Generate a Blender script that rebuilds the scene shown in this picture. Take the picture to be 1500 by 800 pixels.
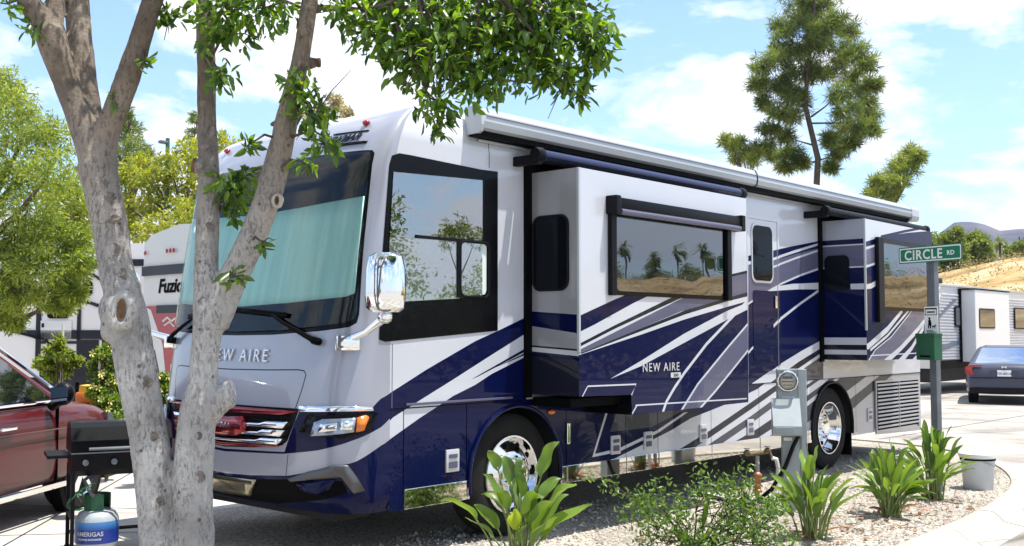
import bpy, bmesh, math, random
import numpy as np
from mathutils import Vector, Matrix, noise as mnoise
from mathutils.geometry import delaunay_2d_cdt

random.seed(7)
RNG = np.random.default_rng(7)
for _o in list(bpy.data.objects):
    bpy.data.objects.remove(_o)
SC = bpy.context.scene
COL = SC.collection

# ------------------------------------------------------------------ camera
cam_d = bpy.data.cameras.new('camera')
cam = bpy.data.objects.new('camera', cam_d)
COL.objects.link(cam)
FW = Vector((0.742, 0.6672, 0.0576)).normalized()
RT = FW.cross(Vector((0, 0, 1))).normalized()
UP = RT.cross(FW)
cam.matrix_world = Matrix(((RT.x, UP.x, -FW.x, -5.069), (RT.y, UP.y, -FW.y, -5.783), (RT.z, UP.z, -FW.z, 1.639), (0, 0, 0, 1)))
cam_d.sensor_width = 36.0
cam_d.lens = 36.0 * 1554.74 / 1500.0
cam_d.clip_start = 0.1
cam_d.clip_end = 9000
SC.camera = cam

# ------------------------------------------------------------------ sky, sun, exposure
SUN_TO = Vector((0.17, -0.23, 1.0)).normalized()
SUN_EL = math.asin(SUN_TO.z)
SUN_AZ = math.atan2(SUN_TO.x, SUN_TO.y)
world = bpy.data.worlds.new('World')
SC.world = world
world.use_nodes = True
wn, wl = world.node_tree.nodes, world.node_tree.links
wn.clear()
w_out = wn.new('ShaderNodeOutputWorld')
w_bg = wn.new('ShaderNodeBackground')
w_bg.inputs['Strength'].default_value = 0.11
w_sky = wn.new('ShaderNodeTexSky')
w_sky.sky_type = 'NISHITA'
w_sky.sun_disc = False
w_sky.sun_elevation = SUN_EL
w_sky.sun_rotation = SUN_AZ
w_sky.air_density = 1.0
w_sky.dust_density = 0.6
w_sky.ozone_density = 1.2
w_tc = wn.new('ShaderNodeTexCoord')
w_sep = wn.new('ShaderNodeSeparateXYZ')
wl.new(w_tc.outputs['Generated'], w_sep.inputs[0])
w_add = wn.new('ShaderNodeMath'); w_add.operation = 'ADD'; w_add.inputs[1].default_value = 0.22
w_abs = wn.new('ShaderNodeMath'); w_abs.operation = 'MAXIMUM'; w_abs.inputs[1].default_value = 0.0
wl.new(w_sep.outputs['Z'], w_abs.inputs[0]); wl.new(w_abs.outputs[0], w_add.inputs[0])
w_dx = wn.new('ShaderNodeMath'); w_dx.operation = 'DIVIDE'
w_dy = wn.new('ShaderNodeMath'); w_dy.operation = 'DIVIDE'
wl.new(w_sep.outputs['X'], w_dx.inputs[0]); wl.new(w_add.outputs[0], w_dx.inputs[1])
wl.new(w_sep.outputs['Y'], w_dy.inputs[0]); wl.new(w_add.outputs[0], w_dy.inputs[1])
w_cmb = wn.new('ShaderNodeCombineXYZ')
wl.new(w_dx.outputs[0], w_cmb.inputs[0]); wl.new(w_dy.outputs[0], w_cmb.inputs[1])
w_cmb.inputs[2].default_value = 3.4
w_noise = wn.new('ShaderNodeTexNoise')
w_noise.inputs['Scale'].default_value = 1.9
w_noise.inputs['Detail'].default_value = 9.0
w_noise.inputs['Roughness'].default_value = 0.60
w_noise.inputs['Distortion'].default_value = 0.35
wl.new(w_cmb.outputs[0], w_noise.inputs['Vector'])
w_ramp = wn.new('ShaderNodeValToRGB')
w_ramp.color_ramp.elements[0].position = 0.46
w_ramp.color_ramp.elements[1].position = 0.555
wl.new(w_noise.outputs['Fac'], w_ramp.inputs['Fac'])
w_mix = wn.new('ShaderNodeMixRGB')
w_mix.inputs['Color2'].default_value = (7.0, 7.1, 7.3, 1)
w_gain = wn.new('ShaderNodeMixRGB'); w_gain.blend_type = 'MULTIPLY'; w_gain.inputs[0].default_value = 1.0
w_gain.inputs['Color2'].default_value = (1.15, 1.30, 1.40, 1)
wl.new(w_sky.outputs[0], w_gain.inputs['Color1'])
wl.new(w_gain.outputs[0], w_mix.inputs['Color1'])
wl.new(w_ramp.outputs['Color'], w_mix.inputs['Fac'])
wl.new(w_mix.outputs[0], w_bg.inputs['Color'])
wl.new(w_bg.outputs[0], w_out.inputs[0])

sun_d = bpy.data.lights.new('sun', 'SUN')
sun_d.energy = 5.0
sun_d.angle = math.radians(0.5)
sun_d.color = (1.0, 0.955, 0.88)
sun = bpy.data.objects.new('sun', sun_d)
COL.objects.link(sun)
sun.rotation_euler = (-SUN_TO).to_track_quat('-Z', 'Y').to_euler()
sun.location = (0, 0, 30)

SC.view_settings.view_transform = 'Standard'
SC.view_settings.look = 'None'
SC.view_settings.exposure = 0.82
SC.view_settings.gamma = 1.0
SC.render.engine = 'CYCLES'
SC.cycles.max_bounces = 8
SC.cycles.transparent_max_bounces = 12
SC.cycles.caustics_reflective = False
SC.cycles.caustics_refractive = False

# ------------------------------------------------------------------ materials
def _pr(m):
    return next(n for n in m.node_tree.nodes if n.type == 'BSDF_PRINCIPLED')

def pmat(name, col, rough=0.5, metal=0.0, coat=0.0, var=0.0, vscale=4.0, bump=0.0, bscale=60.0, spec=0.5, stretch=(1, 1, 1)):
    m = bpy.data.materials.new(name)
    m.use_nodes = True
    nt = m.node_tree
    b = _pr(m)
    b.inputs['Base Color'].default_value = (*col, 1)
    b.inputs['Roughness'].default_value = rough
    b.inputs['Metallic'].default_value = metal
    b.inputs['Specular IOR Level'].default_value = spec
    if coat:
        b.inputs['Coat Weight'].default_value = coat
        b.inputs['Coat Roughness'].default_value = 0.02
        b.inputs['Coat IOR'].default_value = 1.42
    if var or bump:
        tc = nt.nodes.new('ShaderNodeTexCoord')
        mp = nt.nodes.new('ShaderNodeMapping')
        mp.inputs['Scale'].default_value = stretch
        nt.links.new(tc.outputs['Object'], mp.inputs[0])
    if var:
        nz = nt.nodes.new('ShaderNodeTexNoise')
        nz.inputs['Scale'].default_value = vscale
        nz.inputs['Detail'].default_value = 6
        nt.links.new(mp.outputs[0], nz.inputs['Vector'])
        cr = nt.nodes.new('ShaderNodeValToRGB')
        cr.color_ramp.elements[0].position = 0.3
        cr.color_ramp.elements[1].position = 0.7
        cr.color_ramp.elements[0].color = (*[c * (1 - var) for c in col], 1)
        cr.color_ramp.elements[1].color = (*[min(1, c * (1 + var)) for c in col], 1)
        nt.links.new(nz.outputs['Fac'], cr.inputs['Fac'])
        nt.links.new(cr.outputs['Color'], b.inputs['Base Color'])
    if bump:
        nz2 = nt.nodes.new('ShaderNodeTexNoise')
        nz2.inputs['Scale'].default_value = bscale
        nz2.inputs['Detail'].default_value = 4
        nt.links.new(mp.outputs[0], nz2.inputs['Vector'])
        bp = nt.nodes.new('ShaderNodeBump')
        bp.inputs['Strength'].default_value = bump
        bp.inputs['Distance'].default_value = 0.02
        nt.links.new(nz2.outputs['Fac'], bp.inputs['Height'])
        nt.links.new(bp.outputs[0], b.inputs['Normal'])
    return m

def leafmat(name, c_lo, c_hi, trans=0.35, rough=0.45, tcol=None, spec=0.4):
    m = bpy.data.materials.new(name)
    m.use_nodes = True
    nt = m.node_tree
    b = _pr(m)
    out = next(n for n in nt.nodes if n.type == 'OUTPUT_MATERIAL')
    at = nt.nodes.new('ShaderNodeAttribute'); at.attribute_name = 'tint'
    cr = nt.nodes.new('ShaderNodeValToRGB')
    cr.color_ramp.elements[0].color = (*c_lo, 1)
    cr.color_ramp.elements[1].color = (*c_hi, 1)
    nt.links.new(at.outputs['Fac'], cr.inputs['Fac'])
    nt.links.new(cr.outputs['Color'], b.inputs['Base Color'])
    b.inputs['Roughness'].default_value = rough
    b.inputs['Specular IOR Level'].default_value = spec
    tr = nt.nodes.new('ShaderNodeBsdfTranslucent')
    g = nt.nodes.new('ShaderNodeMixRGB'); g.blend_type = 'MULTIPLY'; g.inputs[0].default_value = 1
    g.inputs['Color2'].default_value = (*(tcol or (2.6, 2.3, 0.8)), 1)
    nt.links.new(cr.outputs['Color'], g.inputs['Color1'])
    nt.links.new(g.outputs[0], tr.inputs['Color'])
    mx = nt.nodes.new('ShaderNodeMixShader'); mx.inputs[0].default_value = trans
    nt.links.new(b.outputs[0], mx.inputs[1]); nt.links.new(tr.outputs[0], mx.inputs[2])
    nt.links.new(mx.outputs[0], out.inputs['Surface'])
    return m

def glassmat(name, tint, ior=1.55, base_reflect=0.03, rough=0.0):
    m = bpy.data.materials.new(name)
    m.use_nodes = True
    nt = m.node_tree
    nt.nodes.clear()
    out = nt.nodes.new('ShaderNodeOutputMaterial')
    tr = nt.nodes.new('ShaderNodeBsdfTransparent'); tr.inputs[0].default_value = (*tint, 1)
    gl = nt.nodes.new('ShaderNodeBsdfGlossy'); gl.inputs['Roughness'].default_value = rough
    fr = nt.nodes.new('ShaderNodeFresnel'); fr.inputs['IOR'].default_value = ior
    ad = nt.nodes.new('ShaderNodeMath'); ad.operation = 'ADD'; ad.inputs[1].default_value = base_reflect; ad.use_clamp = True
    nt.links.new(fr.outputs[0], ad.inputs[0])
    mx = nt.nodes.new('ShaderNodeMixShader')
    nt.links.new(ad.outputs[0], mx.inputs[0]); nt.links.new(tr.outputs[0], mx.inputs[1]); nt.links.new(gl.outputs[0], mx.inputs[2])
    nt.links.new(mx.outputs[0], out.inputs['Surface'])
    return m

def mirrorglass(name, refl=0.35, ior=1.6, col=(0.9, 0.95, 1.0), base=(0.004, 0.005, 0.008)):
    """privacy glass: near black behind a strong clear reflection"""
    m = bpy.data.materials.new(name)
    m.use_nodes = True
    nt = m.node_tree
    nt.nodes.clear()
    out = nt.nodes.new('ShaderNodeOutputMaterial')
    df = nt.nodes.new('ShaderNodeBsdfDiffuse'); df.inputs[0].default_value = (*base, 1)
    gl = nt.nodes.new('ShaderNodeBsdfGlossy'); gl.inputs['Roughness'].default_value = 0.012; gl.inputs[0].default_value = (*col, 1)
    tc = nt.nodes.new('ShaderNodeTexCoord'); nz = nt.nodes.new('ShaderNodeTexNoise'); nz.inputs['Scale'].default_value = 2.6; nz.inputs['Detail'].default_value = 1.0
    nt.links.new(tc.outputs['Object'], nz.inputs['Vector']); bp = nt.nodes.new('ShaderNodeBump'); bp.inputs['Strength'].default_value = .022; bp.inputs['Distance'].default_value = .06
    nt.links.new(nz.outputs['Fac'], bp.inputs['Height']); nt.links.new(bp.outputs[0], gl.inputs['Normal'])
    fr = nt.nodes.new('ShaderNodeFresnel'); fr.inputs['IOR'].default_value = ior
    ad = nt.nodes.new('ShaderNodeMath'); ad.operation = 'ADD'; ad.inputs[1].default_value = refl; ad.use_clamp = True
    nt.links.new(fr.outputs[0], ad.inputs[0])
    mx = nt.nodes.new('ShaderNodeMixShader')
    nt.links.new(ad.outputs[0], mx.inputs[0]); nt.links.new(df.outputs[0], mx.inputs[1]); nt.links.new(gl.outputs[0], mx.inputs[2])
    nt.links.new(mx.outputs[0], out.inputs['Surface'])
    return m

M = {}
M['white'] = pmat('rv_white', (0.51, 0.525, 0.57), 0.3, 0, 1.0, bump=.05, bscale=2.2)
M['silver_white'] = pmat('rv_pearl', (0.33, 0.34, 0.40), 0.3, 0.2, 1.0)
M['blue'] = pmat('rv_blue', (0.0010, 0.0034, 0.038), 0.35, 0.0, 0.42, spec=.05, bump=.05, bscale=2.2)
M['gray'] = pmat('rv_slate', (0.095, 0.095, 0.155), 0.3, 0.1, 0.5, spec=.2, bump=.05, bscale=2.2)
M['dark'] = pmat('rv_charcoal', (0.009, 0.010, 0.020), 0.3, 0.0, 0.5, spec=.1)
M['slate'] = pmat('rv_dark_slate', (0.045, 0.045, 0.065), 0.3, 0.1, 0.5, spec=.2)
M['silver'] = pmat('rv_silver', (0.30, 0.30, 0.32), 0.3, 0.2, 1.0)
M['black'] = pmat('gloss_black', (0.002, 0.002, 0.003), 0.25, 0, 0.12, spec=.1)
M['black_matte'] = pmat('matte_black', (0.002, 0.002, 0.0025), 0.6, spec=.06)
M['black_plastic'] = pmat('black_plastic', (0.004, 0.004, 0.006), 0.4, spec=.14, var=0.2, vscale=20)
M['rubber'] = pmat('tyre_rubber', (0.012, 0.0115, 0.011), 0.8, spec=.2, var=0.3, vscale=9, bump=0.15, bscale=80)
M['chrome'] = pmat('chrome', (0.82, 0.83, 0.85), 0.04, 1.0)
M['alloy'] = pmat('polished_alloy', (0.72, 0.73, 0.76), 0.09, 1.0)
M['latch'] = pmat('latch_plate', (.50, .50, .52), .3, .2)
M['side_shade'] = pmat('side_shade', (.62, .68, .64), .7, var=.05, vscale=1.5)
M['dark_alloy'] = pmat('dark_alloy', (.12, .12, .125), .42, .8)
M['steel'] = pmat('polished_steel', (0.72, 0.70, 0.66), 0.035, 1.0)
M['red_reflection_chrome'] = pmat('red_reflection_chrome', (0.26, 0.012, 0.018), 0.15, 0.8, 0.6)  # chrome with the maroon car's reflection put into its colour
M['underbody'] = pmat('underbody', (0.012, 0.012, 0.013), 0.8, var=0.4, vscale=3)
M['awning'] = pmat('awning_white', (0.40, 0.43, 0.46), 0.35, 0.1, 0.3)
M['navy_metal'] = pmat('navy_roller', (0.02, 0.03, 0.09), 0.35, 0.3)
M['amber'] = pmat('amber_lens', (0.75, 0.17, 0.01), 0.15, 0, 0.8)
M['red_lens'] = pmat('red_lens', (0.35, 0.008, 0.01), 0.15, 0, 0.8)
M['lens'] = pmat('clear_lens', (0.30, 0.34, 0.42), 0.08, 0.55, 1.0)
M['windshield'] = glassmat('windshield_glass', (0.88, 1.0, 0.985), 1.47, 0.0)
M['side_glass'] = glassmat('side_glass', (0.92, 0.97, 0.95), 1.5, 0.36)
M['mirror_glass'] = mirrorglass('privacy_glass', 0.13, 1.5)
M['dark_glass'] = mirrorglass('dark_glass', 0.0, 1.18)
M['car_glass'] = mirrorglass('car_glass', 0.16, 1.5)
M['shade_cloth'] = pmat('window_shade', (0.62, 0.93, 0.86), 0.7, var=0.10, vscale=2.2, stretch=(1, 7, 0.25), bump=.3, bscale=9)
M['ground_reflection_metal'] = pmat('tow_cover', (0.35, 0.31, 0.22), 0.15, 0.9)  # chrome-like plate, the ground's golden reflection painted into its colour
M['letter'] = pmat('letter_silver', (0.75, 0.76, 0.8), 0.2, 0.5)

# ------------------------------------------------------------------ object helpers
def tag(o, label=None, cat=None, group=None, kind=None):
    if label: o['label'] = label
    if cat: o['category'] = cat
    if group: o['group'] = group
    if kind: o['kind'] = kind
    return o

def thing(name, label, cat, loc=(0, 0, 0), rz=0.0, group=None):
    o = bpy.data.objects.new(name, None)
    o.empty_display_size = 0.3
    COL.objects.link(o)
    o.location = loc
    o.rotation_euler = (0, 0, rz)
    return tag(o, label, cat, group)

def link(name, me, parent=None, loc=None, rot=None):
    o = bpy.data.objects.new(name, me)
    COL.objects.link(o)
    if parent is not None: o.parent = parent
    if loc is not None: o.location = loc
    if rot is not None: o.rotation_euler = rot
    return o

def pydata(name, verts, faces, mats, idx=None, smooth=False):
    me = bpy.data.meshes.new(name)
    me.from_pydata([tuple(v) for v in verts], [], [tuple(f) for f in faces])
    for m in (mats if isinstance(mats, (list, tuple)) else [mats]):
        me.materials.append(m)
    if idx is not None:
        me.polygons.foreach_set('material_index', np.array(idx, dtype=np.int32))
    if smooth:
        me.polygons.foreach_set('use_smooth', np.ones(len(me.polygons), dtype=bool))
    me.update()
    return me

class MB:
    """collects simple solids and links them as one mesh object"""
    def __init__(s): s.v, s.f, s.mi, s.cur = [], [], [], 0
    def add(s, vs, fs):
        o = len(s.v)
        s.v += [tuple(v) for v in vs]
        s.f += [tuple(i + o for i in f) for f in fs]
        s.mi += [s.cur] * len(fs)
        return s
    def mat(s, i): s.cur = i; return s
    def box(s, x0, x1, y0, y1, z0, z1, T=None):
        vs = [Vector((x, y, z)) for z in (z0, z1) for y in (y0, y1) for x in (x0, x1)]
        if T: vs = [T @ v for v in vs]
        return s.add(vs, [(0, 2, 3, 1), (4, 5, 7, 6), (0, 1, 5, 4), (2, 6, 7, 3), (0, 4, 6, 2), (1, 3, 7, 5)])
    def cbox(s, x0, x1, y0, y1, z0, z1, c, T=None):
        """box with chamfered edges"""
        bm = bmesh.new()
        bmesh.ops.create_cube(bm, size=1)
        for v in bm.verts:
            v.co = Vector(((x0 + x1) / 2 + v.co.x * (x1 - x0), (y0 + y1) / 2 + v.co.y * (y1 - y0), (z0 + z1) / 2 + v.co.z * (z1 - z0)))
        bmesh.ops.bevel(bm, geom=bm.edges[:], offset=c, segments=2, affect='EDGES', profile=0.6)
        bm.verts.ensure_lookup_table()
        vs = [(T @ v.co) if T else v.co.copy() for v in bm.verts]
        fs = [[v.index for v in f.verts] for f in bm.faces]
        bm.free()
        return s.add(vs, fs)
    def tube(s, pts, rad, n=8, cap=True):
        pts = [Vector(p) for p in pts]
        if not hasattr(rad, '__len__'): rad = [rad] * len(pts)
        ref = None
        rings = []
        for i, p in enumerate(pts):
            t = (pts[min(i + 1, len(pts) - 1)] - pts[max(i - 1, 0)])
            if t.length < 1e-9: t = Vector((0, 0, 1))
            t.normalize()
            if ref is None: ref = Vector((1, 0, 0)) if abs(t.x) < 0.8 else Vector((0, 1, 0))
            a = (ref - t * ref.dot(t)).normalized()
            ref = a
            b = t.cross(a)
            rings.append([p + (a * math.cos(2 * math.pi * k / n) + b * math.sin(2 * math.pi * k / n)) * rad[i] for k in range(n)])
        vs = [v for r in rings for v in r]
        fs = []
        for i in range(len(pts) - 1):
            for k in range(n):
                fs.append((i * n + k, i * n + (k + 1) % n, (i + 1) * n + (k + 1) % n, (i + 1) * n + k))
        if cap:
            fs.append(tuple(range(n - 1, -1, -1)))
            fs.append(tuple((len(pts) - 1) * n + k for k in range(n)))
        return s.add(vs, fs)
    def lathe(s, prof, n=24, T=None, close=False):
        """prof: (radius, height) along local z"""
        vs, fs = [], []
        m = len(prof)
        for k in range(n):
            a = 2 * math.pi * k / n
            for r, h in prof:
                v = Vector((r * math.cos(a), r * math.sin(a), h))
                vs.append(T @ v if T else v)
        for k in range(n):
            k2 = (k + 1) % n
            for i in range(m - 1 + (1 if close else 0)):
                j = (i + 1) % m
                fs.append((k * m + i, k2 * m + i, k2 * m + j, k * m + j))
        return s.add(vs, fs)
    def prism(s, poly, fn, d0, d1):
        """polygon (a,b) swept from depth d0 to d1; fn(a,b,d)->point"""
        n = len(poly)
        vs = [fn(a, b, d0) for a, b in poly] + [fn(a, b, d1) for a, b in poly]
        fs = [tuple(range(n - 1, -1, -1)), tuple(range(n, 2 * n))] + [(i, (i + 1) % n, n + (i + 1) % n, n + i) for i in range(n)]
        return s.add(vs, fs)
    def ell(s, c, r, nu=10, nv=7, T=None):
        vs, fs = [], []
        for j in range(nv + 1):
            t = math.pi * j / nv
            for i in range(nu):
                a = 2 * math.pi * i / nu
                v = Vector((c[0] + r[0] * math.sin(t) * math.cos(a), c[1] + r[1] * math.sin(t) * math.sin(a), c[2] + r[2] * math.cos(t)))
                vs.append(T @ v if T else v)
        for j in range(nv):
            for i in range(nu):
                fs.append((j * nu + i, (j + 1) * nu + i, (j + 1) * nu + (i + 1) % nu, j * nu + (i + 1) % nu))
        return s.add(vs, fs)
    def mesh(s, name, mats, smooth=False):
        bm = bmesh.new()
        bv = [bm.verts.new(v) for v in s.v]
        for f, mi in zip(s.f, s.mi):
            try:
                q = bm.faces.new([bv[i] for i in f]); q.material_index = mi; q.smooth = smooth
            except ValueError:
                pass
        bmesh.ops.remove_doubles(bm, verts=bm.verts[:], dist=1e-6)
        bmesh.ops.recalc_face_normals(bm, faces=bm.faces[:])
        me = bpy.data.meshes.new(name)
        bm.to_mesh(me); bm.free()
        for m in (mats if isinstance(mats, (list, tuple)) else [mats]): me.materials.append(m)
        if smooth:
            try: me.set_sharp_from_angle(angle=math.radians(38))
            except Exception: pass
        return me
    def build(s, name, mats, parent=None, smooth=False, loc=None, rot=None):
        return link(name, s.mesh(name, mats, smooth), parent, loc, rot)

def rrect(x0, z0, x1, z1, r, n=4):
    out = []
    for cx, cz, a0 in ((x1 - r, z0 + r, -90), (x1 - r, z1 - r, 0), (x0 + r, z1 - r, 90), (x0 + r, z0 + r, 180)):
        for k in range(n + 1):
            a = math.radians(a0 + 90 * k / n)
            out.append((cx + r * math.cos(a), cz + r * math.sin(a)))
    return out

def pip(x, y, poly):
    c = False
    j = len(poly) - 1
    for i in range(len(poly)):
        xi, yi = poly[i]; xj, yj = poly[j]
        if (yi > y) != (yj > y) and x < (xj - xi) * (y - yi) / (yj - yi) + xi:
            c = not c
        j = i
    return c

def painted(name, outline, decals, fn, base, parent, grid_a=(), grid_b=(), smooth=False, skirt=0.0, nfn=None, sa=1.0):
    """One sheet over `outline` in a surface's own (a,b) coordinates, split along the edges of the
    flat paint colours in `decals`; fn(a,b,off) maps it onto the real surface."""
    keys = [base]
    for c, _ in decals:
        if c not in keys: keys.append(c)
    vs, es = [], []
    def loop(poly):
        o = len(vs)
        vs.extend(Vector((a * sa, b)) for a, b in poly)
        es.extend((o + i, o + (i + 1) % len(poly)) for i in range(len(poly)))
    loop(outline)
    for _, q in decals: loop(q)
    A = [a for a, b in outline]; B = [b for a, b in outline]
    a0, a1, b0, b1 = min(A) - .01, max(A) + .01, min(B) - .01, max(B) + .01
    for a in grid_a:
        o = len(vs); vs.extend([Vector((a * sa, b0)), Vector((a * sa, b1))]); es.append((o, o + 1))
    for b in grid_b:
        o = len(vs); vs.extend([Vector((a0 * sa, b)), Vector((a1 * sa, b))]); es.append((o, o + 1))
    rv, re, rf = delaunay_2d_cdt(vs, es, [], 0, 1e-5)[:3]
    faces, mi = [], []
    for f in rf:
        cx = sum(rv[i].x for i in f) / len(f) / sa; cy = sum(rv[i].y for i in f) / len(f)
        if not pip(cx, cy, outline): continue
        k = 0
        for c, q in decals:
            if pip(cx, cy, q): k = keys.index(c)
        faces.append(tuple(f)); mi.append(k)
    used = sorted({i for f in faces for i in f})
    rem = {i: n for n, i in enumerate(used)}
    pv = [Vector(fn(rv[i].x / sa, rv[i].y, skirt)) for i in used]
    faces = [tuple(rem[i] for i in f) for f in faces]
    if nfn is not None and faces:
        f = faces[0]
        nn = (pv[f[1]] - pv[f[0]]).cross(pv[f[2]] - pv[f[0]])
        i0 = used[f[0]]
        if nn.dot(nfn(rv[i0].x / sa, rv[i0].y)) < 0: faces = [tuple(reversed(f)) for f in faces]
    if skirt:
        cnt = {}
        for f in faces:
            for i in range(len(f)):
                e = (f[i], f[(i + 1) % len(f)])
                cnt[e] = 1
        bd = [e for e in cnt if (e[1], e[0]) not in cnt]
        low = {}
        for e in bd:
            for i in e:
                if i not in low:
                    low[i] = len(pv)
                    pv.append(Vector(fn(rv[used[i]].x / sa, rv[used[i]].y, 0.0)))
        for i, j in bd:
            faces.append((j, i, low[i], low[j])); mi.append(0)
    me = pydata(name, pv, faces, [M[k] if isinstance(k, str) else k for k in keys], mi, smooth)
    if smooth and nfn is not None and not skirt:
        me.normals_split_custom_set_from_vertices([tuple(nfn(rv[i].x / sa, rv[i].y)) for i in used])
    return link(name, me, parent)

def text_geo(body, size, depth=0.004, shear=0.0, bold=0.0, align='CENTER', spacing=1.0):
    cu = bpy.data.curves.new('lettering', 'FONT')
    cu.body = body; cu.size = size; cu.align_x = align; cu.extrude = depth / 2
    cu.shear = shear; cu.offset = bold; cu.resolution_u = 3; cu.space_character = spacing
    o = bpy.data.objects.new('lettering', cu)
    COL.objects.link(o)
    dg = bpy.context.evaluated_depsgraph_get()
    me = bpy.data.meshes.new_from_object(o.evaluated_get(dg))
    vs = [v.co.copy() for v in me.vertices]
    fs = [tuple(p.vertices) for p in me.polygons]
    bpy.data.objects.remove(o)
    bpy.data.meshes.remove(me)
    bpy.data.curves.remove(cu)
    return vs, fs

def letters(name, body, size, fn, mat, parent, **kw):
    vs, fs = text_geo(body, size, **kw)
    return link(name, pydata(name, [fn(v) for v in vs], fs, mat), parent)

# paint graphics in metres: (along, up)
DECAL = {}
DECAL['wall'] = [
  ('blue', [(0.029, 1.208), (0.213, 1.289), (0.404, 1.374), (0.661, 1.477), (0.931, 1.585), (1.24, 1.682), (1.549, 1.785), (1.539, 1.021), (0.05, 1.041), (0.031, 0.954)]),
  ('white', [(-0.046, 0.988), (0.082, 1.039), (0.35, 1.154), (0.691, 1.294), (1.119, 1.475), (1.54, 1.649), (1.54, 1.458), (1.119, 1.324), (0.932, 1.244), (0.692, 1.169), (0.351, 1.023), (0.032, 0.877)]),
  ('blue', [(0.886, 1.288), (1.548, 1.531), (1.548, 1.503), (0.963, 1.307)]),
  ('blue', [(1.119, 1.362), (1.548, 1.492), (1.548, 1.475)]),
  ('blue', [(5.173, 2.488), (5.276, 2.501), (5.691, 2.57), (6.212, 2.656), (7.023, 2.781), (6.959, 1.064), (5.131, 0.833)]),
  ('white', [(5.688, 2.485), (6.21, 2.6), (7.022, 2.764), (7.021, 2.739), (6.209, 2.568), (5.687, 2.455)]),
  ('gray', [(5.171, 2.413), (5.687, 2.455), (6.042, 2.52), (6.552, 2.62), (7.02, 2.697), (7.011, 2.456), (6.404, 2.331), (5.951, 2.219), (5.678, 2.141), (5.43, 2.058), (5.16, 1.969)]),
  ('white', [(5.171, 2.428), (5.688, 2.482), (5.687, 2.455), (5.17, 2.391)]),
  ('white', [(5.686, 2.393), (6.292, 2.533), (7.02, 2.689), (7.019, 2.664), (6.291, 2.509), (5.685, 2.37)]),
  ('white', [(5.16, 1.977), (5.43, 2.065), (5.679, 2.148), (5.951, 2.227), (6.404, 2.339), (7.011, 2.464), (7.01, 2.439), (6.403, 2.315), (5.951, 2.203), (5.678, 2.125), (5.429, 2.042), (5.159, 1.954)]),
  ('white', [(5.615, 2.116), (5.79, 2.175), (6.198, 2.22), (7.004, 2.265), (7.001, 2.182), (6.279, 2.159)]),
  ('white', [(7.002, 2.223), (7.001, 2.19), (6.392, 1.98), (5.825, 1.76), (5.478, 1.585), (5.146, 1.425), (5.147, 1.454), (5.479, 1.615), (5.826, 1.799), (6.393, 2.011)]),
  ('white', [(6.978, 1.58), (6.443, 1.454), (5.924, 1.314), (5.225, 1.1), (5.136, 1.052), (5.131, 0.833), (5.836, 1.056), (6.971, 1.391)]),
  ('dark', [(6.975, 1.49), (6.336, 1.321), (5.839, 1.163), (5.222, 0.953), (5.133, 0.906), (5.132, 0.877), (5.837, 1.102), (6.972, 1.432)]),
  ('slate', [(6.971, 1.391), (6.332, 1.203), (5.835, 1.025), (5.828, 0.797), (6.954, 0.942)]),
]
DECAL['base'] = [
  ('white', [(0.005, 0.98), (0.082, 1.039), (0.213, 1.095), (0.525, 1.095), (0.351, 1.023), (0.006, 0.864)]),
  ('slate', [(2.804, 0.955), (2.688, 0.759), (3.335, 0.76), (3.793, 0.864), (4.002, 0.919)]),
  ('white', [(2.639, 0.964), (2.67, 0.962), (2.465, 0.582), (2.822, 0.602), (3.425, 0.722), (3.915, 0.87), (3.977, 0.867), (3.46, 0.7), (2.821, 0.571), (2.426, 0.556)]),
  ('white', [(2.717, 0.507), (3.012, 0.568), (3.67, 0.706), (4.025, 0.803), (4.654, 0.901), (5.372, 1.043), (5.53, 1.095), (7.033, 1.095), (6.988, -0.077), (2.644, 0.355)]),
  ('dark', [(3.631, 0.466), (4.381, 0.658), (5.22, 0.902), (5.865, 1.095), (6.089, 1.095), (5.997, 1.065), (5.218, 0.829), (4.446, 0.605), (3.871, 0.446)]),
  ('slate', [(4.044, 0.431), (4.445, 0.543), (5.216, 0.756), (5.995, 0.996), (6.328, 1.095), (6.573, 1.095), (5.992, 0.911), (5.214, 0.675), (4.577, 0.498), (4.246, 0.414)]),
  ('dark', [(4.508, 0.406), (4.852, 0.505), (5.361, 0.615), (5.988, 0.781), (6.958, 1.04), (6.954, 0.95), (5.984, 0.666), (5.358, 0.512), (4.849, 0.392)]),
  ('slate', [(4.99, 0.38), (5.357, 0.453), (5.982, 0.597), (6.95, 0.836), (6.948, 0.771), (5.979, 0.497), (5.429, 0.373)]),
  ('dark', [(6.464, 1.081), (6.515, 1.095), (9.045, 1.095), (7.69, 0.844), (6.443, 0.449)]),
  ('white', [(6.461, 0.978), (6.87, 1.095), (7.106, 1.095), (6.958, 1.04), (6.458, 0.898)]),
  ('white', [(6.464, 1.081), (6.515, 1.095), (6.717, 1.095), (6.462, 1.025)]),
  ('white', [(6.456, 0.827), (6.955, 0.974), (7.286, 1.095), (7.406, 1.095), (6.953, 0.925), (6.454, 0.772)]),
  ('dark', [(6.454, 0.764), (6.953, 0.917), (7.438, 1.095), (7.704, 1.095), (7.308, 0.969), (6.448, 0.607)]),
  ('silver', [(6.482, 0.589), (7.303, 0.844), (8.2, 1.095), (10.052, 1.095), (9.956, -0.562), (6.455, -0.181)]),
  ('dark', [(7.241, 0.715), (7.749, 0.841), (8.616, 1.095), (9.038, 1.095), (8.03, 0.786), (7.543, 0.623)]),
]
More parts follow.
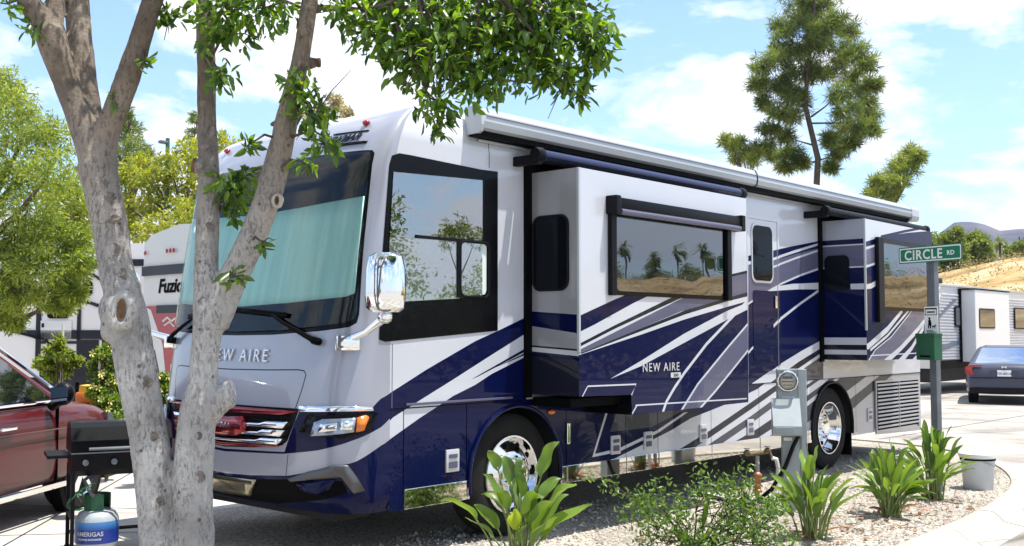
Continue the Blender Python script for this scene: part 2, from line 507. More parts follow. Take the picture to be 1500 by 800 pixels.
DECAL['s1'] = [
  ('blue', [(1.563, 1.47), (2.446, 1.638), (3.121, 1.774), (3.85, 1.899), (4.267, 1.967), (4.24, 0.905), (1.56, 0.937)]),
  ('blue', [(1.565, 1.779), (2.076, 1.933), (2.451, 2.03), (2.764, 2.034), (2.329, 1.904), (1.796, 1.721), (1.564, 1.649)]),
  ('gray', [(1.563, 1.508), (3.148, 1.984), (3.321, 2.052), (3.829, 2.068), (3.882, 2.201), (4.275, 2.271), (4.269, 2.055), (3.852, 1.983), (3.044, 1.84), (2.417, 1.685), (1.563, 1.481)]),
  ('dark', [(1.563, 1.557), (2.055, 1.712), (3.092, 2.02), (3.228, 2.011), (2.055, 1.683), (1.563, 1.53)]),
  ('dark', [(3.883, 2.207), (4.275, 2.271), (4.274, 2.244), (3.882, 2.181)]),
  ('dark', [(1.607, 1.491), (2.417, 1.685), (3.123, 1.854), (3.852, 1.983), (4.269, 2.055), (4.268, 2.014), (3.852, 1.951), (3.122, 1.817), (2.447, 1.667), (1.607, 1.481)]),
  ('white', [(2.444, 1.416), (3.108, 1.644), (3.85, 1.859), (4.267, 1.954), (4.265, 1.886), (3.848, 1.775), (3.197, 1.588), (2.443, 1.37), (1.995, 1.273)]),
  ('gray', [(3.029, 0.925), (3.328, 1.182), (3.88, 1.521), (4.262, 1.745), (4.255, 1.497), (3.635, 1.108), (3.323, 0.921)]),
  ('white', [(2.735, 0.949), (2.802, 1.055), (2.935, 1.176), (3.093, 1.3), (3.48, 1.562), (4.26, 1.987), (4.274, 1.961), (3.496, 1.536), (3.111, 1.276), (2.955, 1.154), (2.824, 1.035), (2.761, 0.933)]),
  ('white', [(3.022, 0.947), (3.322, 1.191), (3.874, 1.53), (4.256, 1.754), (4.268, 1.736), (3.886, 1.512), (3.334, 1.173), (3.036, 0.929)]),
  ('white', [(3.319, 0.95), (3.629, 1.117), (4.249, 1.493), (4.261, 1.475), (3.641, 1.099), (3.329, 0.93)]),
  ('white', [(2.349, 1.044), (3.188, 1.033), (4.216, 1.018), (4.216, 1.006), (3.188, 1.021), (2.349, 1.032)]),
  ('white', [(2.284, 0.966), (2.364, 1.042), (2.374, 1.032), (2.294, 0.956)]),
  ('white', [(1.618, 1.148), (1.692, 1.229), (2.362, 1.222), (2.296, 1.123), (2.286, 1.131), (2.36, 1.21), (1.694, 1.217), (1.626, 1.14)]),
]
DECAL['s2'] = [
  ('blue', [(6.931, 2.718), (7.404, 2.814), (8.252, 2.924), (9.187, 3.019), (9.074, 1.189), (6.864, 1.242)]),
  ('white', [(6.966, 2.664), (7.4, 2.74), (7.399, 2.715), (6.965, 2.631)]),
  ('gray', [(6.965, 2.631), (7.259, 2.69), (7.249, 2.484), (6.957, 2.446)]),
  ('white', [(6.957, 2.446), (7.269, 2.502), (7.268, 2.477), (6.955, 2.414)]),
  ('white', [(6.946, 2.221), (7.101, 2.242), (7.279, 2.29), (7.276, 2.224), (7.098, 2.178), (6.944, 2.165)]),
  ('white', [(6.914, 1.518), (7.01, 1.542), (7.553, 1.737), (8.025, 1.96), (8.022, 1.909), (7.549, 1.662), (6.988, 1.462), (6.912, 1.463)]),
  ('white', [(7.04, 1.467), (7.541, 1.635), (8.013, 1.855), (8.465, 2.069), (8.477, 2.041), (8.025, 1.827), (7.553, 1.607), (7.05, 1.439)]),
  ('gray', [(6.981, 1.327), (7.061, 1.397), (7.544, 1.555), (8.193, 1.852), (8.54, 2.057), (8.795, 2.081), (8.734, 1.831), (8.177, 1.569), (7.491, 1.317)]),
  ('white', [(6.977, 1.334), (7.177, 1.459), (7.646, 1.611), (8.19, 1.876), (8.536, 2.064), (8.544, 2.05), (8.198, 1.862), (7.652, 1.597), (7.183, 1.445), (6.985, 1.32)]),
  ('white', [(7.391, 1.319), (7.914, 1.486), (8.406, 1.689), (8.758, 1.849), (8.754, 1.779), (8.402, 1.62), (7.954, 1.435), (7.613, 1.315)]),
  ('white', [(7.821, 1.311), (8.283, 1.491), (8.706, 1.761), (8.702, 1.69), (8.302, 1.439), (8.033, 1.307)]),
  ('white', [(8.251, 1.303), (8.808, 1.513), (8.804, 1.434), (8.474, 1.299)]),
  ('white', [(7.042, 1.395), (8.662, 1.406), (8.662, 1.394), (7.042, 1.383)]),
  ('blue', [(7.405, 2.831), (8.144, 2.951), (9.093, 3.085), (9.092, 3.057), (8.142, 2.917), (7.403, 2.798)]),
]


# ================================================================== MOTORHOME
RV = thing('motorhome', 'large white and navy motorhome with swooping stripes parked on gravel, slide-outs extended', 'motorhome')
RW = 2.5
ZK = [.375, .46, .62, .95, 1.25, 1.55, 2.2, 2.88, 3.08, 3.22, 3.32, 3.38, 3.42]
XF = [-.36, -.47, -.50, -.50, -.47, -.42, -.29, -.13, -.04, .07, .19, .33, .55]
XS = [.05, .05, .05, .05, .05, .05, .05, .08, .13, .20, .29, .40, .6]
INS = [.03, 0, 0, 0, 0, 0, 0, 0, 0, .015, .04, .08, .2]
NP = 3.4

def cap_pt(ph, z):
    z = min(max(z, .375), 3.42)
    xf, xs, ins = np.interp(z, ZK, XF), np.interp(z, ZK, XS), np.interp(z, ZK, INS)
    a = math.radians(min(max(ph, -90), 90))
    s, c = math.sin(a), max(0.0, math.cos(a))
    rho = (abs(s) ** NP + abs(c) ** NP) ** (-1 / NP)
    return Vector((xs - (xs - xf) * c * rho, RW / 2 + (RW / 2 - ins) * s * rho, z))

def cap_n(ph, z):
    e = 0.6
    da = cap_pt(min(ph + e, 90), z) - cap_pt(max(ph - e, -90), z)
    dz = cap_pt(ph, min(z + .03, 3.42)) - cap_pt(ph, max(z - .03, .375))
    n = dz.cross(da)
    if n.length < 1e-9: return Vector((-1, 0, 0))
    n.normalize()
    if n.dot(cap_pt(ph, z) - Vector((1.2, RW / 2, z))) < 0: n = -n
    return n

def cap_fn(ph, z, off=0.0):
    return cap_pt(ph, z) + cap_n(ph, z) * off if off else cap_pt(ph, z)

def cap_x_at(y, z):
    v = (y - RW / 2) / (RW / 2)
    w = max(0.0, 1 - abs(v) ** NP) ** (1 / NP)
    return np.interp(z, ZK, XS) - (np.interp(z, ZK, XS) - np.interp(z, ZK, XF)) * w

def mir(q): return [(-a, b) for a, b in q][::-1]
CAPG = [x for x in range(-88, 89, 4)]
CAPZ = [.42, .47, .54, .62, .72, .84, .95, 1.1, 1.25, 1.4, 1.55, 1.75, 1.95, 2.2, 2.45, 2.7, 2.88, 2.98, 3.08, 3.15, 3.22, 3.27, 3.32, 3.35, 3.38, 3.4]
def sub(vals, lo, hi): return [v for v in vals if lo < v < hi]

ws_half = [(0, 3.005), (-24, 3.003), (-45, 2.992), (-52, 2.985), (-54.5, 2.96), (-55.2, 2.9), (-57.5, 2.2), (-59, 1.78), (-58, 1.72), (-54, 1.69), (-40, 1.66), (-20, 1.635), (0, 1.63)]
windshield_poly = ws_half + [(-a, b) for a, b in ws_half[::-1]][1:-1]
blue_half = [(-90, 1.215), (-85, 1.195), (-80.9, 1.181), (-77, 1.154), (-73, 1.117), (-61, 1.105), (-36.4, 1.10), (-31, .80), (0, .775)]
low_blue = blue_half + [(-a, b) for a, b in blue_half[::-1]][1:] + [(90, .375), (-90, .375)]
sil_t = [(-90, 1.035), (-85, 1.0), (-81.4, .978), (-72, .941), (-59.8, .894), (-44.2, .826), (-30.6, .786), (-14.3, .769), (0, .755)]
sil_b = [(0, .590), (-14.3, .604), (-32.7, .635), (-44.3, .689), (-62.7, .751), (-73.8, .81), (-81.5, .848), (-85, .86), (-90, .885)]
bumper_band = sil_t + [(-a, b) for a, b in sil_t[::-1]][1:] + [(-a, b) for a, b in sil_b[::-1]] + sil_b[1:]
itk = [(0, .560), (-20, .585), (-33.5, .612), (-50, .62), (-55.3, .615), (-57.6, .535), (-45, .48), (-33.7, .446), (-23.5, .405), (0, .395)]
intake = itk + [(-a, b) for a, b in itk[::-1]][1:-1]
grl = [(0, 1.112), (-36.2, 1.112), (-34.9, 1.018), (-32.2, .88), (-30, .845), (-16.1, .81), (0, .79)]
grille_poly = grl + [(-a, b) for a, b in grl[::-1]][1:-1]
def hline(pts, w):
    """thin strip along a polyline in (phi deg, z)"""
    up, dn = [], []
    for i, (a, b) in enumerate(pts):
        p, q = pts[max(i - 1, 0)], pts[min(i + 1, len(pts) - 1)]
        dx, dz = (q[0] - p[0]) / 42.0, q[1] - p[1]
        L = math.hypot(dx, dz) or 1
        nx, nz = -dz / L * w / 2, dx / L * w / 2
        up.append((a + nx * 42, b + nz)); dn.append((a - nx * 42, b - nz))
    return up + dn[::-1]
hood_l = [(-34.6, 1.112), (-36.6, 1.25), (-37.4, 1.35), (-36.5, 1.378), (-34, 1.385), (-20, 1.377), (0, 1.372)]
cap_decals = [('black', windshield_poly), ('blue', low_blue), ('silver_white', bumper_band), ('black_matte', intake), ('black', grille_poly)]
for hl in (hood_l, mir(hood_l)): cap_decals.append(('dark', hline(hl, .009)))
for sg in (-1, 1): cap_decals.append(('dark', hline([(sg * 32.5, .785), (sg * 31.8, .636)], .006)))
painted('front_cap', [(-90, .375), (90, .375), (90, 3.42), (-90, 3.42)], cap_decals, cap_fn, 'silver_white', RV, CAPG, CAPZ, True, 0.0, cap_n, 1 / 42.0)

def cap_patch(name, poly, mat, off, parent=RV, n_a=4, dz=.09):
    A = [a for a, b in poly]; B = [b for a, b in poly]
    ga = [x for x in range(-88, 89, n_a) if min(A) < x < max(A)]
    gb = [b for b in CAPZ if min(B) < b < max(B)]
    return painted(name, poly, [], cap_fn, mat, parent, ga, gb, True, off, cap_n, 1 / 42.0)

# windshield: dark cabin, pulled-down shade, tinted glass on top
sh = [(0, 2.575), (-25, 2.595), (-53.0, 2.634), (-54.4, 2.2), (-54.8, 1.93), (-50, 1.905), (-25, 1.87), (0, 1.852)]
cap_patch('window_shade', sh + [(-a, b) for a, b in sh[::-1]][1:-1], 'shade_cloth', .008)
wg = [(0, 2.985), (-24, 2.983), (-45, 2.973), (-51, 2.966), (-53.2, 2.94), (-54, 2.88), (-56.2, 2.2), (-57.6, 1.8), (-56, 1.74), (-50, 1.715), (-25, 1.665), (0, 1.655)]
painted('windshield', wg + [(-a, b) for a, b in wg[::-1]][1:-1], [], lambda a, z, o: cap_fn(a, z, .018), 'windshield', RV, sub(CAPG, -56, 56), sub(CAPZ, 1.66, 2.98), True, 0.0, cap_n, 1 / 42.0)

# grille bars, emblem
def bar(z0, z1, a0, a1, zend0=None, zend1=None):
    zend0 = z0 if zend0 is None else zend0; zend1 = z1 if zend1 is None else zend1
    s = 8 if a1 > 0 else -8
    return [(a0, z0), (a1 - s, z0), (a1, zend0), (a1, zend1), (a1 - s, z1), (a0, z1)]
cap_patch('grille_bar', [(-35.8, 1.088), (-30, 1.062), (0, 1.048), (30, 1.062), (35.8, 1.088), (30, 1.096), (0, 1.098), (-30, 1.096)], 'red_reflection_chrome', .035)
for zc, sp, m in ((.985, 32.5, 'chrome'), (.925, 31.5, 'chrome'), (.865, 30.5, 'chrome')):
    p = [(-sp, zc + .028), (-sp + 9, zc + .024), (-sp + 12, zc + .006), (0, zc - .006), (sp - 12, zc + .006), (sp - 9, zc + .024), (sp, zc + .028),
         (sp - 2, zc - .018), (sp - 11, zc - .02), (0, zc - .022), (-sp + 11, zc - .02), (-sp + 2, zc - .018)]
    cap_patch('grille_bar', p, m, .03)
cap_patch('lower_grille_lip', [(-29, .838), (-16, .815), (0, .80), (16, .815), (29, .838), (28, .858), (0, .825), (-28, .858)], 'red_reflection_chrome', .02)
emb = cap_patch('grille_emblem', [(-12, 1.03), (-13.2, .95), (-11.5, .905), (-8, .885), (0, .875), (8, .885), (11.5, .905), (13.2, .95), (12, 1.03), (4, 1.018), (-4, 1.018)], 'red_reflection_chrome', .05)
cap_patch('tow_cover', [(-18, .578), (-14, .458), (0, .447), (14, .458), (18, .578), (0, .568)], 'ground_reflection_metal', .02)

def cap_text(name, body, size, y0, z0, off, mat, **kw):
    vs, fs = text_geo(body, size, **kw)
    def fn(v):
        y, z = y0 - v.x, z0 + v.y
        return Vector((cap_x_at(y, z) - off - v.z, y, z))
    return link(name, pydata(name, [fn(v) for v in vs], fs, mat), RV)
cap_text('lettering', 'NEW AIRE', .132, 1.20, 1.437, .012, M['letter'], depth=.012, spacing=1.42)
_vs, _fs = text_geo('NEWMAR', .062, depth=.004, bold=.001)
link('lettering', pydata('lettering', [Vector((cap_x_at(1.25 - v.x, .945 + v.y) - .054 - v.z, 1.25 - v.x, .945 + v.y)) for v in _vs], _fs, M['chrome']), emb)

# badge at the upper corner of the cap
badge = cap_patch('badge', [(-26, 3.055), (-46.5, 3.045), (-47, 3.062), (-40, 3.066), (-26, 3.075)], 'black', .01)
cap_patch('badge_rule', [(-26.5, 3.165), (-44.5, 3.148), (-44.6, 3.156), (-26.5, 3.174)], 'black', .008, badge)
_vs, _fs = text_geo('NEWMAR', .088, depth=.006, shear=.25, bold=.0015, spacing=1.15)
link('lettering', pydata('lettering', [Vector((cap_x_at(.50 - v.x, 3.083 + v.y) - .012 - v.z, .50 - v.x, 3.083 + v.y)) for v in _vs], _fs, M['black']), badge)

for sg in (-1, 1):
    f = (lambda q: q) if sg < 0 else mir
    hs = cap_patch('headlight', f([(-37, .95), (-40.1, 1.075), (-73.1, 1.092), (-77.5, 1.08), (-71.4, .957), (-54.5, .912)]), 'black', .012)
    cap_patch('lens', f([(-42, .925), (-43.2, 1.02), (-46.5, 1.045), (-61.5, 1.055), (-60.8, .957), (-54.5, .945)]), 'lens', .026, hs)
    cap_patch('lamp_bowl', f([(-54.2, .972), (-54.2, 1.03), (-60, 1.034), (-59.6, .975)]), 'chrome', .034, hs)
    cap_patch('lamp_bowl', f([(-45, .955), (-46, 1.01), (-52.5, 1.02), (-52.5, .965)]), 'chrome', .034, hs)
    cap_patch('turn_signal', f([(-61.8, .955), (-62.3, 1.055), (-67.4, 1.072), (-69.5, 1.057), (-66.4, .965)]), 'amber', .03, hs)
    cap_patch('brow_trim', f([(-36.5, 1.13), (-53.7, 1.138), (-73.0, 1.125), (-73.1, 1.10), (-53.9, 1.10), (-36.5, 1.09)]), 'chrome', .018)
    cap_patch('fog_lamp_bezel', f([(-33.5, .618), (-41.6, .681), (-51.4, .728), (-58.0, .726), (-62.4, .647), (-67.0, .548), (-60.2, .535), (-57.4, .592), (-54.7, .648), (-43.0, .628), (-34.7, .600)]), 'dark_alloy', .03)
    cap_patch('bumper_scoop', f([(-36, .59), (-44, .618), (-52, .63), (-49, .56), (-44, .52), (-38, .54)]), 'blue', .018)
    # marker lamp
    mk = MB(); c = cap_fn(sg * 40.7, 3.222, .01); mk.ell(c, (.03, .035, .022)); mk.build('marker_lamp', M['red_lens'], RV, True)
    # wiper: arm + blade
    w = MB()
    arm = [(-41, 1.585), (-36, 1.63), (-27, 1.71), (-20.5, 1.775)]
    blade = [(-26.7, 1.765), (-15, 1.785), (-4, 1.805), (5, 1.822)]
    if sg > 0:
        arm = [(-a + 4, b) for a, b in arm]; blade = [(-a + 4, b) for a, b in blade]
    w.tube([cap_fn(a, z, .055) for a, z in arm], [.022, .018, .013, .01], 6)
    w.tube([cap_fn(a, z, .035) for a, z in blade], .013, 6)
    w.tube([cap_fn(a, z + .02, .045) for a, z in blade[:3]], .007, 6)
    w.tube([cap_fn(arm[0][0], arm[0][1], .0), cap_fn(arm[0][0], arm[0][1], .07)], .028, 8)
    w.build('wiper', M['black_matte'], RV, True)
    # mirror: mounting block, arm and chrome head
    ys = (lambda y: y) if sg < 0 else (lambda y: RW - y)
    mb = MB()
    b0 = cap_fn(sg * 55, 1.575, .03)
    mb.cbox(-.05, .05, -.09, .09, -.055, .055, .02, Matrix.Translation(b0) @ Matrix.Rotation(sg * -math.radians(40), 4, 'Z'))
    my = -.25 if sg < 0 else -.74
    e = Vector((-.22, ys(my), 1.76))
    mb.tube([b0 + Vector((0, 0, .02)), (b0 + e) / 2 + Vector((0, 0, -.015)), e], [.034, .026, .032], 10)
    mb.ell(e + Vector((.0, 0, .0)), (.055, .055, .05))
    m0 = mb.build('mirror', M['chrome'], RV, True)
    hd = MB()
    prof = [(0.0, -.0), (.10, .0), (.135, .03), (.145, .12), (.14, .30), (.12, .385), (.08, .41), (0, .415)]
    hd.lathe(prof, 20, Matrix.Translation((-.22, ys(my), 1.79)) @ Matrix.Rotation(math.radians(sg * -34), 4, 'Z') @ Matrix.Diagonal((.62, 1.0, 1.0, 1)))
    hd.build('mirror_head', M['chrome'], m0, True)
    ab = MB(); ab.ell((-.20, ys(my), 1.735), (.03, .035, .016)); ab.build('turn_signal', M['amber'], m0, True)

# ------------------------------------------------ painted right-hand wall
def wall_fn(a, z, off=0.0):
    return Vector((a, float(np.interp(z, ZK, INS)) - off, z))
xs_edge = [(float(x), z) for z, x in zip(ZK, XS) if z > 1.1][::-1]
wall_out = [(.05, 1.105), (10.0, 1.105), (10.0, 3.42)] + xs_edge[0:] 
wall_decals = [(c, q) for c, q in DECAL['wall']]
wall_decals.append(('dark', [(.93, 3.215), (1.085, 3.2), (1.085, 2.97), (1.093, 2.97), (1.093, 3.207), (.93, 3.222)]))
wall_decals.append(('gray', [(.065, 1.1), (.073, 1.1), (.073, 1.57), (.065, 1.57)]))
painted('side_wall', wall_out, wall_decals, wall_fn, 'white', RV, [], [3.08, 3.15, 3.22, 3.27, 3.32, 3.35, 3.38, 3.40], True, 0.0, lambda a, z: Vector((0, -1, 0)) if z < 3.1 else Vector((0, -1, (z - 3.1) * 4)).normalized())
# far wall, rear wall, roof
rf = MB()
sec = [(RW - float(np.interp(z, ZK, INS)), z) for z in (1.1, 2.0, 3.08, 3.22, 3.32, 3.38, 3.42)]
for i in range(len(sec) - 1):
    (y0, z0), (y1, z1) = sec[i], sec[i + 1]
    rf.add([(.05 if z0 < 2.5 else float(np.interp(z0, ZK, XS)), y0, z0), (10, y0, z0), (10, y1, z1), (float(np.interp(z1, ZK, XS)), y1, z1)], [(0, 1, 2, 3)])
rf.build('side_wall', M['white'], RV, True)
rr = MB()
ys_, zs_ = [], []
prof = [(float(np.interp(z, ZK, INS)), z) for z in (.38, 1.1, 3.08, 3.22, 3.32, 3.38, 3.42)]
poly = prof + [(RW - y, z) for y, z in prof[::-1]]
rr.add([(10.0, y, z) for y, z in poly], [tuple(range(len(poly)))])
rr.build('rear_wall', M['white'], RV)
rp = MB()
ring = [cap_pt(a, 3.42) for a in range(-90, 91, 6)]
pts = [Vector((10, .2, 3.42)), *ring, Vector((10, RW - .2, 3.42))]
n = len(pts)
rp.add([(p.x, p.y, 3.42) for p in pts] + [(p.x + .4 if p.x < 9 else 9.7, RW / 2 + (p.y - RW / 2) * .75, 3.47) for p in pts], [tuple(range(n, 2 * n))] + [(i, (i + 1) % n, n + (i + 1) % n, n + i) for i in range(n)])
roof = rp.build('roof', M['white'], RV, True)
for x in (2.6, 6.2):
    ac = MB(); ac.cbox(x, x + .9, .85, 1.6, 3.46, 3.72, .08); ac.build('air_conditioner', M['white'], roof)

# ------------------------------------------------ lower body: bay doors, fenders, rear grille
def arc(cx, r, z0, n=18):
    a0 = math.asin((z0 - .5) / r)
    return [(cx + r * math.cos(math.pi - a0 - (math.pi - 2 * a0) * k / n), .5 + r * math.sin(math.pi - a0 - (math.pi - 2 * a0) * k / n)) for k in range(n + 1)]
FX, RX, AR = 1.42, 7.19, .565
lowfn = lambda a, z, off=0.0: Vector((a, .004 - off, z))
ny = lambda a, z: Vector((0, -1, 0))
def low_panel(name, outline):
    return painted(name, outline, DECAL['base'], lowfn, 'blue', RV, nfn=ny)
def rect(a0, a1, z0=.37, z1=1.098): return [(a0, z0), (a1, z0), (a1, z1), (a0, z1)]
low_panel('corner_panel', rect(.05, .182))
def latch(x, z, par):
    l = MB(); l.cbox(x - .07, x + .07, -.012, .006, z - .085, z + .085, .006)
    o = l.build('latch', M['latch'], par, True)
    r = MB(); r.prism(rrect(x - .045, z - .055, x + .045, z - .005, .008, 2), lambda a, b, d: Vector((a, -.0135 - d, b)), 0, .003)
    r.prism(rrect(x - .045, z + .02, x + .045, z + .05, .006, 2), lambda a, b, d: Vector((a, -.0135 - d, b)), 0, .003)
    r.build('latch_recess', M['gray'], par)
def strip(x0, x1, z0=.37, z1=.515):
    s = MB(); s.cbox(x0, x1, -.006, .01, z0, z1, .004); s.build('trim_strip', M['steel'], RV)
for x0, x1, lx in ((.19, .838, .68), (2.066, 2.926, 2.76), (2.934, 3.446, 3.275), (3.454, 4.406, 4.245), (4.414, 5.396, 5.195), (5.404, 6.546, None)):
    d = low_panel('bay_door', rect(x0, x1))
    if lx: latch(lx, .64 if lx > 1 else .68, d)
    strip(x0 + .002, x1 - .002)
low_panel('fender', [(.846, .37)] + arc(FX, AR, .37) + [(2.058, .37), (2.058, 1.098), (.846, 1.098)])
strip(.846, .868); strip(1.98, 2.058)
low_panel('fender', [(6.554, .37)] + arc(RX, AR, .37) + [(7.86, .37), (7.86, 1.098), (6.554, 1.098)])
strip(6.554, 6.62)
d = low_panel('bay_door', rect(7.868, 8.425)); latch(8.27, .6, d)
low_panel('rear_panel', rect(8.433, 9.998, .34))
g = MB(); g.box(8.455, 9.88, -.004, .003, .385, 1.005); gr = g.build('radiator_grille', M['black_matte'], RV)
sm = MB().cbox(8.47, 9.865, -.03, -.006, -.013, .013, .005).mesh('louver', M['silver'])
for k in range(12): link('louver', sm, gr, (0, 0, .425 + k * .0497))
gf = MB()
for bx in ((8.43, 8.46, -.02, .0, .36, 1.03), (9.875, 9.91, -.02, .0, .36, 1.03), (8.46, 9.875, -.02, 0, 1.004, 1.03), (9.16, 9.175, -.034, 0, .4, 1.004)): gf.box(*bx)
gf.build('grille_frame', M['silver'], gr)
rk = MB(); rk.add([(8.43, -.002, .385), (9.98, -.002, .385), (9.98, .0, .29), (8.43, .0, .335)], [(0, 1, 2, 3)]); rk.build('skirt', M['silver'], RV)
ub = MB()
for x0, x1 in ((.12, .85), (1.99, 6.61), (7.77, 9.95)): ub.box(x0, x1, .035, RW - .035, .40, 1.09)
ub.box(.85, 1.99, .5, RW - .5, .55, 1.09); ub.box(6.61, 7.77, .62, RW - .62, .55, 1.09)
ub.box(.85, 1.99, .02, RW - .02, 1.07, 1.09); ub.box(6.61, 7.77, .02, RW - .02, 1.07, 1.09)
ub.box(-.2, .12, .3, RW - .3, .3, 1.0)
ub.build('chassis', M['underbody'], RV)
lf = MB(); lf.box(.05, .84, RW - .03, RW - .002, .37, 1.1); lf.box(2.0, 6.6, RW - .03, RW - .002, .37, 1.1); lf.box(7.8, 10, RW - .03, RW - .002, .37, 1.1)
lf.build('side_skirt', M['blue'], RV)
for cx in (FX, RX):
    t = MB(); t.tube([(x, -.006, z) for x, z in arc(cx, AR - .008, .40, 28)], .017, 8); t.build('wheel_arch_trim', M['blue'] if cx == FX else M['black_plastic'], RV, True)
fm = MB(); fm.ell((1.86, -.002, .985), (.045, .02, .022)); fm.build('marker_lamp', M['amber'], RV, True)
hd = MB(); hd.cbox(2.05, 2.09, -.02, .0, .7, .88, .006); hd.build('handle', M['chrome'], RV)
ll = MB(); ll.cbox(.2, 1.36, -.012, .0, 1.118, 1.136, .004); ll.build('belt_trim', M['gray'], RV)
bl = MB(); bl.box(.06, 10, -.001, .01, 1.0985, 1.1045); bl.build('seam', M['black_matte'], RV)

# wheels
def wheel(x, y0, rear, side):
    """side -1: outer face looks to -Y"""
    T = Matrix.Translation((x, y0, .5)) @ Matrix.Rotation(math.radians(90 if side < 0 else -90), 4, 'X')
    t = MB()
    t.lathe([(.30, -.27), (.36, -.285), (.455, -.28), (.488, -.25), (.5, -.2), (.5, -.08), (.488, -.03), (.455, -.004), (.37, .0), (.32, -.015), (.30, -.02)], 48, T, True)
    w = t.build('wheel', M['rubber'], RV, True)
    r = MB()
    if rear:
        prof = [(.318, -.01), (.315, .004), (.302, .004), (.292, -.02), (.275, -.045), (.262, -.12), (.25, -.135), (.14, -.14), (.13, -.12), (.0, -.118)]
    else:
        prof = [(.318, -.01), (.315, .004), (.302, .004), (.292, -.018), (.282, -.04), (.262, -.035), (.20, .012), (.15, .03), (.135, .03), (.125, .02), (.0, .02)]
    r.lathe(prof, 40, T); rim = r.build('rim', M['alloy'], w, True)
    hm = MB().ell((0, 0, 0), (.028, .012, .028), 10, 5).mesh('hand_hole', M['black_matte'], True)
    for k in range(10 if side < 0 else 0):
        a = 2 * math.pi * k / 10
        rr_, dd = (.205, -.133) if rear else (.238, -.012)
        link('hand_hole', hm, w, T @ Vector((rr_ * math.cos(a), rr_ * math.sin(a), dd)))
    nm_ = MB().lathe([(.017, 0), (.017, .03), (.011, .045), (0, .047)], 6, Matrix.Rotation(math.radians(90 if side < 0 else -90), 4, 'X')).mesh('lug_nut', M['chrome'])
    for k in range(10 if side < 0 else 0):
        a = 2 * math.pi * (k + .5) / 10
        rr_, dd = (.15, -.14) if rear else (.142, .025)
        link('lug_nut', nm_, w, T @ Vector((rr_ * math.cos(a), rr_ * math.sin(a), dd)))
    hb = MB()
    hb.lathe([(.105, -.13 if rear else .015), (.105, -.07 if rear else .07), (.085, -.04 if rear else .1), (.0, -.03 if rear else .115)], 20, T)
    hb.build('hub_cap', M['chrome'], w, True)
wheel(FX, .05, False, -1); wheel(RX, .04, True, -1)
wheel(FX, RW - .05, False, 1); wheel(RX, RW - .04, True, 1)
fl = MB(); fl.box(7.80, 7.83, .05, .55, .12, .5); fl.build('mud_flap', M['black_matte'], RV)

# ------------------------------------------------ driver side window
def on_wall(y, lift=0.0): return lambda a, b, d: Vector((a, y - lift - d, b))
def plate(name, poly, mat, y, d, parent=RV, smooth=False):
    m = MB(); m.prism(poly, on_wall(y), 0, d); return m.build(name, mat, parent, smooth)
def pane_sheet(name, poly, mat, y, parent):
    m = MB(); m.add([(a, y, b) for a, b in poly], [tuple(range(len(poly)))]); return m.build(name, mat, parent)
win = [(-.055, 1.60), (.0, 1.585), (1.185, 1.668), (1.185, 2.95), (.99, 2.945), (.23, 2.965), (.12, 2.965), (.055, 2.94), (.03, 2.87), (-.03, 2.2)]
sw = plate('cab_window', win, M['black'], .002, .008)
dk = [(.03, 1.87), (.74, 1.915), (.74, 1.93), (1.03, 1.955), (1.05, 1.985), (1.05, 2.34), (1.03, 2.37), (.31, 2.345), (.03, 2.34)]
plate('window_shade', dk, M['side_shade'], -.0075, .002, sw)
pane_sheet('glass', [(.03, 1.868), (1.0, 1.935), (1.0, 2.86), (.06, 2.82), (.02, 2.2)], M['side_glass'], -.012, sw)
fr = MB(); fr.box(.28, 1.07, -.022, -.013, 2.352, 2.375); fr.box(.715, .755, -.022, -.013, 1.92, 2.352)
fr.build('window_frame', M['black_plastic'], sw)
ring = rrect(.745, 1.93, 1.065, 2.362, .05, 4)
rg = MB(); rg.tube([(a, -.018, b) for a, b in ring + ring[:1]], .012, 6); rg.build('slider_frame', M['black_plastic'], sw, True)

# ------------------------------------------------ entry door
door = painted('entry_door', [(5.195, 1.235), (5.83, 1.235), (5.83, 2.9), (5.195, 2.9)], DECAL['wall'], wall_fn, 'white', RV, skirt=.01, nfn=ny)
df = MB()
for bx in ((5.15, 5.188, 1.2, 2.945), (5.837, 5.87, 1.2, 2.945)): df.box(bx[0], bx[1], -.016, .0, bx[2], bx[3])
df.box(5.15, 5.87, -.016, 0, 2.907, 2.945)
dgf = painted('door_frame', [(5.15, 1.2), (5.19, 1.2), (5.19, 2.905), (5.835, 2.905), (5.835, 1.2), (5.872, 1.2), (5.872, 2.945), (5.15, 2.945)], DECAL['wall'], wall_fn, 'white', door, skirt=.016, nfn=ny)
plate('window_frame', rrect(5.245, 2.205, 5.725, 2.86, .09, 5), M['white'], -.011, .008, door)
plate('door_glass', rrect(5.27, 2.23, 5.70, 2.835, .08, 5), M['dark_glass'], -.02, .004, door)
h = MB(); h.cbox(5.74, 5.79, -.035, -.01, 1.93, 2.07, .008); h.build('handle', M['chrome'], door)
plate('door_window', rrect(5.27, 1.35, 5.72, 2.12, .04, 4), M['blue'], -.0105, .004, door)

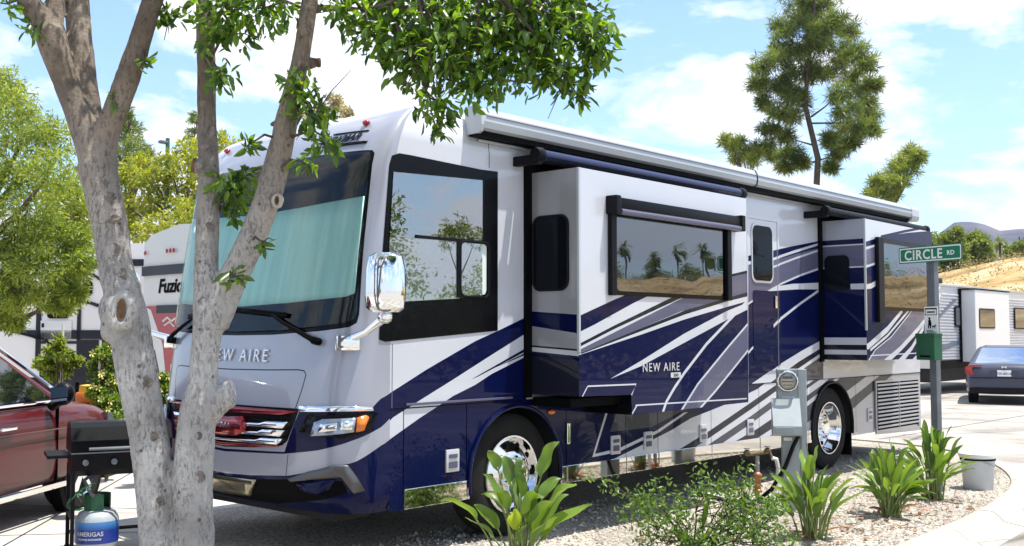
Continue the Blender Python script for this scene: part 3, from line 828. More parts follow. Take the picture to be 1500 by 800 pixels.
# ------------------------------------------------ slide-outs
def slide(name, x0, x1, z0, z1, Y, outline, decals, front_decals, front_base, out_base):
    s = painted(name, outline, decals, lambda a, z, off=0.0: Vector((a, Y - off, z)), out_base, RV, nfn=ny)
    painted('end_wall', [(Y, outline[0][1]), (-.0, outline[0][1]), (-.0, z1), (Y, z1)], front_decals, lambda a, z, off=0.0: Vector((x0, a, z)), front_base, s, nfn=lambda a, z: Vector((-1, 0, 0)))
    b = MB()
    n = len(outline)
    for i in range(n):
        (a, c), (a2, c2) = outline[i], outline[(i + 1) % n]
        if abs(a - x0) < .001 and abs(a2 - x0) < .001: continue
        b.add([(a, Y, c), (a2, Y, c2), (a2, .0, c2), (a, .0, c)], [(0, 1, 2, 3)])
    b.build('box_side', M['black'], s)
    gk = MB()
    gk.box(x0 - .075, x0 - .002, -.03, .0, z0 - .02, z1 + .08); gk.box(x1 + .002, x1 + .06, -.02, 0, z0, z1 + .05)
    gk.box(x0 - .002, x1 + .002, -.03, 0, z1 + .002, z1 + .1)
    gk.build('gasket', M['black_matte'], s)
    ct = MB(); ct.cbox(x0 - .006, x0 + .016, Y - .008, Y + .016, outline[0][1] + .35, z1, .004); ct.build('corner_trim', M['awning'], s)
    return s
Y1, Y2 = -.52, -.555
f1 = [('blue', [(Y1, 1.645), (0, 1.71), (0, 1.83), (Y1, 1.795)]), ('dark', [(Y1, 1.1), (0, 1.1), (0, 1.55), (Y1, 1.52)]), ('white', [(Y1, 1.465), (0, 1.50), (0, 1.535), (Y1, 1.505)]), ('blue', [(Y1, 1.43), (0, 1.465), (0, 1.48), (Y1, 1.45)])]
S1 = slide('slide_out', 1.58, 4.25, 1.14, 2.98, Y1, [(1.58, 1.145), (2.285, 1.13), (2.30, .96), (4.25, .975), (4.25, 2.98), (1.58, 2.98)], DECAL['s1'], f1, 'silver', 'white')
pl = MB(); pl.prism(rrect(-.41, 2.005, -.05, 2.60, .075, 5), lambda a, b, d: Vector((1.58 - d, a, b)), .001, .012); pl.build('end_window', M['dark_glass'], S1)
cf = MB(); r_ = rrect(-.415, 2.0, -.045, 2.605, .078, 5); cf.tube([(1.574, a, b) for a, b in r_ + r_[:1]], .011, 6); cf.build('window_gasket', M['black_plastic'], S1, True)
lp = MB(); lp.box(1.6, 2.28, Y1 + .10, -.02, 1.05, 1.12); lp.build('slide_rail', M['black_matte'], S1)
# big window of the front slide-out
w1 = plate('window', rrect(2.0, 1.965, 3.86, 2.70, .05, 4), M['black'], Y1 - .001, .01, S1)
plate('glass', rrect(2.065, 2.0, 3.765, 2.66, .05, 4), M['mirror_glass'], Y1 - .0125, .003, S1)
wa = MB(); wa.cbox(1.965, 4.0, Y1 - .10, Y1 - .002, 2.665, 2.775, .03); wa.build('window_awning', M['black_plastic'], S1, True)
wr = MB(); wr.tube([(2.03, Y1 - .085, 2.655), (3.99, Y1 - .085, 2.655)], .027, 10); wr.build('awning_roller', M['gray'], S1, True)
for xa in (1.965, 3.815):
    b = MB(); b.cbox(xa, xa + .075, Y1 - .045, Y1 - .002, 1.96, 2.67, .008); b.build('awning_arm', M['black_plastic'], S1)
for xa in (1.96, 3.99):
    b = MB(); b.cbox(xa - .02, xa + .05, Y1 - .115, Y1 - .0, 2.63, 2.785, .012); b.build('awning_end_cap', M['black_plastic'], S1)
def s1text(v): return Vector((2.445 + v.x, Y1 - .004 - v.z, 1.318 + v.y))
letters('lettering', 'NEW AIRE', .105, s1text, M['letter'], S1, depth=.004, align='LEFT', spacing=1.25)
b = MB(); b.prism(rrect(2.88, 1.255, 3.04, 1.30, .008, 2), lambda a, c, d: Vector((a, Y1 - .003 - d, c)), 0, .003); bo = b.build('model_badge', M['letter'], S1)
letters('lettering', '3343', .04, lambda v: Vector((2.96 + v.x, Y1 - .0075 - v.z, 1.263 + v.y)), M['black'], S1, depth=.002)
# topper over the front slide-out
def topper(x0, x1, Y, z, r, mat, s, zin=3.2):
    t = MB(); t.tube([(x0 + .1, Y, z), (x1, Y, z)], r, 14); t.build('topper_roller', mat, s, True)
    for k in range(5):
        g = MB(); aa = math.radians(200 + k * 28); g.tube([(x0 + .12, Y + (r + .001) * math.cos(aa), z + (r + .001) * math.sin(aa)), (x1, Y + (r + .001) * math.cos(aa), z + (r + .001) * math.sin(aa))], .004, 5); g.build('roller_rib', M['black_plastic'], s)
    f = MB(); f.prism([(x0 + .12, 0), (x1, 0), (x1, 1), (x0 + .12, 1)], lambda a, b, d: Vector((a, Y + (-Y - .01) * b, z + r * .6 + (zin - z - r * .6) * b + d)), 0, .006); f.build('topper_fabric', M['black_plastic'], s)
    for xe in (x0, x1):
        c = MB(); c.lathe([(0, 0), (r * 1.15, 0), (r * 1.3, .03), (r * 1.3, .07), (r * 1.0, .1), (0, .1)], 16, Matrix.Translation((xe, Y, z)) @ Matrix.Rotation(math.radians(90), 4, 'Y')); c.build('topper_end_cap', M['black_plastic'], s, True)
        a = MB(); a.cbox(xe + .01, xe + .08, Y - .02, -.0, z - r - .03, z - r + .05, .01); a.build('topper_arm', M['black_plastic'], s)
topper(1.36, 4.58, -.25, 3.09, .046, M['navy_metal'], S1)
# rear slide-out
f2 = [('blue', [(Y2, 1.2), (0, 1.2), (0, 2.765), (Y2, 2.765)]), ('white', [(Y2, 2.69), (0, 2.69), (0, 2.705), (Y2, 2.705)]), ('gray', [(Y2, 2.44), (0, 2.44), (0, 2.69), (Y2, 2.69)]),
      ('white', [(Y2, 2.425), (0, 2.425), (0, 2.44), (Y2, 2.44)]), ('white', [(Y2, 2.165), (-.37, 2.17), (-.37, 2.235), (Y2, 2.235)]), ('white', [(Y2, 1.515), (0, 1.515), (0, 1.6), (Y2, 1.6)]),
      ('dark', [(Y2, 1.455), (0, 1.455), (0, 1.515), (Y2, 1.515)]), ('white', [(Y2, 1.4), (0, 1.4), (0, 1.455), (Y2, 1.455)]), ('dark', [(Y2, 1.2), (0, 1.2), (0, 1.4), (Y2, 1.4)])]
S2 = slide('slide_out', 6.945, 9.06, 1.33, 3.0, Y2, [(6.945, 1.335), (9.06, 1.32), (9.06, 2.99), (6.945, 3.0)], DECAL['s2'], f2, 'silver_white', 'white')
pl = MB(); pl.prism(rrect(-.36, 2.16, -.05, 2.58, .07, 5), lambda a, b, d: Vector((6.945 - d, a, b)), .001, .012); pl.build('end_window', M['dark_glass'], S2)
plate('window', rrect(7.33, 1.93, 8.86, 2.80, .05, 4), M['black'], Y2 - .001, .01, S2)
plate('glass', rrect(7.40, 1.97, 8.80, 2.74, .05, 4), M['mirror_glass'], Y2 - .0125, .003, S2)
b = MB(); b.cbox(7.22, 7.38, Y2 - .05, Y2 - .002, 1.78, 2.80, .01); b.build('awning_arm', M['black_plastic'], S2)
topper(6.5, 9.55, -.27, 3.08, .045, M['black_plastic'], S2)

# ------------------------------------------------ roof awning box
ap = [(-.02, 3.235), (-.11, 3.235), (-.14, 3.25), (-.15, 3.30), (-.145, 3.36), (-.12, 3.405), (-.06, 3.425), (.03, 3.425), (.03, 3.235)]
for x0, x1 in ((.87, 5.145), (5.165, 9.44)):
    a = MB(); a.prism(ap, lambda y, z, d: Vector((d, y, z)), x0, x1); a.build('awning_box', M['awning'], RV)
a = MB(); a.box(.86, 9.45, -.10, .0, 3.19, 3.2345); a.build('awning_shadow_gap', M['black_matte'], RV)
a = MB(); a.prism([(y - .004 if y < 0 else y, z + (.004 if z > 3.3 else -.004)) for y, z in ap], lambda y, z, d: Vector((d, y, z)), 5.145, 5.165); a.build('awning_joint', M['black_plastic'], RV)
for xe in (.84, 9.44):
    a = MB(); a.prism([(y - .003 if y < 0 else y, z + (.003 if z > 3.3 else -.03)) for y, z in ap], lambda y, z, d: Vector((d, y, z)), xe, xe + (.029 if xe < 1 else .26)); a.build('awning_end_cap', M['awning'], RV)
a = MB(); a.tube([(.9, -.1515, 3.345), (9.44, -.1515, 3.345)], .004, 5); a.build('awning_seam', M['gray'], RV)
a = MB(); a.cbox(.95, 9.9, -.02, .0, 3.165, 3.185, .005); a.build('gutter', M['awning'], RV)

# ================================================================== GROUND
def stonemat(name, cols, scale, bump, rough=0.9, dist=0.012, spots=None):
    m = bpy.data.materials.new(name); m.use_nodes = True
    nt = m.node_tree; b = _pr(m); b.inputs['Roughness'].default_value = rough; b.inputs['Specular IOR Level'].default_value = .2
    tc = nt.nodes.new('ShaderNodeTexCoord')
    vo = nt.nodes.new('ShaderNodeTexVoronoi'); vo.inputs['Scale'].default_value = scale
    nt.links.new(tc.outputs['Object'], vo.inputs['Vector'])
    cr = nt.nodes.new('ShaderNodeValToRGB'); cr.color_ramp.interpolation = 'CONSTANT'
    el = cr.color_ramp.elements
    while len(el) < len(cols): el.new(0.5)
    for i, c in enumerate(cols):
        el[i].position = i / len(cols); el[i].color = (*c, 1)
    sp = nt.nodes.new('ShaderNodeSeparateColor'); nt.links.new(vo.outputs['Color'], sp.inputs[0])
    nt.links.new(sp.outputs[0], cr.inputs['Fac'])
    nz = nt.nodes.new('ShaderNodeTexNoise'); nz.inputs['Scale'].default_value = 0.9; nz.inputs['Detail'].default_value = 7
    nt.links.new(tc.outputs['Object'], nz.inputs['Vector'])
    r2 = nt.nodes.new('ShaderNodeMapRange'); r2.inputs[1].default_value = .3; r2.inputs[2].default_value = .7; r2.inputs[3].default_value = .66; r2.inputs[4].default_value = 1.15
    nt.links.new(nz.outputs['Fac'], r2.inputs[0])
    mu = nt.nodes.new('ShaderNodeMixRGB'); mu.blend_type = 'MULTIPLY'; mu.inputs[0].default_value = 1
    nt.links.new(cr.outputs[0], mu.inputs['Color1']); nt.links.new(r2.outputs[0], mu.inputs['Color2'])
    nt.links.new(mu.outputs[0], b.inputs['Base Color'])
    bp = nt.nodes.new('ShaderNodeBump'); bp.invert = True; bp.inputs['Strength'].default_value = bump; bp.inputs['Distance'].default_value = dist
    nt.links.new(vo.outputs['Distance'], bp.inputs['Height']); nt.links.new(bp.outputs[0], b.inputs['Normal'])
    return m
M['gravel'] = stonemat('gravel', [(.34, .30, .24), (.50, .45, .37), (.24, .21, .18), (.56, .52, .45), (.41, .365, .30), (.31, .29, .26)], 62, 1.0)
M['road'] = stonemat('road_surface', [(.36, .33, .29), (.40, .37, .33), (.33, .30, .27), (.43, .40, .35)], 110, .25, dist=.004)
M['concrete'] = pmat('concrete', (.44, .41, .36), .85, var=.13, vscale=1.2, bump=.15, bscale=90)
M['kerb'] = pmat('kerb_concrete', (.42, .385, .325), .85, var=.12, vscale=2.2, bump=.2, bscale=70)

def weather(m, crack_scale, crack_w=.012, stain=.72):
    nt = m.node_tree; b = _pr(m); L = nt.links.new
    src = b.inputs['Base Color'].links[0].from_socket
    tc = nt.nodes.new('ShaderNodeTexCoord')
    n1 = nt.nodes.new('ShaderNodeTexNoise'); n1.inputs['Scale'].default_value = .55; n1.inputs['Detail'].default_value = 10; n1.inputs['Roughness'].default_value = .68; L(tc.outputs['Object'], n1.inputs['Vector'])
    r1 = nt.nodes.new('ShaderNodeMapRange'); r1.inputs[1].default_value = .42; r1.inputs[2].default_value = .66; r1.inputs[3].default_value = 1.06; r1.inputs[4].default_value = stain; L(n1.outputs['Fac'], r1.inputs[0])
    wv = nt.nodes.new('ShaderNodeTexNoise'); wv.inputs['Scale'].default_value = 1.1; wv.inputs['Detail'].default_value = 6; L(tc.outputs['Object'], wv.inputs['Vector'])
    ad = nt.nodes.new('ShaderNodeMixRGB'); ad.inputs[0].default_value = .16; L(tc.outputs['Object'], ad.inputs[1]); L(wv.outputs['Color'], ad.inputs[2])
    vo = nt.nodes.new('ShaderNodeTexVoronoi'); vo.feature = 'DISTANCE_TO_EDGE'; vo.inputs['Scale'].default_value = crack_scale; L(ad.outputs[0], vo.inputs['Vector'])
    r2 = nt.nodes.new('ShaderNodeMapRange'); r2.inputs[1].default_value = 0; r2.inputs[2].default_value = crack_w; r2.inputs[3].default_value = .45; r2.inputs[4].default_value = 1; L(vo.outputs['Distance'], r2.inputs[0])
    n3 = nt.nodes.new('ShaderNodeTexNoise'); n3.inputs['Scale'].default_value = 2.3; n3.inputs['Detail'].default_value = 3; L(tc.outputs['Object'], n3.inputs['Vector'])
    r3 = nt.nodes.new('ShaderNodeMapRange'); r3.inputs[1].default_value = .66; r3.inputs[2].default_value = .74; r3.inputs[3].default_value = 1; r3.inputs[4].default_value = .55; L(n3.outputs['Fac'], r3.inputs[0])
    x = src
    for r in (r1, r2, r3):
        mu = nt.nodes.new('ShaderNodeMixRGB'); mu.blend_type = 'MULTIPLY'; mu.inputs[0].default_value = 1
        L(x, mu.inputs[1]); L(r.outputs[0], mu.inputs[2]); x = mu.outputs[0]
    L(x, b.inputs['Base Color'])
weather(M['road'], .22, .010); weather(M['concrete'], .3, .006, .8); weather(M['kerb'], .5, .008, .7)
def sheet(name, poly, z0, z1, mat, kind='structure'):
    m = MB(); m.prism(poly, lambda a, b, d: Vector((a, b, d)), z0, z1)
    return tag(m.build(name, mat), kind=kind)
gm = MB(); gm.add([(-4200, -4200, -.09), (5200, -4200, -.09), (5200, 5200, -.09), (-4200, 5200, -.09)], [(0, 1, 2, 3)])
tag(gm.build('road', M['road']), kind='structure')
kin = [(-8, -3.3), (-4, -2.85), (-1, -2.63), (1.41, -2.52), (2.79, -2.46), (4.3, -2.42), (5.59, -2.33), (6.71, -2.17), (7.58, -1.93), (8.4, -1.6), (9.1, -1.22), (9.8, -.75), (10.3, -.2), (10.65, .5), (10.8, 1.4), (10.8, 3.0)]
def smooth_line(p, it=2):
    for _ in range(it):
        q = [p[0]]
        for a, b in zip(p[:-1], p[1:]):
            q += [(a[0] * .75 + b[0] * .25, a[1] * .75 + b[1] * .25), (a[0] * .25 + b[0] * .75, a[1] * .25 + b[1] * .75)]
        p = q + [p[-1]]
    return p
kin = smooth_line(kin)
gedge = [(.5, 3.0), (-.65, 1.75), (-2.2, .05), (-4.2, -2.2), (-5.0, -2.95)]
grav = [p for p in kin if p[0] > -4.95] + gedge[:-1]
sheet('gravel_bed', grav, -.09, 0.0, M['gravel'])
kk = MB()
kout = []
for i, p in enumerate(kin):
    a, b = kin[max(i - 1, 0)], kin[min(i + 1, len(kin) - 1)]
    dx, dy = b[0] - a[0], b[1] - a[1]; L = math.hypot(dx, dy); kout.append((dy / L, -dx / L))
prof = [(0.0, -.09), (0.0, .022), (.03, .032), (.13, .03), (.17, .012), (.24, -.055), (.42, -.082), (.44, -.0885)]
vs = [(p[0] + n_[0] * o, p[1] + n_[1] * o, z) for p, n_ in zip(kin, kout) for o, z in prof]
m_ = len(prof)
kk.add(vs, [(i * m_ + j, (i + 1) * m_ + j, (i + 1) * m_ + j + 1, i * m_ + j + 1) for i in range(len(kin) - 1) for j in range(m_ - 1)])
tag(kk.build('kerb', M['kerb'], smooth=True), kind='structure')
# pale concrete slabs of the next site, cast in bays
cm = bpy.data.objects.new
bays = MB()
cpoly = [(.5, 3.004), (10.8, 3.004), (14, 9), (14, 12.5), (-14, 12.5), (-14, -2.0), (-5.6, -2.0), (-4.2, -2.19), (-2.2, .06), (-.65, 1.756)]
sheet('concrete_slab', cpoly, -.09, -.012, M['concrete'])
jt = MB()
for a, b in (((-1.6, .75), (-7.5, 5.6)), ((-.2, 2.3), (-6, 7.2)), ((.5, 3.05), (-4.5, 11)), ((-5.5, -1.9), (6, 11.5))):
    a, b = Vector((*a, -.0085)), Vector((*b, -.0085)); d = (b - a).normalized(); nn = Vector((-d.y, d.x, 0)) * .008
    jt.add([a - nn, b - nn, b + nn, a + nn], [(0, 1, 2, 3)])
tag(jt.build('slab_joint', M['underbody']), kind='structure')
# painted seam and patches in the road
rs = MB()
for a, b, w in (((9.3, -1.95), (13.5, -3.2), .02), ((12.5, -1.0), (30, -5.0), .03), ((12, 1.5), (30, 1.0), .02)):
    a, b = Vector((*a, -.086)), Vector((*b, -.086)); d = (b - a).normalized(); nn = Vector((-d.y, d.x, 0)) * w
    rs.add([a - nn, b - nn, b + nn, a + nn], [(0, 1, 2, 3)])
tag(rs.build('road_seam', pmat('road_tar', (.12, .11, .10), .8)), kind='structure')

kj = MB(); acc = 0.0
for i in range(1, len(kin)):
    acc += math.hypot(kin[i][0] - kin[i - 1][0], kin[i][1] - kin[i - 1][1])
    if acc > 2.4:
        acc = 0.0
        p, n_ = Vector((*kin[i], 0)), Vector((*kout[i], 0)); t_ = Vector((-n_.y, n_.x, 0)) * .006
        for (o0, z0), (o1, z1) in zip(prof[1:-1], prof[2:]):
            a, b = p + n_ * o0 + Vector((0, 0, z0 + .002)), p + n_ * o1 + Vector((0, 0, z1 + .002))
            kj.add([a - t_, a + t_, b + t_, b - t_], [(0, 1, 2, 3)])
tag(kj.build('kerb_joint', M['underbody']), kind='structure')
# loose stones over the bed
def in_grav(x, y): return pip(x, y, grav)
sv, sf, st = [], [], []
base_o = np.array([(1, 0, 0), (-1, 0, 0), (0, 1, 0), (0, -1, 0), (0, 0, 1), (0, 0, -1)], float)
fo = [(0, 2, 4), (2, 1, 4), (1, 3, 4), (3, 0, 4)]
nst = 0
while nst < 15000:
    t = RNG.random() ** 1.5
    x, y = -1.2 + 10.5 * t, -2.5 + 3.2 * RNG.random()
    if not in_grav(x, y): continue
    r = (.006 + .011 * RNG.random() ** 2.2) if nst % 26 else RNG.uniform(.016, .030)
    sc = r * (0.7 + .6 * RNG.random(3)); a = RNG.random() * 6.28
    q = base_o * sc
    q = np.stack([q[:, 0] * math.cos(a) - q[:, 1] * math.sin(a), q[:, 0] * math.sin(a) + q[:, 1] * math.cos(a), q[:, 2]], 1) + (x, y, r * .25)
    o = len(sv); sv.extend(q.tolist()); sf.extend([tuple(i + o for i in f) for f in fo]); nst += 1
    st.extend([RNG.random()] * 6)
sme = pydata('loose_gravel', sv, sf, leafmat('loose_stone', (.22, .195, .16), (.57, .525, .45), 0.0, .9, spec=.2))
sme.attributes.new('tint', 'FLOAT', 'POINT').data.foreach_set('value', np.array(st, dtype=np.float32))
tag(link('loose_gravel', sme), kind='stuff')
# dry leaf litter
lv, lf_, lt = [], [], []
for _ in range(470):
    c = random.choice([(2.95, -1.8), (4.4, -1.85), (5.65, -1.75), (1.8, -1.4), (4.9, -2.0), (3.6, -1.9)])
    x, y = c[0] + random.gauss(0, .42), c[1] + random.gauss(0, .28)
    if not in_grav(x, y): continue
    a = random.random() * 6.28; L = random.uniform(.015, .06); w = L * random.uniform(.12, .3); h = random.uniform(.006, .025)
    d = Vector((math.cos(a), math.sin(a), 0)); nn = Vector((-d.y, d.x, 0)); p = Vector((x, y, h))
    o = len(lv); lv += [p - d * L, p + nn * w + Vector((0, 0, .008)), p + d * L + Vector((0, 0, random.uniform(-.004, .015))), p - nn * w]
    lf_.append((o, o + 1, o + 2, o + 3)); lt += [random.random()] * 4
lme = pydata('leaf_litter', lv, lf_, leafmat('dry_leaf', (.10, .05, .025), (.34, .16, .07), .1, .8))
lme.attributes.new('tint', 'FLOAT', 'POINT').data.foreach_set('value', np.array(lt, dtype=np.float32))
tag(link('leaf_litter', lme), kind='stuff')

# ================================================================== FOLIAGE TOOLS
def norm(a): return a / np.maximum(np.linalg.norm(a, axis=-1, keepdims=True), 1e-9)

def leaf_mesh(name, pos, size, mat, shape='leaf', droop=0.4, aspect=0.36, tint=None, outdir=None, rng=RNG):
    """one mesh of many small separate leaves"""
    n = len(pos)
    d = rng.normal(size=(n, 3))
    if outdir is not None: d = d * .8 + outdir
    d[:, 2] -= droop
    d = norm(d)
    s = rng.normal(size=(n, 3)); s = norm(np.cross(d, s))
    nn = np.cross(d, s)
    L = (size * (0.5 + .75 * rng.random(n)))[:, None]
    W = L * aspect * .5
    if shape == 'leaf':
        P = [pos - nn * 0, pos + d * L * .3 + s * W + nn * W * .35, pos + d * L * .7 + s * W * .8 + nn * W * .3, pos + d * L - nn * L * .08,
             pos + d * L * .7 - s * W * .8 + nn * W * .3, pos + d * L * .3 - s * W + nn * W * .35]
        V = np.stack(P, 1).reshape(-1, 3); k = 6
        F = np.array([(0, 1, 2, 3), (0, 3, 4, 5)])
    else:
        P = [pos, pos + d * L * .5 + s * W, pos + d * L, pos + d * L * .5 - s * W]
        V = np.stack(P, 1).reshape(-1, 3); k = 4
        F = np.array([(0, 1, 2, 3)])
    faces = (F[None] + (np.arange(n) * k)[:, None, None]).reshape(-1, F.shape[1])
    me = bpy.data.meshes.new(name)
    me.vertices.add(len(V)); me.vertices.foreach_set('co', V.astype(np.float32).ravel())
    me.loops.add(faces.size); me.loops.foreach_set('vertex_index', faces.astype(np.int32).ravel())
    me.polygons.add(len(faces)); me.polygons.foreach_set('loop_start', np.arange(0, faces.size, F.shape[1], dtype=np.int32))
    me.polygons.foreach_set('loop_total', np.full(len(faces), F.shape[1], dtype=np.int32))
    me.materials.append(mat)
    t = (rng.random(n) if tint is None else tint)
    me.attributes.new('tint', 'FLOAT', 'POINT').data.foreach_set('value', np.repeat(t, k).astype(np.float32))
    me.update(calc_edges=True)
    return me

def ell_points(c, r, n, rng=RNG, shell=.55):
    d = norm(rng.normal(size=(n, 3)))
    u = shell + (1 - shell) * rng.random((n, 1)) ** .6
    u = np.where(rng.random((n, 1)) < .25, rng.random((n, 1)), u)
    return np.array(c) + d * u * np.array(r), d

def crown_points(blobs, per, rng=RNG, shell=.55):
    """blobs: (cx,cy,cz, rx,ry,rz); leaves gather in small clumps on each blob so that gaps remain"""
    P, D, T = [], [], []
    for b in blobs:
        c, r = b[:3], b[3:6]
        vol = (r[0] * r[1] * r[2]) ** (2 / 3)
        nc = max(5, int(b[6] if len(b) > 6 else 26))
        cp, cd = ell_points(c, r, nc, rng, shell)
        for q, dd in zip(cp, cd):
            k = per
            rr = (r[0] + r[1] + r[2]) / 3 * .33
            g = rng.normal(size=(k, 3)) * np.array([rr, rr, rr * .62]) * .6
            P.append(q + g); D.append(np.repeat(dd[None], k, 0) * .4 + norm(g) * .6); T.append(np.clip(rng.normal(rng.uniform(.25, .75), .2, k), 0, 1))
    return np.concatenate(P), np.concatenate(D), np.concatenate(T)

M['bark_far'] = pmat('far_bark', (.075, .055, .042), .9, var=.4, vscale=6, stretch=(4, 4, .7), bump=.5, bscale=14)
LM = {}
LM['yellow'] = leafmat('yellow_green_leaf', (.09, .14, .02), (.32, .34, .05), .42)
LM['willow'] = leafmat('willow_leaf', (.055, .105, .02), (.27, .33, .06), .42)
LM['oak'] = leafmat('oak_leaf', (.05, .085, .018), (.20, .26, .05), .35)
LM['pine'] = leafmat('pine_needle', (.03, .055, .018), (.21, .26, .065), .38, tcol=(2.0, 2.0, .8))
LM['pale_pine'] = leafmat('pale_pine_needle', (.10, .14, .03), (.30, .34, .08), .38, tcol=(1.8, 1.8, .8))
LM['hedge'] = leafmat('hedge_leaf', (.04, .085, .012), (.17, .27, .03), .35)
LM['brown'] = leafmat('brown_leaf', (.15, .14, .10), (.34, .31, .22), .3)

def tree(name, label, cat, base, top, blobs, per, size, lm, trunk_r, aspect=.4, droop=.4, limbs=(), group=None, shape='quad', seed=1, limb=.4, tuft=0):
    rng = np.random.default_rng(seed)
    t = thing(name, label, cat, base, group=group)
    b = np.array(base)
    tk = MB()
    tip = np.array(top) - b
    n = 8
    pts = [tip * k / n + np.array([math.sin(k * 1.7 + seed) * .012, math.cos(k * 2.1 + seed) * .012, 0]) * np.linalg.norm(tip) * (k > 0) for k in range(n + 1)]
    tk.tube(pts, [trunk_r * (1.25 if k == 0 else 1 - .8 * k / n) for k in range(n + 1)], 9)
    for bl in blobs[::max(1, len(blobs) // 10)]:
        c = np.array(bl[:3]) - b
        h = max(.25, min(.8 if not tuft else .97, c[2] / max(tip[2], .1) * (.75 if not tuft else .95)))
        s = tip * h
        tk.tube([s, s * .45 + c * .55 + np.array([0, 0, -.05 * np.linalg.norm(c - s)]), c], [trunk_r * limb, trunk_r * limb * .6, trunk_r * .07], 6)
    tk.build('trunk', M['bark_far'], t, True)
    P, D, T = crown_points(blobs, per if not tuft else max(3, per // 4), rng)
    if tuft:
        P = np.repeat(P, tuft, 0); D = np.repeat(D, tuft, 0) * .4; T = np.clip(np.repeat(T, tuft) + rng.normal(0, .08, len(T) * tuft), 0, 1)
    me = leaf_mesh('crown', P - b, size, lm, shape, droop, aspect, T, D, rng)
    tag(link('crown', me, t), kind='stuff')
    return t

def blob_cloud(c, r, n, rs, rng, squash=.7):
    out = []
    p, _ = ell_points(c, r, n, rng, .35)
    for q in p:
        k = rs * rng.uniform(.6, 1.25)
        out.append((*q, k, k, k * squash))
    return out


LIMBS = [
 ('left trunk', [(-1.749,-0.203,0.033,0.179), (-1.816,-0.127,0.42,0.12), (-1.844,-0.096,0.748,0.112), (-1.858,-0.081,0.967,0.116), (-1.887,-0.049,1.187,0.116), (-1.932,0.001,1.519,0.12), (-1.956,0.028,1.758,0.116), (-2.008,0.085,2.017,0.104), (-2.039,0.12,2.298,0.112), (-2.095,0.182,2.641,0.112)]),
 ('left left', [(-2.075,0.161,2.601,0.112), (-2.141,0.233,2.844,0.088), (-2.212,0.313,3.089,0.08), (-2.264,0.37,3.293,0.084), (-2.293,0.403,3.437,0.096)]),
 ('ll a', [(-2.285,0.393,3.396,0.072), (-2.37,0.438,3.55,0.072), (-2.454,0.482,3.703,0.064), (-2.62,0.617,3.956,0.052)]),
 ('ll b', [(-2.276,0.384,3.375,0.064), (-2.252,0.431,3.596,0.06), (-2.222,0.473,3.822,0.052), (-2.216,0.541,4.179,0.04)]),
 ('mid', [(-2.084,0.17,2.621,0.096), (-2.099,0.261,2.895,0.084), (-2.101,0.338,3.153,0.08), (-2.104,0.417,3.459,0.08), (-2.097,0.483,3.771,0.076), (-2.099,0.561,4.176,0.064)]),
 ('right', [(-2.084,0.17,2.662,0.096), (-2.055,0.113,2.861,0.072), (-2,0.027,3.121,0.072), (-1.958,-0.045,3.361,0.068), (-1.924,-0.108,3.58,0.064), (-1.887,-0.174,3.779,0.056), (-1.832,-0.26,4.038,0.044)]),
 ('rtrunk', [(-1.712,-0.244,0.033,0.179), (-1.685,-0.274,0.42,0.124), (-1.694,-0.264,0.748,0.116), (-1.689,-0.27,0.967,0.116), (-1.678,-0.282,1.187,0.112), (-1.661,-0.3,1.361,0.092), (-1.655,-0.307,1.539,0.088), (-1.639,-0.325,1.738,0.096)]),
 ('rt left', [(-1.641,-0.322,1.718,0.096), (-1.645,-0.29,1.998,0.076), (-1.632,-0.276,2.282,0.072), (-1.619,-0.262,2.569,0.068), (-1.621,-0.233,2.9,0.06), (-1.617,-0.209,3.235,0.056), (-1.616,-0.183,3.532,0.056), (-1.617,-0.152,3.875,0.052), (-1.63,-0.11,4.221,0.04)]),
 ('rt right', [(-1.625,-0.34,1.698,0.096), (-1.572,-0.415,1.917,0.096), (-1.508,-0.501,2.136,0.088), (-1.454,-0.575,2.355,0.084), (-1.417,-0.632,2.575,0.08), (-1.392,-0.674,2.774,0.076), (-1.363,-0.721,3.034,0.064), (-1.339,-0.763,3.234,0.056), (-1.325,-0.794,3.434,0.052), (-1.306,-0.829,3.715,0.048), (-1.283,-0.87,4.038,0.036)]),
 ('stub1', [(-1.644,-0.32,1.203,0.104), (-1.599,-0.369,1.258,0.088), (-1.552,-0.422,1.294,0.08)]),
 ('stub2', [(-1.667,-0.293,2.621,0.056), (-1.705,-0.251,2.629,0.048)]),
 ('stub3', [(-1.296,-0.706,3.232,0.052), (-1.237,-0.772,3.244,0.032), (-1.223,-0.787,3.244,0.028)]),
 ('branch', [(-1.271,-0.734,3.56,0.032), (-1.201,-0.902,3.554,0.024), (-1.132,-1.068,3.527,0.02), (-1.079,-1.217,3.54,0.018), (-1.002,-1.392,3.605,0.016), (-0.811,-1.695,3.683,0.014)]),
]
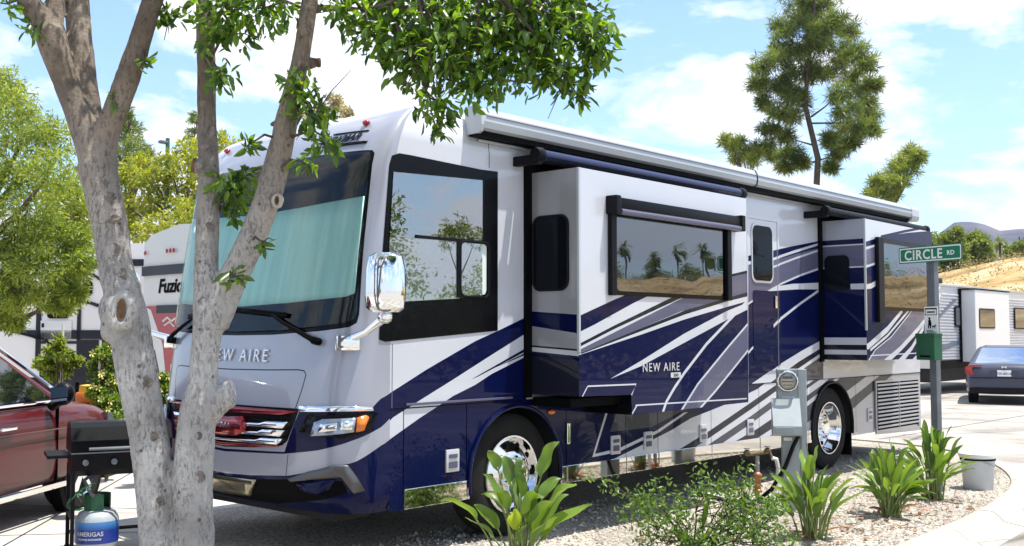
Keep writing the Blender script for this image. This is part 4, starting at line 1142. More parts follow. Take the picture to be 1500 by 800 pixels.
CLUSTERS = [(-1.653,-0.459,3.549,0.235), (-1.506,-0.622,3.541,0.196), (-1.624,-0.491,3.387,0.11), (-1.718,-0.536,3.121,0.085), (-1.417,-0.871,3.042,0.123), (-1.363,-0.931,2.884,0.131), (-1.323,-0.975,2.727,0.085), (-1.454,-0.979,2.601,0.061), (-1.585,-0.384,2.5,0.112), (-1.519,-0.458,2.552,0.088), (-1.487,-0.344,2.411,0.097), (-1.785,-0.461,3.319,0.039), (-1.622,-0.643,2.707,0.054), (-1.552,-0.72,2.16,0.039), (-1.654,-0.607,1.966,0.054), (-1.813,-0.132,3.519,0.072), (-1.854,-0.086,3.54,0.056), (-2.501,0.484,3.566,0.063), (-2.402,0.375,3.42,0.055), (-1.968,-0.108,3.218,0.039), (-2.085,0.021,3.005,0.031), (-1.25,-1.057,3.518,0.135), (-1.157,-1.16,3.379,0.154), (-1.052,-1.276,3.319,0.174), (-0.947,-1.393,3.2,0.212), (-0.964,-1.524,2.941,0.133), (-0.951,-1.539,2.805,0.076), (-0.817,-1.538,3.319,0.27), (-0.738,-1.626,3.081,0.174), (-0.586,-1.645,3.266,0.235), (-0.506,-1.734,3.428,0.275), (-0.503,-1.888,3.18,0.193), (-0.398,-2.004,3.319,0.232), (-0.398,-2.004,3.081,0.135), (-0.346,-2.062,2.983,0.054), (-0.293,-2.121,3.359,0.154), (-0.267,-2.149,3.22,0.093), (-0.757,-1.306,3.581,0.319), (-0.412,-1.54,3.696,0.365), (-0.242,-1.879,3.622,0.239), (-0.974,-1.065,3.622,0.239)]
SCARS = [(-2.083,0.011,2.141,0.044), (-2.100,0.024,2.445,0.036), (-2.079,-0.006,2.314,0.032), (-2.121,0.041,2.298,0.028), (-2.055,-0.021,1.999,0.036), (-2.079,0.001,1.932,0.040), (-1.704,-0.349,2.731,0.024), (-1.713,-0.334,2.994,0.020), (-1.688,-0.380,2.271,0.024), (-1.718,-0.370,1.835,0.024), (-1.439,-0.657,2.870,0.024), (-1.419,-0.685,2.729,0.028), (-1.579,-0.525,2.103,0.024), (-1.942,-0.171,1.366,0.028), (-1.917,-0.192,1.057,0.028), (-1.738,-0.391,0.826,0.032), (-1.754,-0.374,1.057,0.032), (-1.885,-0.222,0.691,0.028)]

# ================================================================== NEAR TREE
T0 = Vector((-1.72, -.20, 0))
TREE = thing('broadleaf_tree', 'big grey barked tree forking from a pale twin trunk in front of the motorhome nose', 'tree', T0)

def barkmat():
    m = bpy.data.materials.new('grey_bark'); m.use_nodes = True
    nt = m.node_tree; b = _pr(m); b.inputs['Roughness'].default_value = .85; b.inputs['Specular IOR Level'].default_value = .25
    L = nt.links.new
    tc = nt.nodes.new('ShaderNodeTexCoord')
    def noise(scale, st, detail=6, rough=.6, dist=0.0):
        mp = nt.nodes.new('ShaderNodeMapping'); mp.inputs['Scale'].default_value = st; L(tc.outputs['Object'], mp.inputs[0])
        n = nt.nodes.new('ShaderNodeTexNoise'); n.inputs['Scale'].default_value = scale; n.inputs['Detail'].default_value = detail
        n.inputs['Roughness'].default_value = rough; n.inputs['Distortion'].default_value = dist
        L(mp.outputs[0], n.inputs['Vector']); return n
    def ramp(src, p0, c0, p1, c1):
        r = nt.nodes.new('ShaderNodeValToRGB'); e = r.color_ramp.elements
        e[0].position = p0; e[0].color = (*c0, 1); e[1].position = p1; e[1].color = (*c1, 1); L(src, r.inputs['Fac']); return r
    def mix(f, a, c, mode='MIX'):
        x = nt.nodes.new('ShaderNodeMixRGB'); x.blend_type = mode
        if isinstance(f, float): x.inputs[0].default_value = f
        else: L(f, x.inputs[0])
        for s, v in ((1, a), (2, c)):
            if isinstance(v, tuple): x.inputs[s].default_value = (*v, 1)
            else: L(v, x.inputs[s])
        return x
    big = noise(3.0, (1, 1, .8))
    low = ramp(big.outputs['Fac'], .35, (.29, .275, .26), .62, (.50, .485, .465))
    up = ramp(big.outputs['Fac'], .35, (.12, .09, .065), .65, (.27, .22, .17))
    sep = nt.nodes.new('ShaderNodeSeparateXYZ'); L(tc.outputs['Object'], sep.inputs[0])
    hz = nt.nodes.new('ShaderNodeMapRange'); hz.inputs[1].default_value = 1.7; hz.inputs[2].default_value = 3.0
    ah = nt.nodes.new('ShaderNodeMath'); ah.operation = 'MULTIPLY_ADD'; ah.inputs[1].default_value = 1.4
    L(big.outputs['Fac'], ah.inputs[0]); L(sep.outputs['Z'], ah.inputs[2])
    off = nt.nodes.new('ShaderNodeMath'); off.operation = 'SUBTRACT'; off.inputs[1].default_value = .7; L(ah.outputs[0], off.inputs[0])
    L(off.outputs[0], hz.inputs[0])
    base = mix(hz.outputs[0], low.outputs[0], up.outputs[0])
    fl = noise(46, (1.25, 1.25, .5), 9, .7, .5)                 # small dark flecks and cracks
    fk = ramp(fl.outputs['Fac'], .485, (0, 0, 0), .575, (.68, .68, .68))
    patch = noise(8.0, (1.4, 1.4, .5), 6, .65, .8)
    pk = ramp(patch.outputs['Fac'], .36, (.12, .12, .12), .60, (1, 1, 1))
    mm = nt.nodes.new('ShaderNodeMath'); mm.operation = 'MULTIPLY'; L(fk.outputs[0], mm.inputs[0]); L(pk.outputs[0], mm.inputs[1])
    c1 = mix(mm.outputs[0], base.outputs[0], (.055, .045, .04))
    hl = noise(17, (.7, .7, 3.0), 8, .7, .3)                     # cross-ways lenticels
    hk = ramp(hl.outputs['Fac'], .59, (0, 0, 0), .66, (.5, .5, .5))
    c2 = mix(hk.outputs[0], c1.outputs[0], (.11, .095, .08))
    vo = nt.nodes.new('ShaderNodeTexVoronoi'); vo.inputs['Scale'].default_value = 9; L(tc.outputs['Object'], vo.inputs['Vector'])
    vk = ramp(vo.outputs['Distance'], .07, (.8, .8, .8), .13, (0, 0, 0))  # branch scars
    c3 = mix(vk.outputs[0], c2.outputs[0], (.07, .05, .04))
    L(c3.outputs[0], b.inputs['Base Color'])
    sm = nt.nodes.new('ShaderNodeMath'); sm.operation = 'ADD'; L(fl.outputs['Fac'], sm.inputs[0]); L(hl.outputs['Fac'], sm.inputs[1])
    bp = nt.nodes.new('ShaderNodeBump'); bp.inputs['Strength'].default_value = .55; bp.inputs['Distance'].default_value = .02; bp.invert = True
    L(sm.outputs[0], bp.inputs['Height']); L(bp.outputs[0], b.inputs['Normal'])
    return m
M['bark'] = barkmat()
M['scar_bark'] = pmat('scar_bark', (.15, .125, .105), .9, var=.6, vscale=30, bump=.5, bscale=60)
M['cut_wood'] = pmat('cut_wood', (.36, .325, .28), .85, var=.35, vscale=22, stretch=(1, 1, .3), bump=.3)
M['heart_wood'] = pmat('heart_wood', (.12, .065, .025), .85, var=.5, vscale=20)

def refine(pts, k=4):
    """Catmull-Rom through (x,y,z,r)"""
    P = [np.array(p) for p in pts]
    P = [2 * P[0] - P[1]] + P + [2 * P[-1] - P[-2]]
    out = []
    for i in range(1, len(P) - 2):
        for j in range(k):
            t = j / k
            a, b, c, d = P[i - 1], P[i], P[i + 1], P[i + 2]
            out.append(.5 * ((2 * b) + (c - a) * t + (2 * a - 5 * b + 4 * c - d) * t * t + (3 * b - a - 3 * c + d) * t ** 3))
    out.append(P[-2]); return out
tk = MB()
for nm, pts in LIMBS:
    q = refine(pts, 5)
    w = []
    for i, p in enumerate(q):
        k = mnoise.noise(Vector(p[:3]) * 3.1) * .07 + mnoise.noise(Vector(p[:3]) * 7.3) * .04
        w.append(max(.008, p[3] * (.95 + k)))
    tk.tube([Vector(p[:3]) - T0 for p in q], w, 16 if w[0] > .03 else 7)
# root flare and swollen collar round the pruned limb
tk.tube([Vector((-1.73, -.22, -.04)) - T0, Vector((-1.735, -.22, .05)) - T0, Vector((-1.74, -.22, .2)) - T0], [.36, .29, .21], 16)
KN = Vector((-2.035, -.079, 1.775)) - T0
for dz, dx, r in ((-.02, -.04, .105), (-.13, -.06, .075), (.10, .02, .08)):
    e = Vector((-1.985, .03, 1.80)) - T0 + Vector((dx * .669, -dx * .744, dz)); tk.ell(e, (r, r, r * 1.15), 14, 9)
trk = tk.build('trunk', M['bark'], TREE)
md = trk.modifiers.new('knit', 'REMESH'); md.mode = 'VOXEL'; md.voxel_size = .0125; md.use_smooth_shade = True
md = trk.modifiers.new('soft', 'SMOOTH'); md.iterations = 5; md.factor = .5
tx = bpy.data.textures.new('bark_lumps', 'CLOUDS'); tx.noise_scale = .06
md = trk.modifiers.new('lumps', 'DISPLACE'); md.texture = tx; md.strength = .007; md.mid_level = .5; md.texture_coords = 'LOCAL'
# pruning scars: pale callus ring round a dark heart
def scar(c, rw, rh, axis, par, tube=.03):
    """c centre, axis outward direction"""
    a = axis.normalized(); h = Vector((0, 0, 1)); s = h.cross(a).normalized(); u = a.cross(s)
    m = MB()
    n = 30
    off = [(.078, -.9), (.068, -.1), (.050, .42), (.032, .55), (.016, .35), (.002, -.2), (-.006, -1.0)]
    sc_ = rh / .06
    vs, fs = [], []
    for k in range(n):
        t = 2 * math.pi * k / n
        wob = 1 + .10 * math.sin(2 * t + 1) + .07 * math.sin(5 * t)
        for q, h in off: vs.append(c + s * ((rw + q * sc_ * wob * .8) * math.cos(t)) + u * ((rh + q * sc_ * wob * .75) * math.sin(t)) + a * (h * tube))
    for k in range(n):
        for i in range(len(off) - 1): fs.append((k * 7 + i, (k + 1) % n * 7 + i, (k + 1) % n * 7 + i + 1, k * 7 + i + 1))
    m.add(vs, fs)
    m.build('scar_ring', M['bark'] if rh > .04 else M['cut_wood'], par, True)
    m = MB()
    m.add([c + a * .004 + s * ((rw) * math.cos(2 * math.pi * k / n)) + u * (rh * math.sin(2 * math.pi * k / n)) for k in range(n)] + [c - a * .02], [(k, (k + 1) % n, n) for k in range(n)])
    m.build('scar_heart', M['heart_wood'], par, True)
TOC = Vector((-.742, -.667, 0))
scar(KN + TOC * .055, .022, .062, TOC + Vector((.05, -.05, .1)), TREE, .028)
scar(Vector((-1.51, -.767, 2.406)) - T0 + Vector((-.742, -.667, 0)) * -.085 + TOC * .02, .010, .024, TOC, TREE, .012)
for nm, p0, p1, r in (('s', (-1.569, -.402, 1.296), (-1.548, -.427, 1.302), .083), ('s', (-1.70, -.257, 2.628), (-1.716, -.242, 2.632), .048), ('s', (-1.228, -.78, 3.244), (-1.216, -.793, 3.244), .03)):
    m = MB(); m.tube([Vector(p0) - T0, Vector(p1) - T0], [r * .94, r * .9], 14); m.build('cut_stub', M['bark'] if p0[2] < 2 else M['heart_wood'], TREE)

LEAF = leafmat('glossy_leaf', (.022, .062, .010), (.15, .26, .028), .38, .35, (2.8, 2.6, .55), .5)
def one_leaf(name, L, W, curl, mat):
    """a single leaf: folded blade on a short stalk along +X"""
    v, f = [], []
    prof = [(0, .04), (.14, .62), (.35, 1.0), (.6, .92), (.82, .55), (1.0, .02)]
    for t, w in prof:
        z = -curl * L * t * t
        v += [(L * t, W * w * .5, z + W * w * .16), (L * t, 0, z), (L * t, -W * w * .5, z + W * w * .16)]
    for i in range(len(prof) - 1):
        a = i * 3
        f += [(a, a + 3, a + 4, a + 1), (a + 1, a + 4, a + 5, a + 2)]
    me = pydata(name, v, f, mat, smooth=True)
    return me
rng_t = np.random.default_rng(21)
P, D, R_ = [], [], []
for (x, y, z, r) in CLUSTERS:
    n = int(max(12, 6500 * r * r if r < .1 else 5200 * r * r))
    n = min(n, 820)
    p, d = ell_points((x - T0.x, y - T0.y, z - T0.z), (r, r * 1.15, r * .95), n, rng_t, .25)
    P.append(p); D.append(d * .5); R_.append(np.full(n, r))
# crown above the picture: it shades the limbs below
hid = [(-2.6, .8, 4.7, .9), (-1.9, .2, 4.9, .9), (-1.3, -.5, 4.8, .8), (-.8, -1.3, 4.4, .7), (-2.2, -.5, 4.6, .7), (-1.2, .4, 5.2, .9), (-3.0, 1.5, 4.6, .8), (-2.0, .9, 5.4, .9), (-.4, -1.9, 4.1, .45)]
for (x, y, z, r) in hid:
    p, d = ell_points((x - T0.x, y - T0.y, z - T0.z), (r, r, r * .6), 560, rng_t, .3)
    P.append(p); D.append(d * .5); R_.append(np.full(560, r))
P = np.concatenate(P); D = np.concatenate(D)
# the leaves nearest the viewer's side are separate parts, the rest one mass
key = (P[:, 0] * .742 + P[:, 1] * .667) + 10 * (P[:, 2] > 3.72)
order = np.argsort(key)
near, rest = order[:300], order[300:]
lms = []
for k in range(6):
    me = one_leaf('leaf', [.085, .095, .075, .09, .07, .10][k], [.036, .038, .034, .034, .03, .04][k], [.15, .3, .05, .4, .2, .35][k], LEAF)
    me.attributes.new('tint', 'FLOAT', 'POINT').data.foreach_set('value', np.full(len(me.vertices), [.15, .4, .6, .8, .3, 1.0][k], dtype=np.float32))
    lms.append(me)
for i in near:
    d = Vector(rng_t.normal(size=3)) * .8 + Vector(D[i]); d.z -= .55; d.normalize()
    q = d.to_track_quat('X', 'Z').to_euler(); 
    o = link('leaf', lms[rng_t.integers(6)], TREE, P[i], q); o.scale = (rng_t.uniform(.62, 1.02),) * 3
tn = np.clip(rng_t.normal(.4, .28, len(rest)), 0, 1)
me = leaf_mesh('crown', P[rest], .082, LEAF, 'leaf', .6, .40, tn, D[rest], rng_t)
tag(link('crown', me, TREE), kind='stuff')
tw = MB()
for (x, y, z, r) in CLUSTERS:
    c = Vector((x, y, z))
    best = min((Vector(p[:3]) for nm, pts in LIMBS for p in pts), key=lambda q: (q - c).length)
    if (best - c).length > 1.1: best = Vector((-1.0, -1.4, 3.6))
    mid = (best + c) / 2 + Vector((0, 0, .05))
    tw.tube([best - T0, mid - T0, c - T0], [.011, .008, .004], 5)
    for k in range(5 if r > .05 else 2):
        e = c + Vector(rng_t.normal(size=3)) * r * .7
        tw.tube([c - T0, (c + e) / 2 - T0 + Vector((0, 0, .02)), e - T0], [.005, .004, .002], 4)
for a, b in (((-1.09, -1.2, 3.54), (-.75, -1.5, 3.42)), ((-.75, -1.5, 3.42), (-.45, -1.85, 3.28)), ((-1.0, -1.39, 3.6), (-.85, -1.45, 3.25)), ((-.6, -1.6, 3.55), (-.4, -1.95, 3.1)), ((-1.1, -1.1, 3.9), (-.4, -1.7, 3.6)), ((-.85, -1.45, 3.25), (-.95, -1.52, 2.85))):
    tw.tube([Vector(a) - T0, (Vector(a) + Vector(b)) / 2 - T0 + Vector((0, 0, .04)), Vector(b) - T0], [.012, .009, .006], 6)
tag(tw.build('twigs', M['bark_far'], TREE), kind='stuff')

for k, (x, y, z, r) in enumerate(SCARS):
    c = Vector((x, y, z)) - T0
    ax = (Vector((-.742, -.667, .0)) + Vector((random.uniform(-.2, .2), random.uniform(-.2, .2), random.uniform(-.1, .3)))).normalized()
    h = Vector((0, 0, 1)); s_ = h.cross(ax).normalized(); u_ = ax.cross(s_)
    m = MB(); n = 16; a0 = random.uniform(0, 6)
    off = [(1.35, -.8), (1.15, .12), (.92, .3), (.72, .05), (.5, -.25), (.0, -.3)]
    vs, fs = [], []
    for i in range(n):
        t = 2 * math.pi * i / n; wob = 1 + .16 * math.sin(2 * t + a0) + .10 * math.sin(3 * t + k)
        for q, hh in off: vs.append(c + s_ * (r * .85 * q * wob * math.cos(t)) + u_ * (r * .66 * q * wob * math.sin(t)) + ax * (hh * r * .26 - .018))
    for i in range(n):
        for j in range(len(off) - 1): fs.append((i * 6 + j, (i + 1) % n * 6 + j, (i + 1) % n * 6 + j + 1, i * 6 + j + 1))
    m.add(vs, fs); m.build('branch_scar', M['scar_bark'], TREE, True)

# ================================================================== STRAP-LEAF PLANTS
BOP = leafmat('strap_leaf', (.055, .115, .022), (.17, .27, .045), .28, .38, (2.2, 2.1, .6), .45)
def blemish(m):
    nt = m.node_tree; b = _pr(m); src = b.inputs['Base Color'].links[0].from_socket; L = nt.links.new
    tc = nt.nodes.new('ShaderNodeTexCoord'); n = nt.nodes.new('ShaderNodeTexNoise'); n.inputs['Scale'].default_value = 16; n.inputs['Detail'].default_value = 7; L(tc.outputs['Object'], n.inputs['Vector'])
    r = nt.nodes.new('ShaderNodeMapRange'); r.inputs[1].default_value = .62; r.inputs[2].default_value = .70; L(n.outputs['Fac'], r.inputs[0])
    x = nt.nodes.new('ShaderNodeMixRGB'); L(r.outputs[0], x.inputs[0]); L(src, x.inputs[1]); x.inputs[2].default_value = (.20, .13, .05, 1); L(x.outputs[0], b.inputs['Base Color'])
    n2 = nt.nodes.new('ShaderNodeTexWave'); n2.inputs['Scale'].default_value = 30; n2.inputs['Distortion'].default_value = 3; L(tc.outputs['Object'], n2.inputs['Vector'])
    bp = nt.nodes.new('ShaderNodeBump'); bp.inputs['Strength'].default_value = .12; bp.inputs['Distance'].default_value = .004; L(n2.outputs['Fac'], bp.inputs['Height']); L(bp.outputs[0], b.inputs['Normal'])
blemish(BOP)
BOPY = leafmat('young_leaf', (.20, .30, .02), (.32, .40, .03), .4, .4, (1.8, 1.9, .5))
DEAD = leafmat('dead_strap', (.16, .07, .03), (.40, .24, .10), .15, .8)
M['dead_stalk'] = pmat('dead_stalk', (.30, .12, .05), .8, var=.4, vscale=12)
M['stalk'] = pmat('leaf_stalk', (.17, .22, .06), .5, var=.25, vscale=9)
def strap_leaf(name, foot, tip, bl, bw, twist, curl, mats, fold=.35, stalk_r=.008):
    """stalk from foot, blade of length bl ending at tip; all in the plant's own space"""
    foot, tip = Vector(foot), Vector(tip)
    H = tip - foot
    ctrl = foot + Vector((H.x * .28, H.y * .28, H.z * .72))
    pts = []
    N = 26
    for i in range(N + 1):
        t = i / N
        pts.append(foot * (1 - t) ** 2 + ctrl * 2 * t * (1 - t) + tip * t * t)
    tot = sum((pts[i + 1] - pts[i]).length for i in range(N))
    fb = max(.12, 1 - bl / tot)
    k0 = int(fb * N)
    v, f, mi = [], [], []
    m = MB(); m.tube(pts[:k0 + 2], [stalk_r * (1.2 - .6 * i / (k0 + 1)) for i in range(k0 + 2)], 6)
    v += m.v; f += m.f; mi += [0] * len(m.f)
    out = Vector((H.x, H.y, 0))
    if out.length < .02: out = Vector((math.cos(twist), math.sin(twist), 0))
    out.normalize()
    side0 = Vector((-out.y, out.x, 0))
    o = len(v)
    nb = N - k0
    for j in range(nb + 1):
        u = j / nb
        p = pts[k0 + j]
        t = (pts[min(k0 + j + 1, N)] - pts[max(k0 + j - 1, 0)]).normalized()
        s = (Matrix.Rotation(twist, 4, t) @ side0); s = (s - t * s.dot(t)).normalized()
        nn = t.cross(s)
        w = bw * (math.sin(math.pi * min(1, u ** .72)) ** .75) * .5 + .0015
        wav = .012 * math.sin(u * 9 + bl * 40) * bw / .12
        for q, e in ((-1, 1.0), (-.5, .35), (0, 0), (.5, .35), (1, 1.0)):
            v.append(p + s * w * q + nn * (w * fold * e + wav * abs(q)) - nn * 0 + Vector((0, 0, -curl * bl * u * u)))
    for j in range(nb):
        for c in range(4):
            a = o + j * 5 + c
            f.append((a, a + 5, a + 6, a + 1)); mi.append(1)
    return pydata(name, v, f, mats, mi, True)
def settint(me, val):
    me.attributes.new('tint', 'FLOAT', 'POINT').data.foreach_set('value', np.full(len(me.vertices), val, dtype=np.float32))
    return me

def plant(label, loc, spec, group, seed, crowd=0):
    r = random.Random(seed)
    t = thing('bird_of_paradise_plant', label, 'plant', loc, 0, group)
    # spec: lateral offset along the view-right axis, height, offset toward the viewer, blade length, width, twist
    Rx = Vector((.669, -.744, 0)); Bx = Vector((-.742, -.667, 0))
    for (lx, h, back, bl, bw, tw_, ti, yg) in spec:
        foot = Rx * (lx * .12 + r.uniform(-.05, .05)) + Bx * r.uniform(-.06, .06)
        tip = Rx * lx + Bx * back + Vector((0, 0, h))
        me = settint(strap_leaf('leaf', foot, tip, bl, bw, tw_, r.uniform(.0, .10) if r.random() < .7 else r.uniform(.18, .42), [M['stalk'], BOPY if yg else BOP], r.uniform(.25, .6)), ti)
        link('leaf', me, t)
    for k in range(5):
        a = r.uniform(0, 6.283); L = r.uniform(.16, .34)
        me = settint(strap_leaf('dead_leaf', (.03 * math.cos(a), .03 * math.sin(a), .02), (L * math.cos(a), L * math.sin(a), r.uniform(.03, .12)), L * .7, .04, r.uniform(-.8, .8), .05, [M['dead_stalk'], DEAD], .5, .006), r.random())
        link('dead_leaf', me, t)
    return t
def rnd_spec(n, H, spread, seed, bl=.3, bw=.085):
    r = random.Random(seed)
    out = []
    for k in range(n):
        a = r.uniform(0, 6.283); q = r.random() ** .6
        lx = spread * q * math.cos(a); bk = spread * q * math.sin(a)
        h = H * (1.05 - .5 * q * q) * r.uniform(.72, 1.04)
        out.append((lx, h, bk, bl * r.uniform(.75, 1.2), bw * r.uniform(.75, 1.2), r.uniform(-1.2, 1.2), r.random() ** .8, False))
    return out
big = [(-.53, .60, .05, .30, .085, .5, .75, 0), (-.21, .91, .05, .26, .075, 1.1, .45, 0), (-.12, .88, -.05, .34, .085, -.8, .25, 0), (-.03, .93, -.1, .36, .09, .4, .15, 0), (.06, .82, -.05, .34, .085, -1.0, .3, 0),
       (.27, .93, .03, .32, .12, .9, .8, 0), (.38, .66, .10, .34, .14, .35, .9, 0), (.49, .53, .12, .40, .10, .55, .75, 0), (-.04, .50, .25, .20, .10, 1.2, 1.0, 1), (-.24, .73, .10, .30, .085, -.6, .45, 0),
       (.16, .70, .12, .36, .10, .8, .4, 0), (.10, .64, .18, .34, .09, -.5, .5, 0), (-.13, .70, .16, .30, .08, .2, .3, 0), (.30, .74, -.12, .30, .09, .5, .4, 0), (-.30, .52, .12, .28, .075, .9, .5, 0), (.22, .56, .2, .32, .1, -.4, .6, 0), (.0, .78, .05, .3, .085, -.2, .2, 0), (-.18, .60, -.1, .26, .07, .3, .3, 0)]
big = [(a, h, b, bl * 1.08, bw * 1.12, t, ti, yg) for a, h, b, bl, bw, t, ti, yg in big] + [(-.26, .64, -.16, .3, .1, -.5, .3, 0), (-.06, .66, -.2, .32, .1, .5, .2, 0), (.14, .6, -.15, .3, .1, -.9, .3, 0), (.34, .56, -.1, .34, .11, .5, .5, 0), (-.36, .42, .1, .26, .08, .2, .6, 0), (.05, .48, .2, .3, .09, .9, .55, 0), (.26, .44, .22, .3, .1, -.3, .7, 0)]
GP = 'strap-leaved plants along the gravel bed'
plant('largest bird of paradise plant with broad paddle leaves before the front wheel', (.375, -.95, 0), big, GP, 1)
plant('bird of paradise plant at the foot of the electric meter pedestal', (2.944, -1.814, 0), rnd_spec(34, .72, .44, 11, .36, .072), GP, 2)
plant('dense bird of paradise clump with reddish base between the pedestal and the sign post', (4.398, -1.858, 0), rnd_spec(46, .72, .44, 12, .38, .064), GP, 3)
plant('bird of paradise clump in front of the street sign post beside the pale bucket', (5.653, -1.777, 0), rnd_spec(44, .78, .46, 13, .40, .068), GP, 4)

# low feathery shrub with a couple of broad leaves
NAN = leafmat('feathery_leaf', (.035, .085, .02), (.16, .26, .055), .3, .4)
def feathery(label, loc, blobs, n, seed):
    rng = np.random.default_rng(seed)
    t = thing('shrub', label, 'shrub', loc)
    st_ = MB(); P, D = [], []
    for (x, y, z, r) in blobs:
        c = Vector((.669 * x - .742 * y, -.744 * x - .667 * y, z * .86))
        st_.tube([(random.uniform(-.06, .06), random.uniform(-.06, .06), 0), c * .5 + Vector((0, 0, .05)), c], [.009, .006, .003], 5)
        for k in range(7):
            e = c + Vector(rng.normal(size=3)) * r * .75
            st_.tube([c * .8, e], [.004, .002], 4)
            g = rng.normal(size=(n, 3)) * r * np.array([.34, .34, .26]) + np.array(e)
            P.append(g); D.append(np.repeat(np.array([[0, 0, .3]]), n, 0))
    st_.build('stem', M['bark_far'], t)
    P = np.concatenate(P); D = np.concatenate(D)
    P[:, 2] = np.maximum(P[:, 2], .02)
    tag(link('foliage', leaf_mesh('foliage', P, .046, NAN, 'leaf', .15, .40, None, D, rng), t), kind='stuff')
    return t
sh_ = feathery('low feathery shrub with pale yellow-green sprays beside the large strap-leaved plant', (1.823, -1.437, 0),
    [(-.42, .0, .52, .16), (-.28, .05, .42, .16), (-.15, .1, .34, .16), (.0, .0, .46, .15), (.14, .1, .30, .16), (.26, .05, .40, .17), (.40, .0, .34, .16), (.52, .0, .22, .13), (-.30, .2, .16, .14), (.02, .22, .14, .14), (.30, .2, .16, .14), (.28, -.1, .50, .12), (.42, -.1, .48, .10), (.60, -.05, .28, .1), (-.1, .1, .2, .16), (.15, .15, .2, .16), (.38, .1, .16, .15), (-.36, .1, .28, .15), (.5, .1, .12, .13)], 27, 5)
for spec in ((.12, .50, .1, .36, .085, .9, .6, 0), (.06, .22, .26, .34, .10, .3, .7, 0), (-.22, .24, .3, .36, .07, .4, .55, 0), (.22, .06, .32, .3, .09, .2, .6, 0), (-.10, .12, .34, .28, .08, -.3, .4, 0)):
    lx, h, back, bl, bw, tw_, ti, yg = spec
    Rx = Vector((.669, -.744, 0)); Bx = Vector((-.742, -.667, 0))
    link('broad_leaf', settint(strap_leaf('broad_leaf', Rx * lx * .2 + Bx * .03, Rx * lx + Bx * back + Vector((0, 0, h)), bl, bw, tw_, .05, [M['stalk'], BOP], .3), ti), sh_)

B_WILLOW = [(2.14,13.15,5.61,0.58,0.58,0.46), (1.56,10.36,5.11,0.40,0.40,0.32), (2.42,11.62,4.98,0.50,0.50,0.40), (1.85,11.52,4.67,0.54,0.54,0.43), (2.46,10.94,4.73,0.38,0.38,0.30), (2.15,11.45,4.20,0.49,0.49,0.39), (2.15,10.11,4.12,0.41,0.41,0.33), (1.79,11.84,3.82,0.54,0.54,0.43), (2.17,10.95,3.56,0.48,0.48,0.38), (3.52,12.57,4.05,0.38,0.38,0.31), (2.19,11.74,3.18,0.50,0.50,0.40), (2.50,10.96,3.21,0.43,0.43,0.35), (2.80,10.68,3.16,0.27,0.27,0.22), (2.76,10.43,2.76,0.24,0.24,0.19), (2.28,10.68,2.70,0.40,0.40,0.32), (2.00,11.49,2.61,0.43,0.43,0.35), (2.93,11.11,2.52,0.29,0.29,0.23), (2.25,11.32,2.23,0.35,0.35,0.28), (2.93,11.46,2.20,0.27,0.27,0.22), (2.84,10.69,2.29,0.17,0.17,0.14), (1.64,12.20,2.84,0.55,0.55,0.44), (1.67,13.30,4.74,0.80,0.80,0.64), (2.32,11.83,1.91,0.24,0.24,0.20), (1.92,11.49,5.66,0.32,0.32,0.26), (2.25,11.36,3.00,0.43,0.43,0.35)]
B_YELLOW = [(12.74,27.56,6.92,0.50,0.50,0.40), (13.68,28.61,7.49,0.52,0.52,0.42), (12.86,26.22,6.69,0.54,0.54,0.43), (13.25,25.83,7.14,0.58,0.58,0.46), (14.29,26.54,7.81,0.60,0.60,0.48), (13.64,24.43,7.38,0.57,0.57,0.46), (14.42,24.45,7.82,0.54,0.54,0.43), (14.01,26.67,6.50,0.65,0.65,0.52), (14.30,25.89,6.69,0.64,0.64,0.51), (13.14,26.45,5.94,0.63,0.63,0.51), (12.98,27.50,5.89,0.60,0.60,0.48), (12.11,23.23,5.27,0.62,0.62,0.50), (13.01,27.99,5.23,0.60,0.60,0.48), (13.91,24.03,6.70,0.66,0.66,0.53), (12.30,24.75,4.96,0.64,0.64,0.51), (14.15,25.60,5.73,0.68,0.68,0.54), (12.52,28.05,6.25,0.46,0.46,0.37), (14.35,24.30,5.87,0.62,0.62,0.50)]
B_YELLOW2 = [(8.56,22.96,5.81,0.42,0.42,0.33), (8.62,23.88,5.32,0.50,0.50,0.40), (9.06,23.33,5.12,0.42,0.42,0.34), (9.21,24.47,4.72,0.52,0.52,0.41), (9.42,23.64,4.58,0.43,0.43,0.34), (8.35,24.33,4.74,0.50,0.50,0.40), (8.71,24.76,5.79,0.39,0.39,0.32), (8.91,23.36,5.30,0.35,0.35,0.28)]
B_CONIF = [(18.62,38.83,11.64,0.27,0.27,0.22), (19.00,39.76,11.35,0.37,0.37,0.30), (19.21,39.52,11.04,0.40,0.40,0.32), (18.73,39.35,10.69,0.43,0.43,0.34), (18.87,38.68,10.31,0.37,0.37,0.29), (19.50,38.89,9.98,0.34,0.34,0.27), (18.14,37.96,9.91,0.48,0.48,0.38), (18.89,39.99,9.84,0.44,0.44,0.35), (19.33,39.31,9.60,0.43,0.43,0.35), (19.01,37.76,9.61,0.24,0.24,0.19), (18.79,39.53,9.25,0.49,0.49,0.40), (19.02,38.35,9.15,0.37,0.37,0.29)]
B_ARAU = [(27.55,48.02,14.21,0.15,0.15,0.12), (27.00,47.38,13.65,0.19,0.19,0.15), (27.41,47.42,13.79,0.15,0.15,0.12), (27.42,48.14,13.34,0.23,0.23,0.19), (27.76,47.97,13.29,0.19,0.19,0.16), (26.91,47.42,12.67,0.23,0.23,0.18), (27.52,47.49,12.64,0.19,0.19,0.15), (27.47,47.91,12.37,0.19,0.19,0.15)]
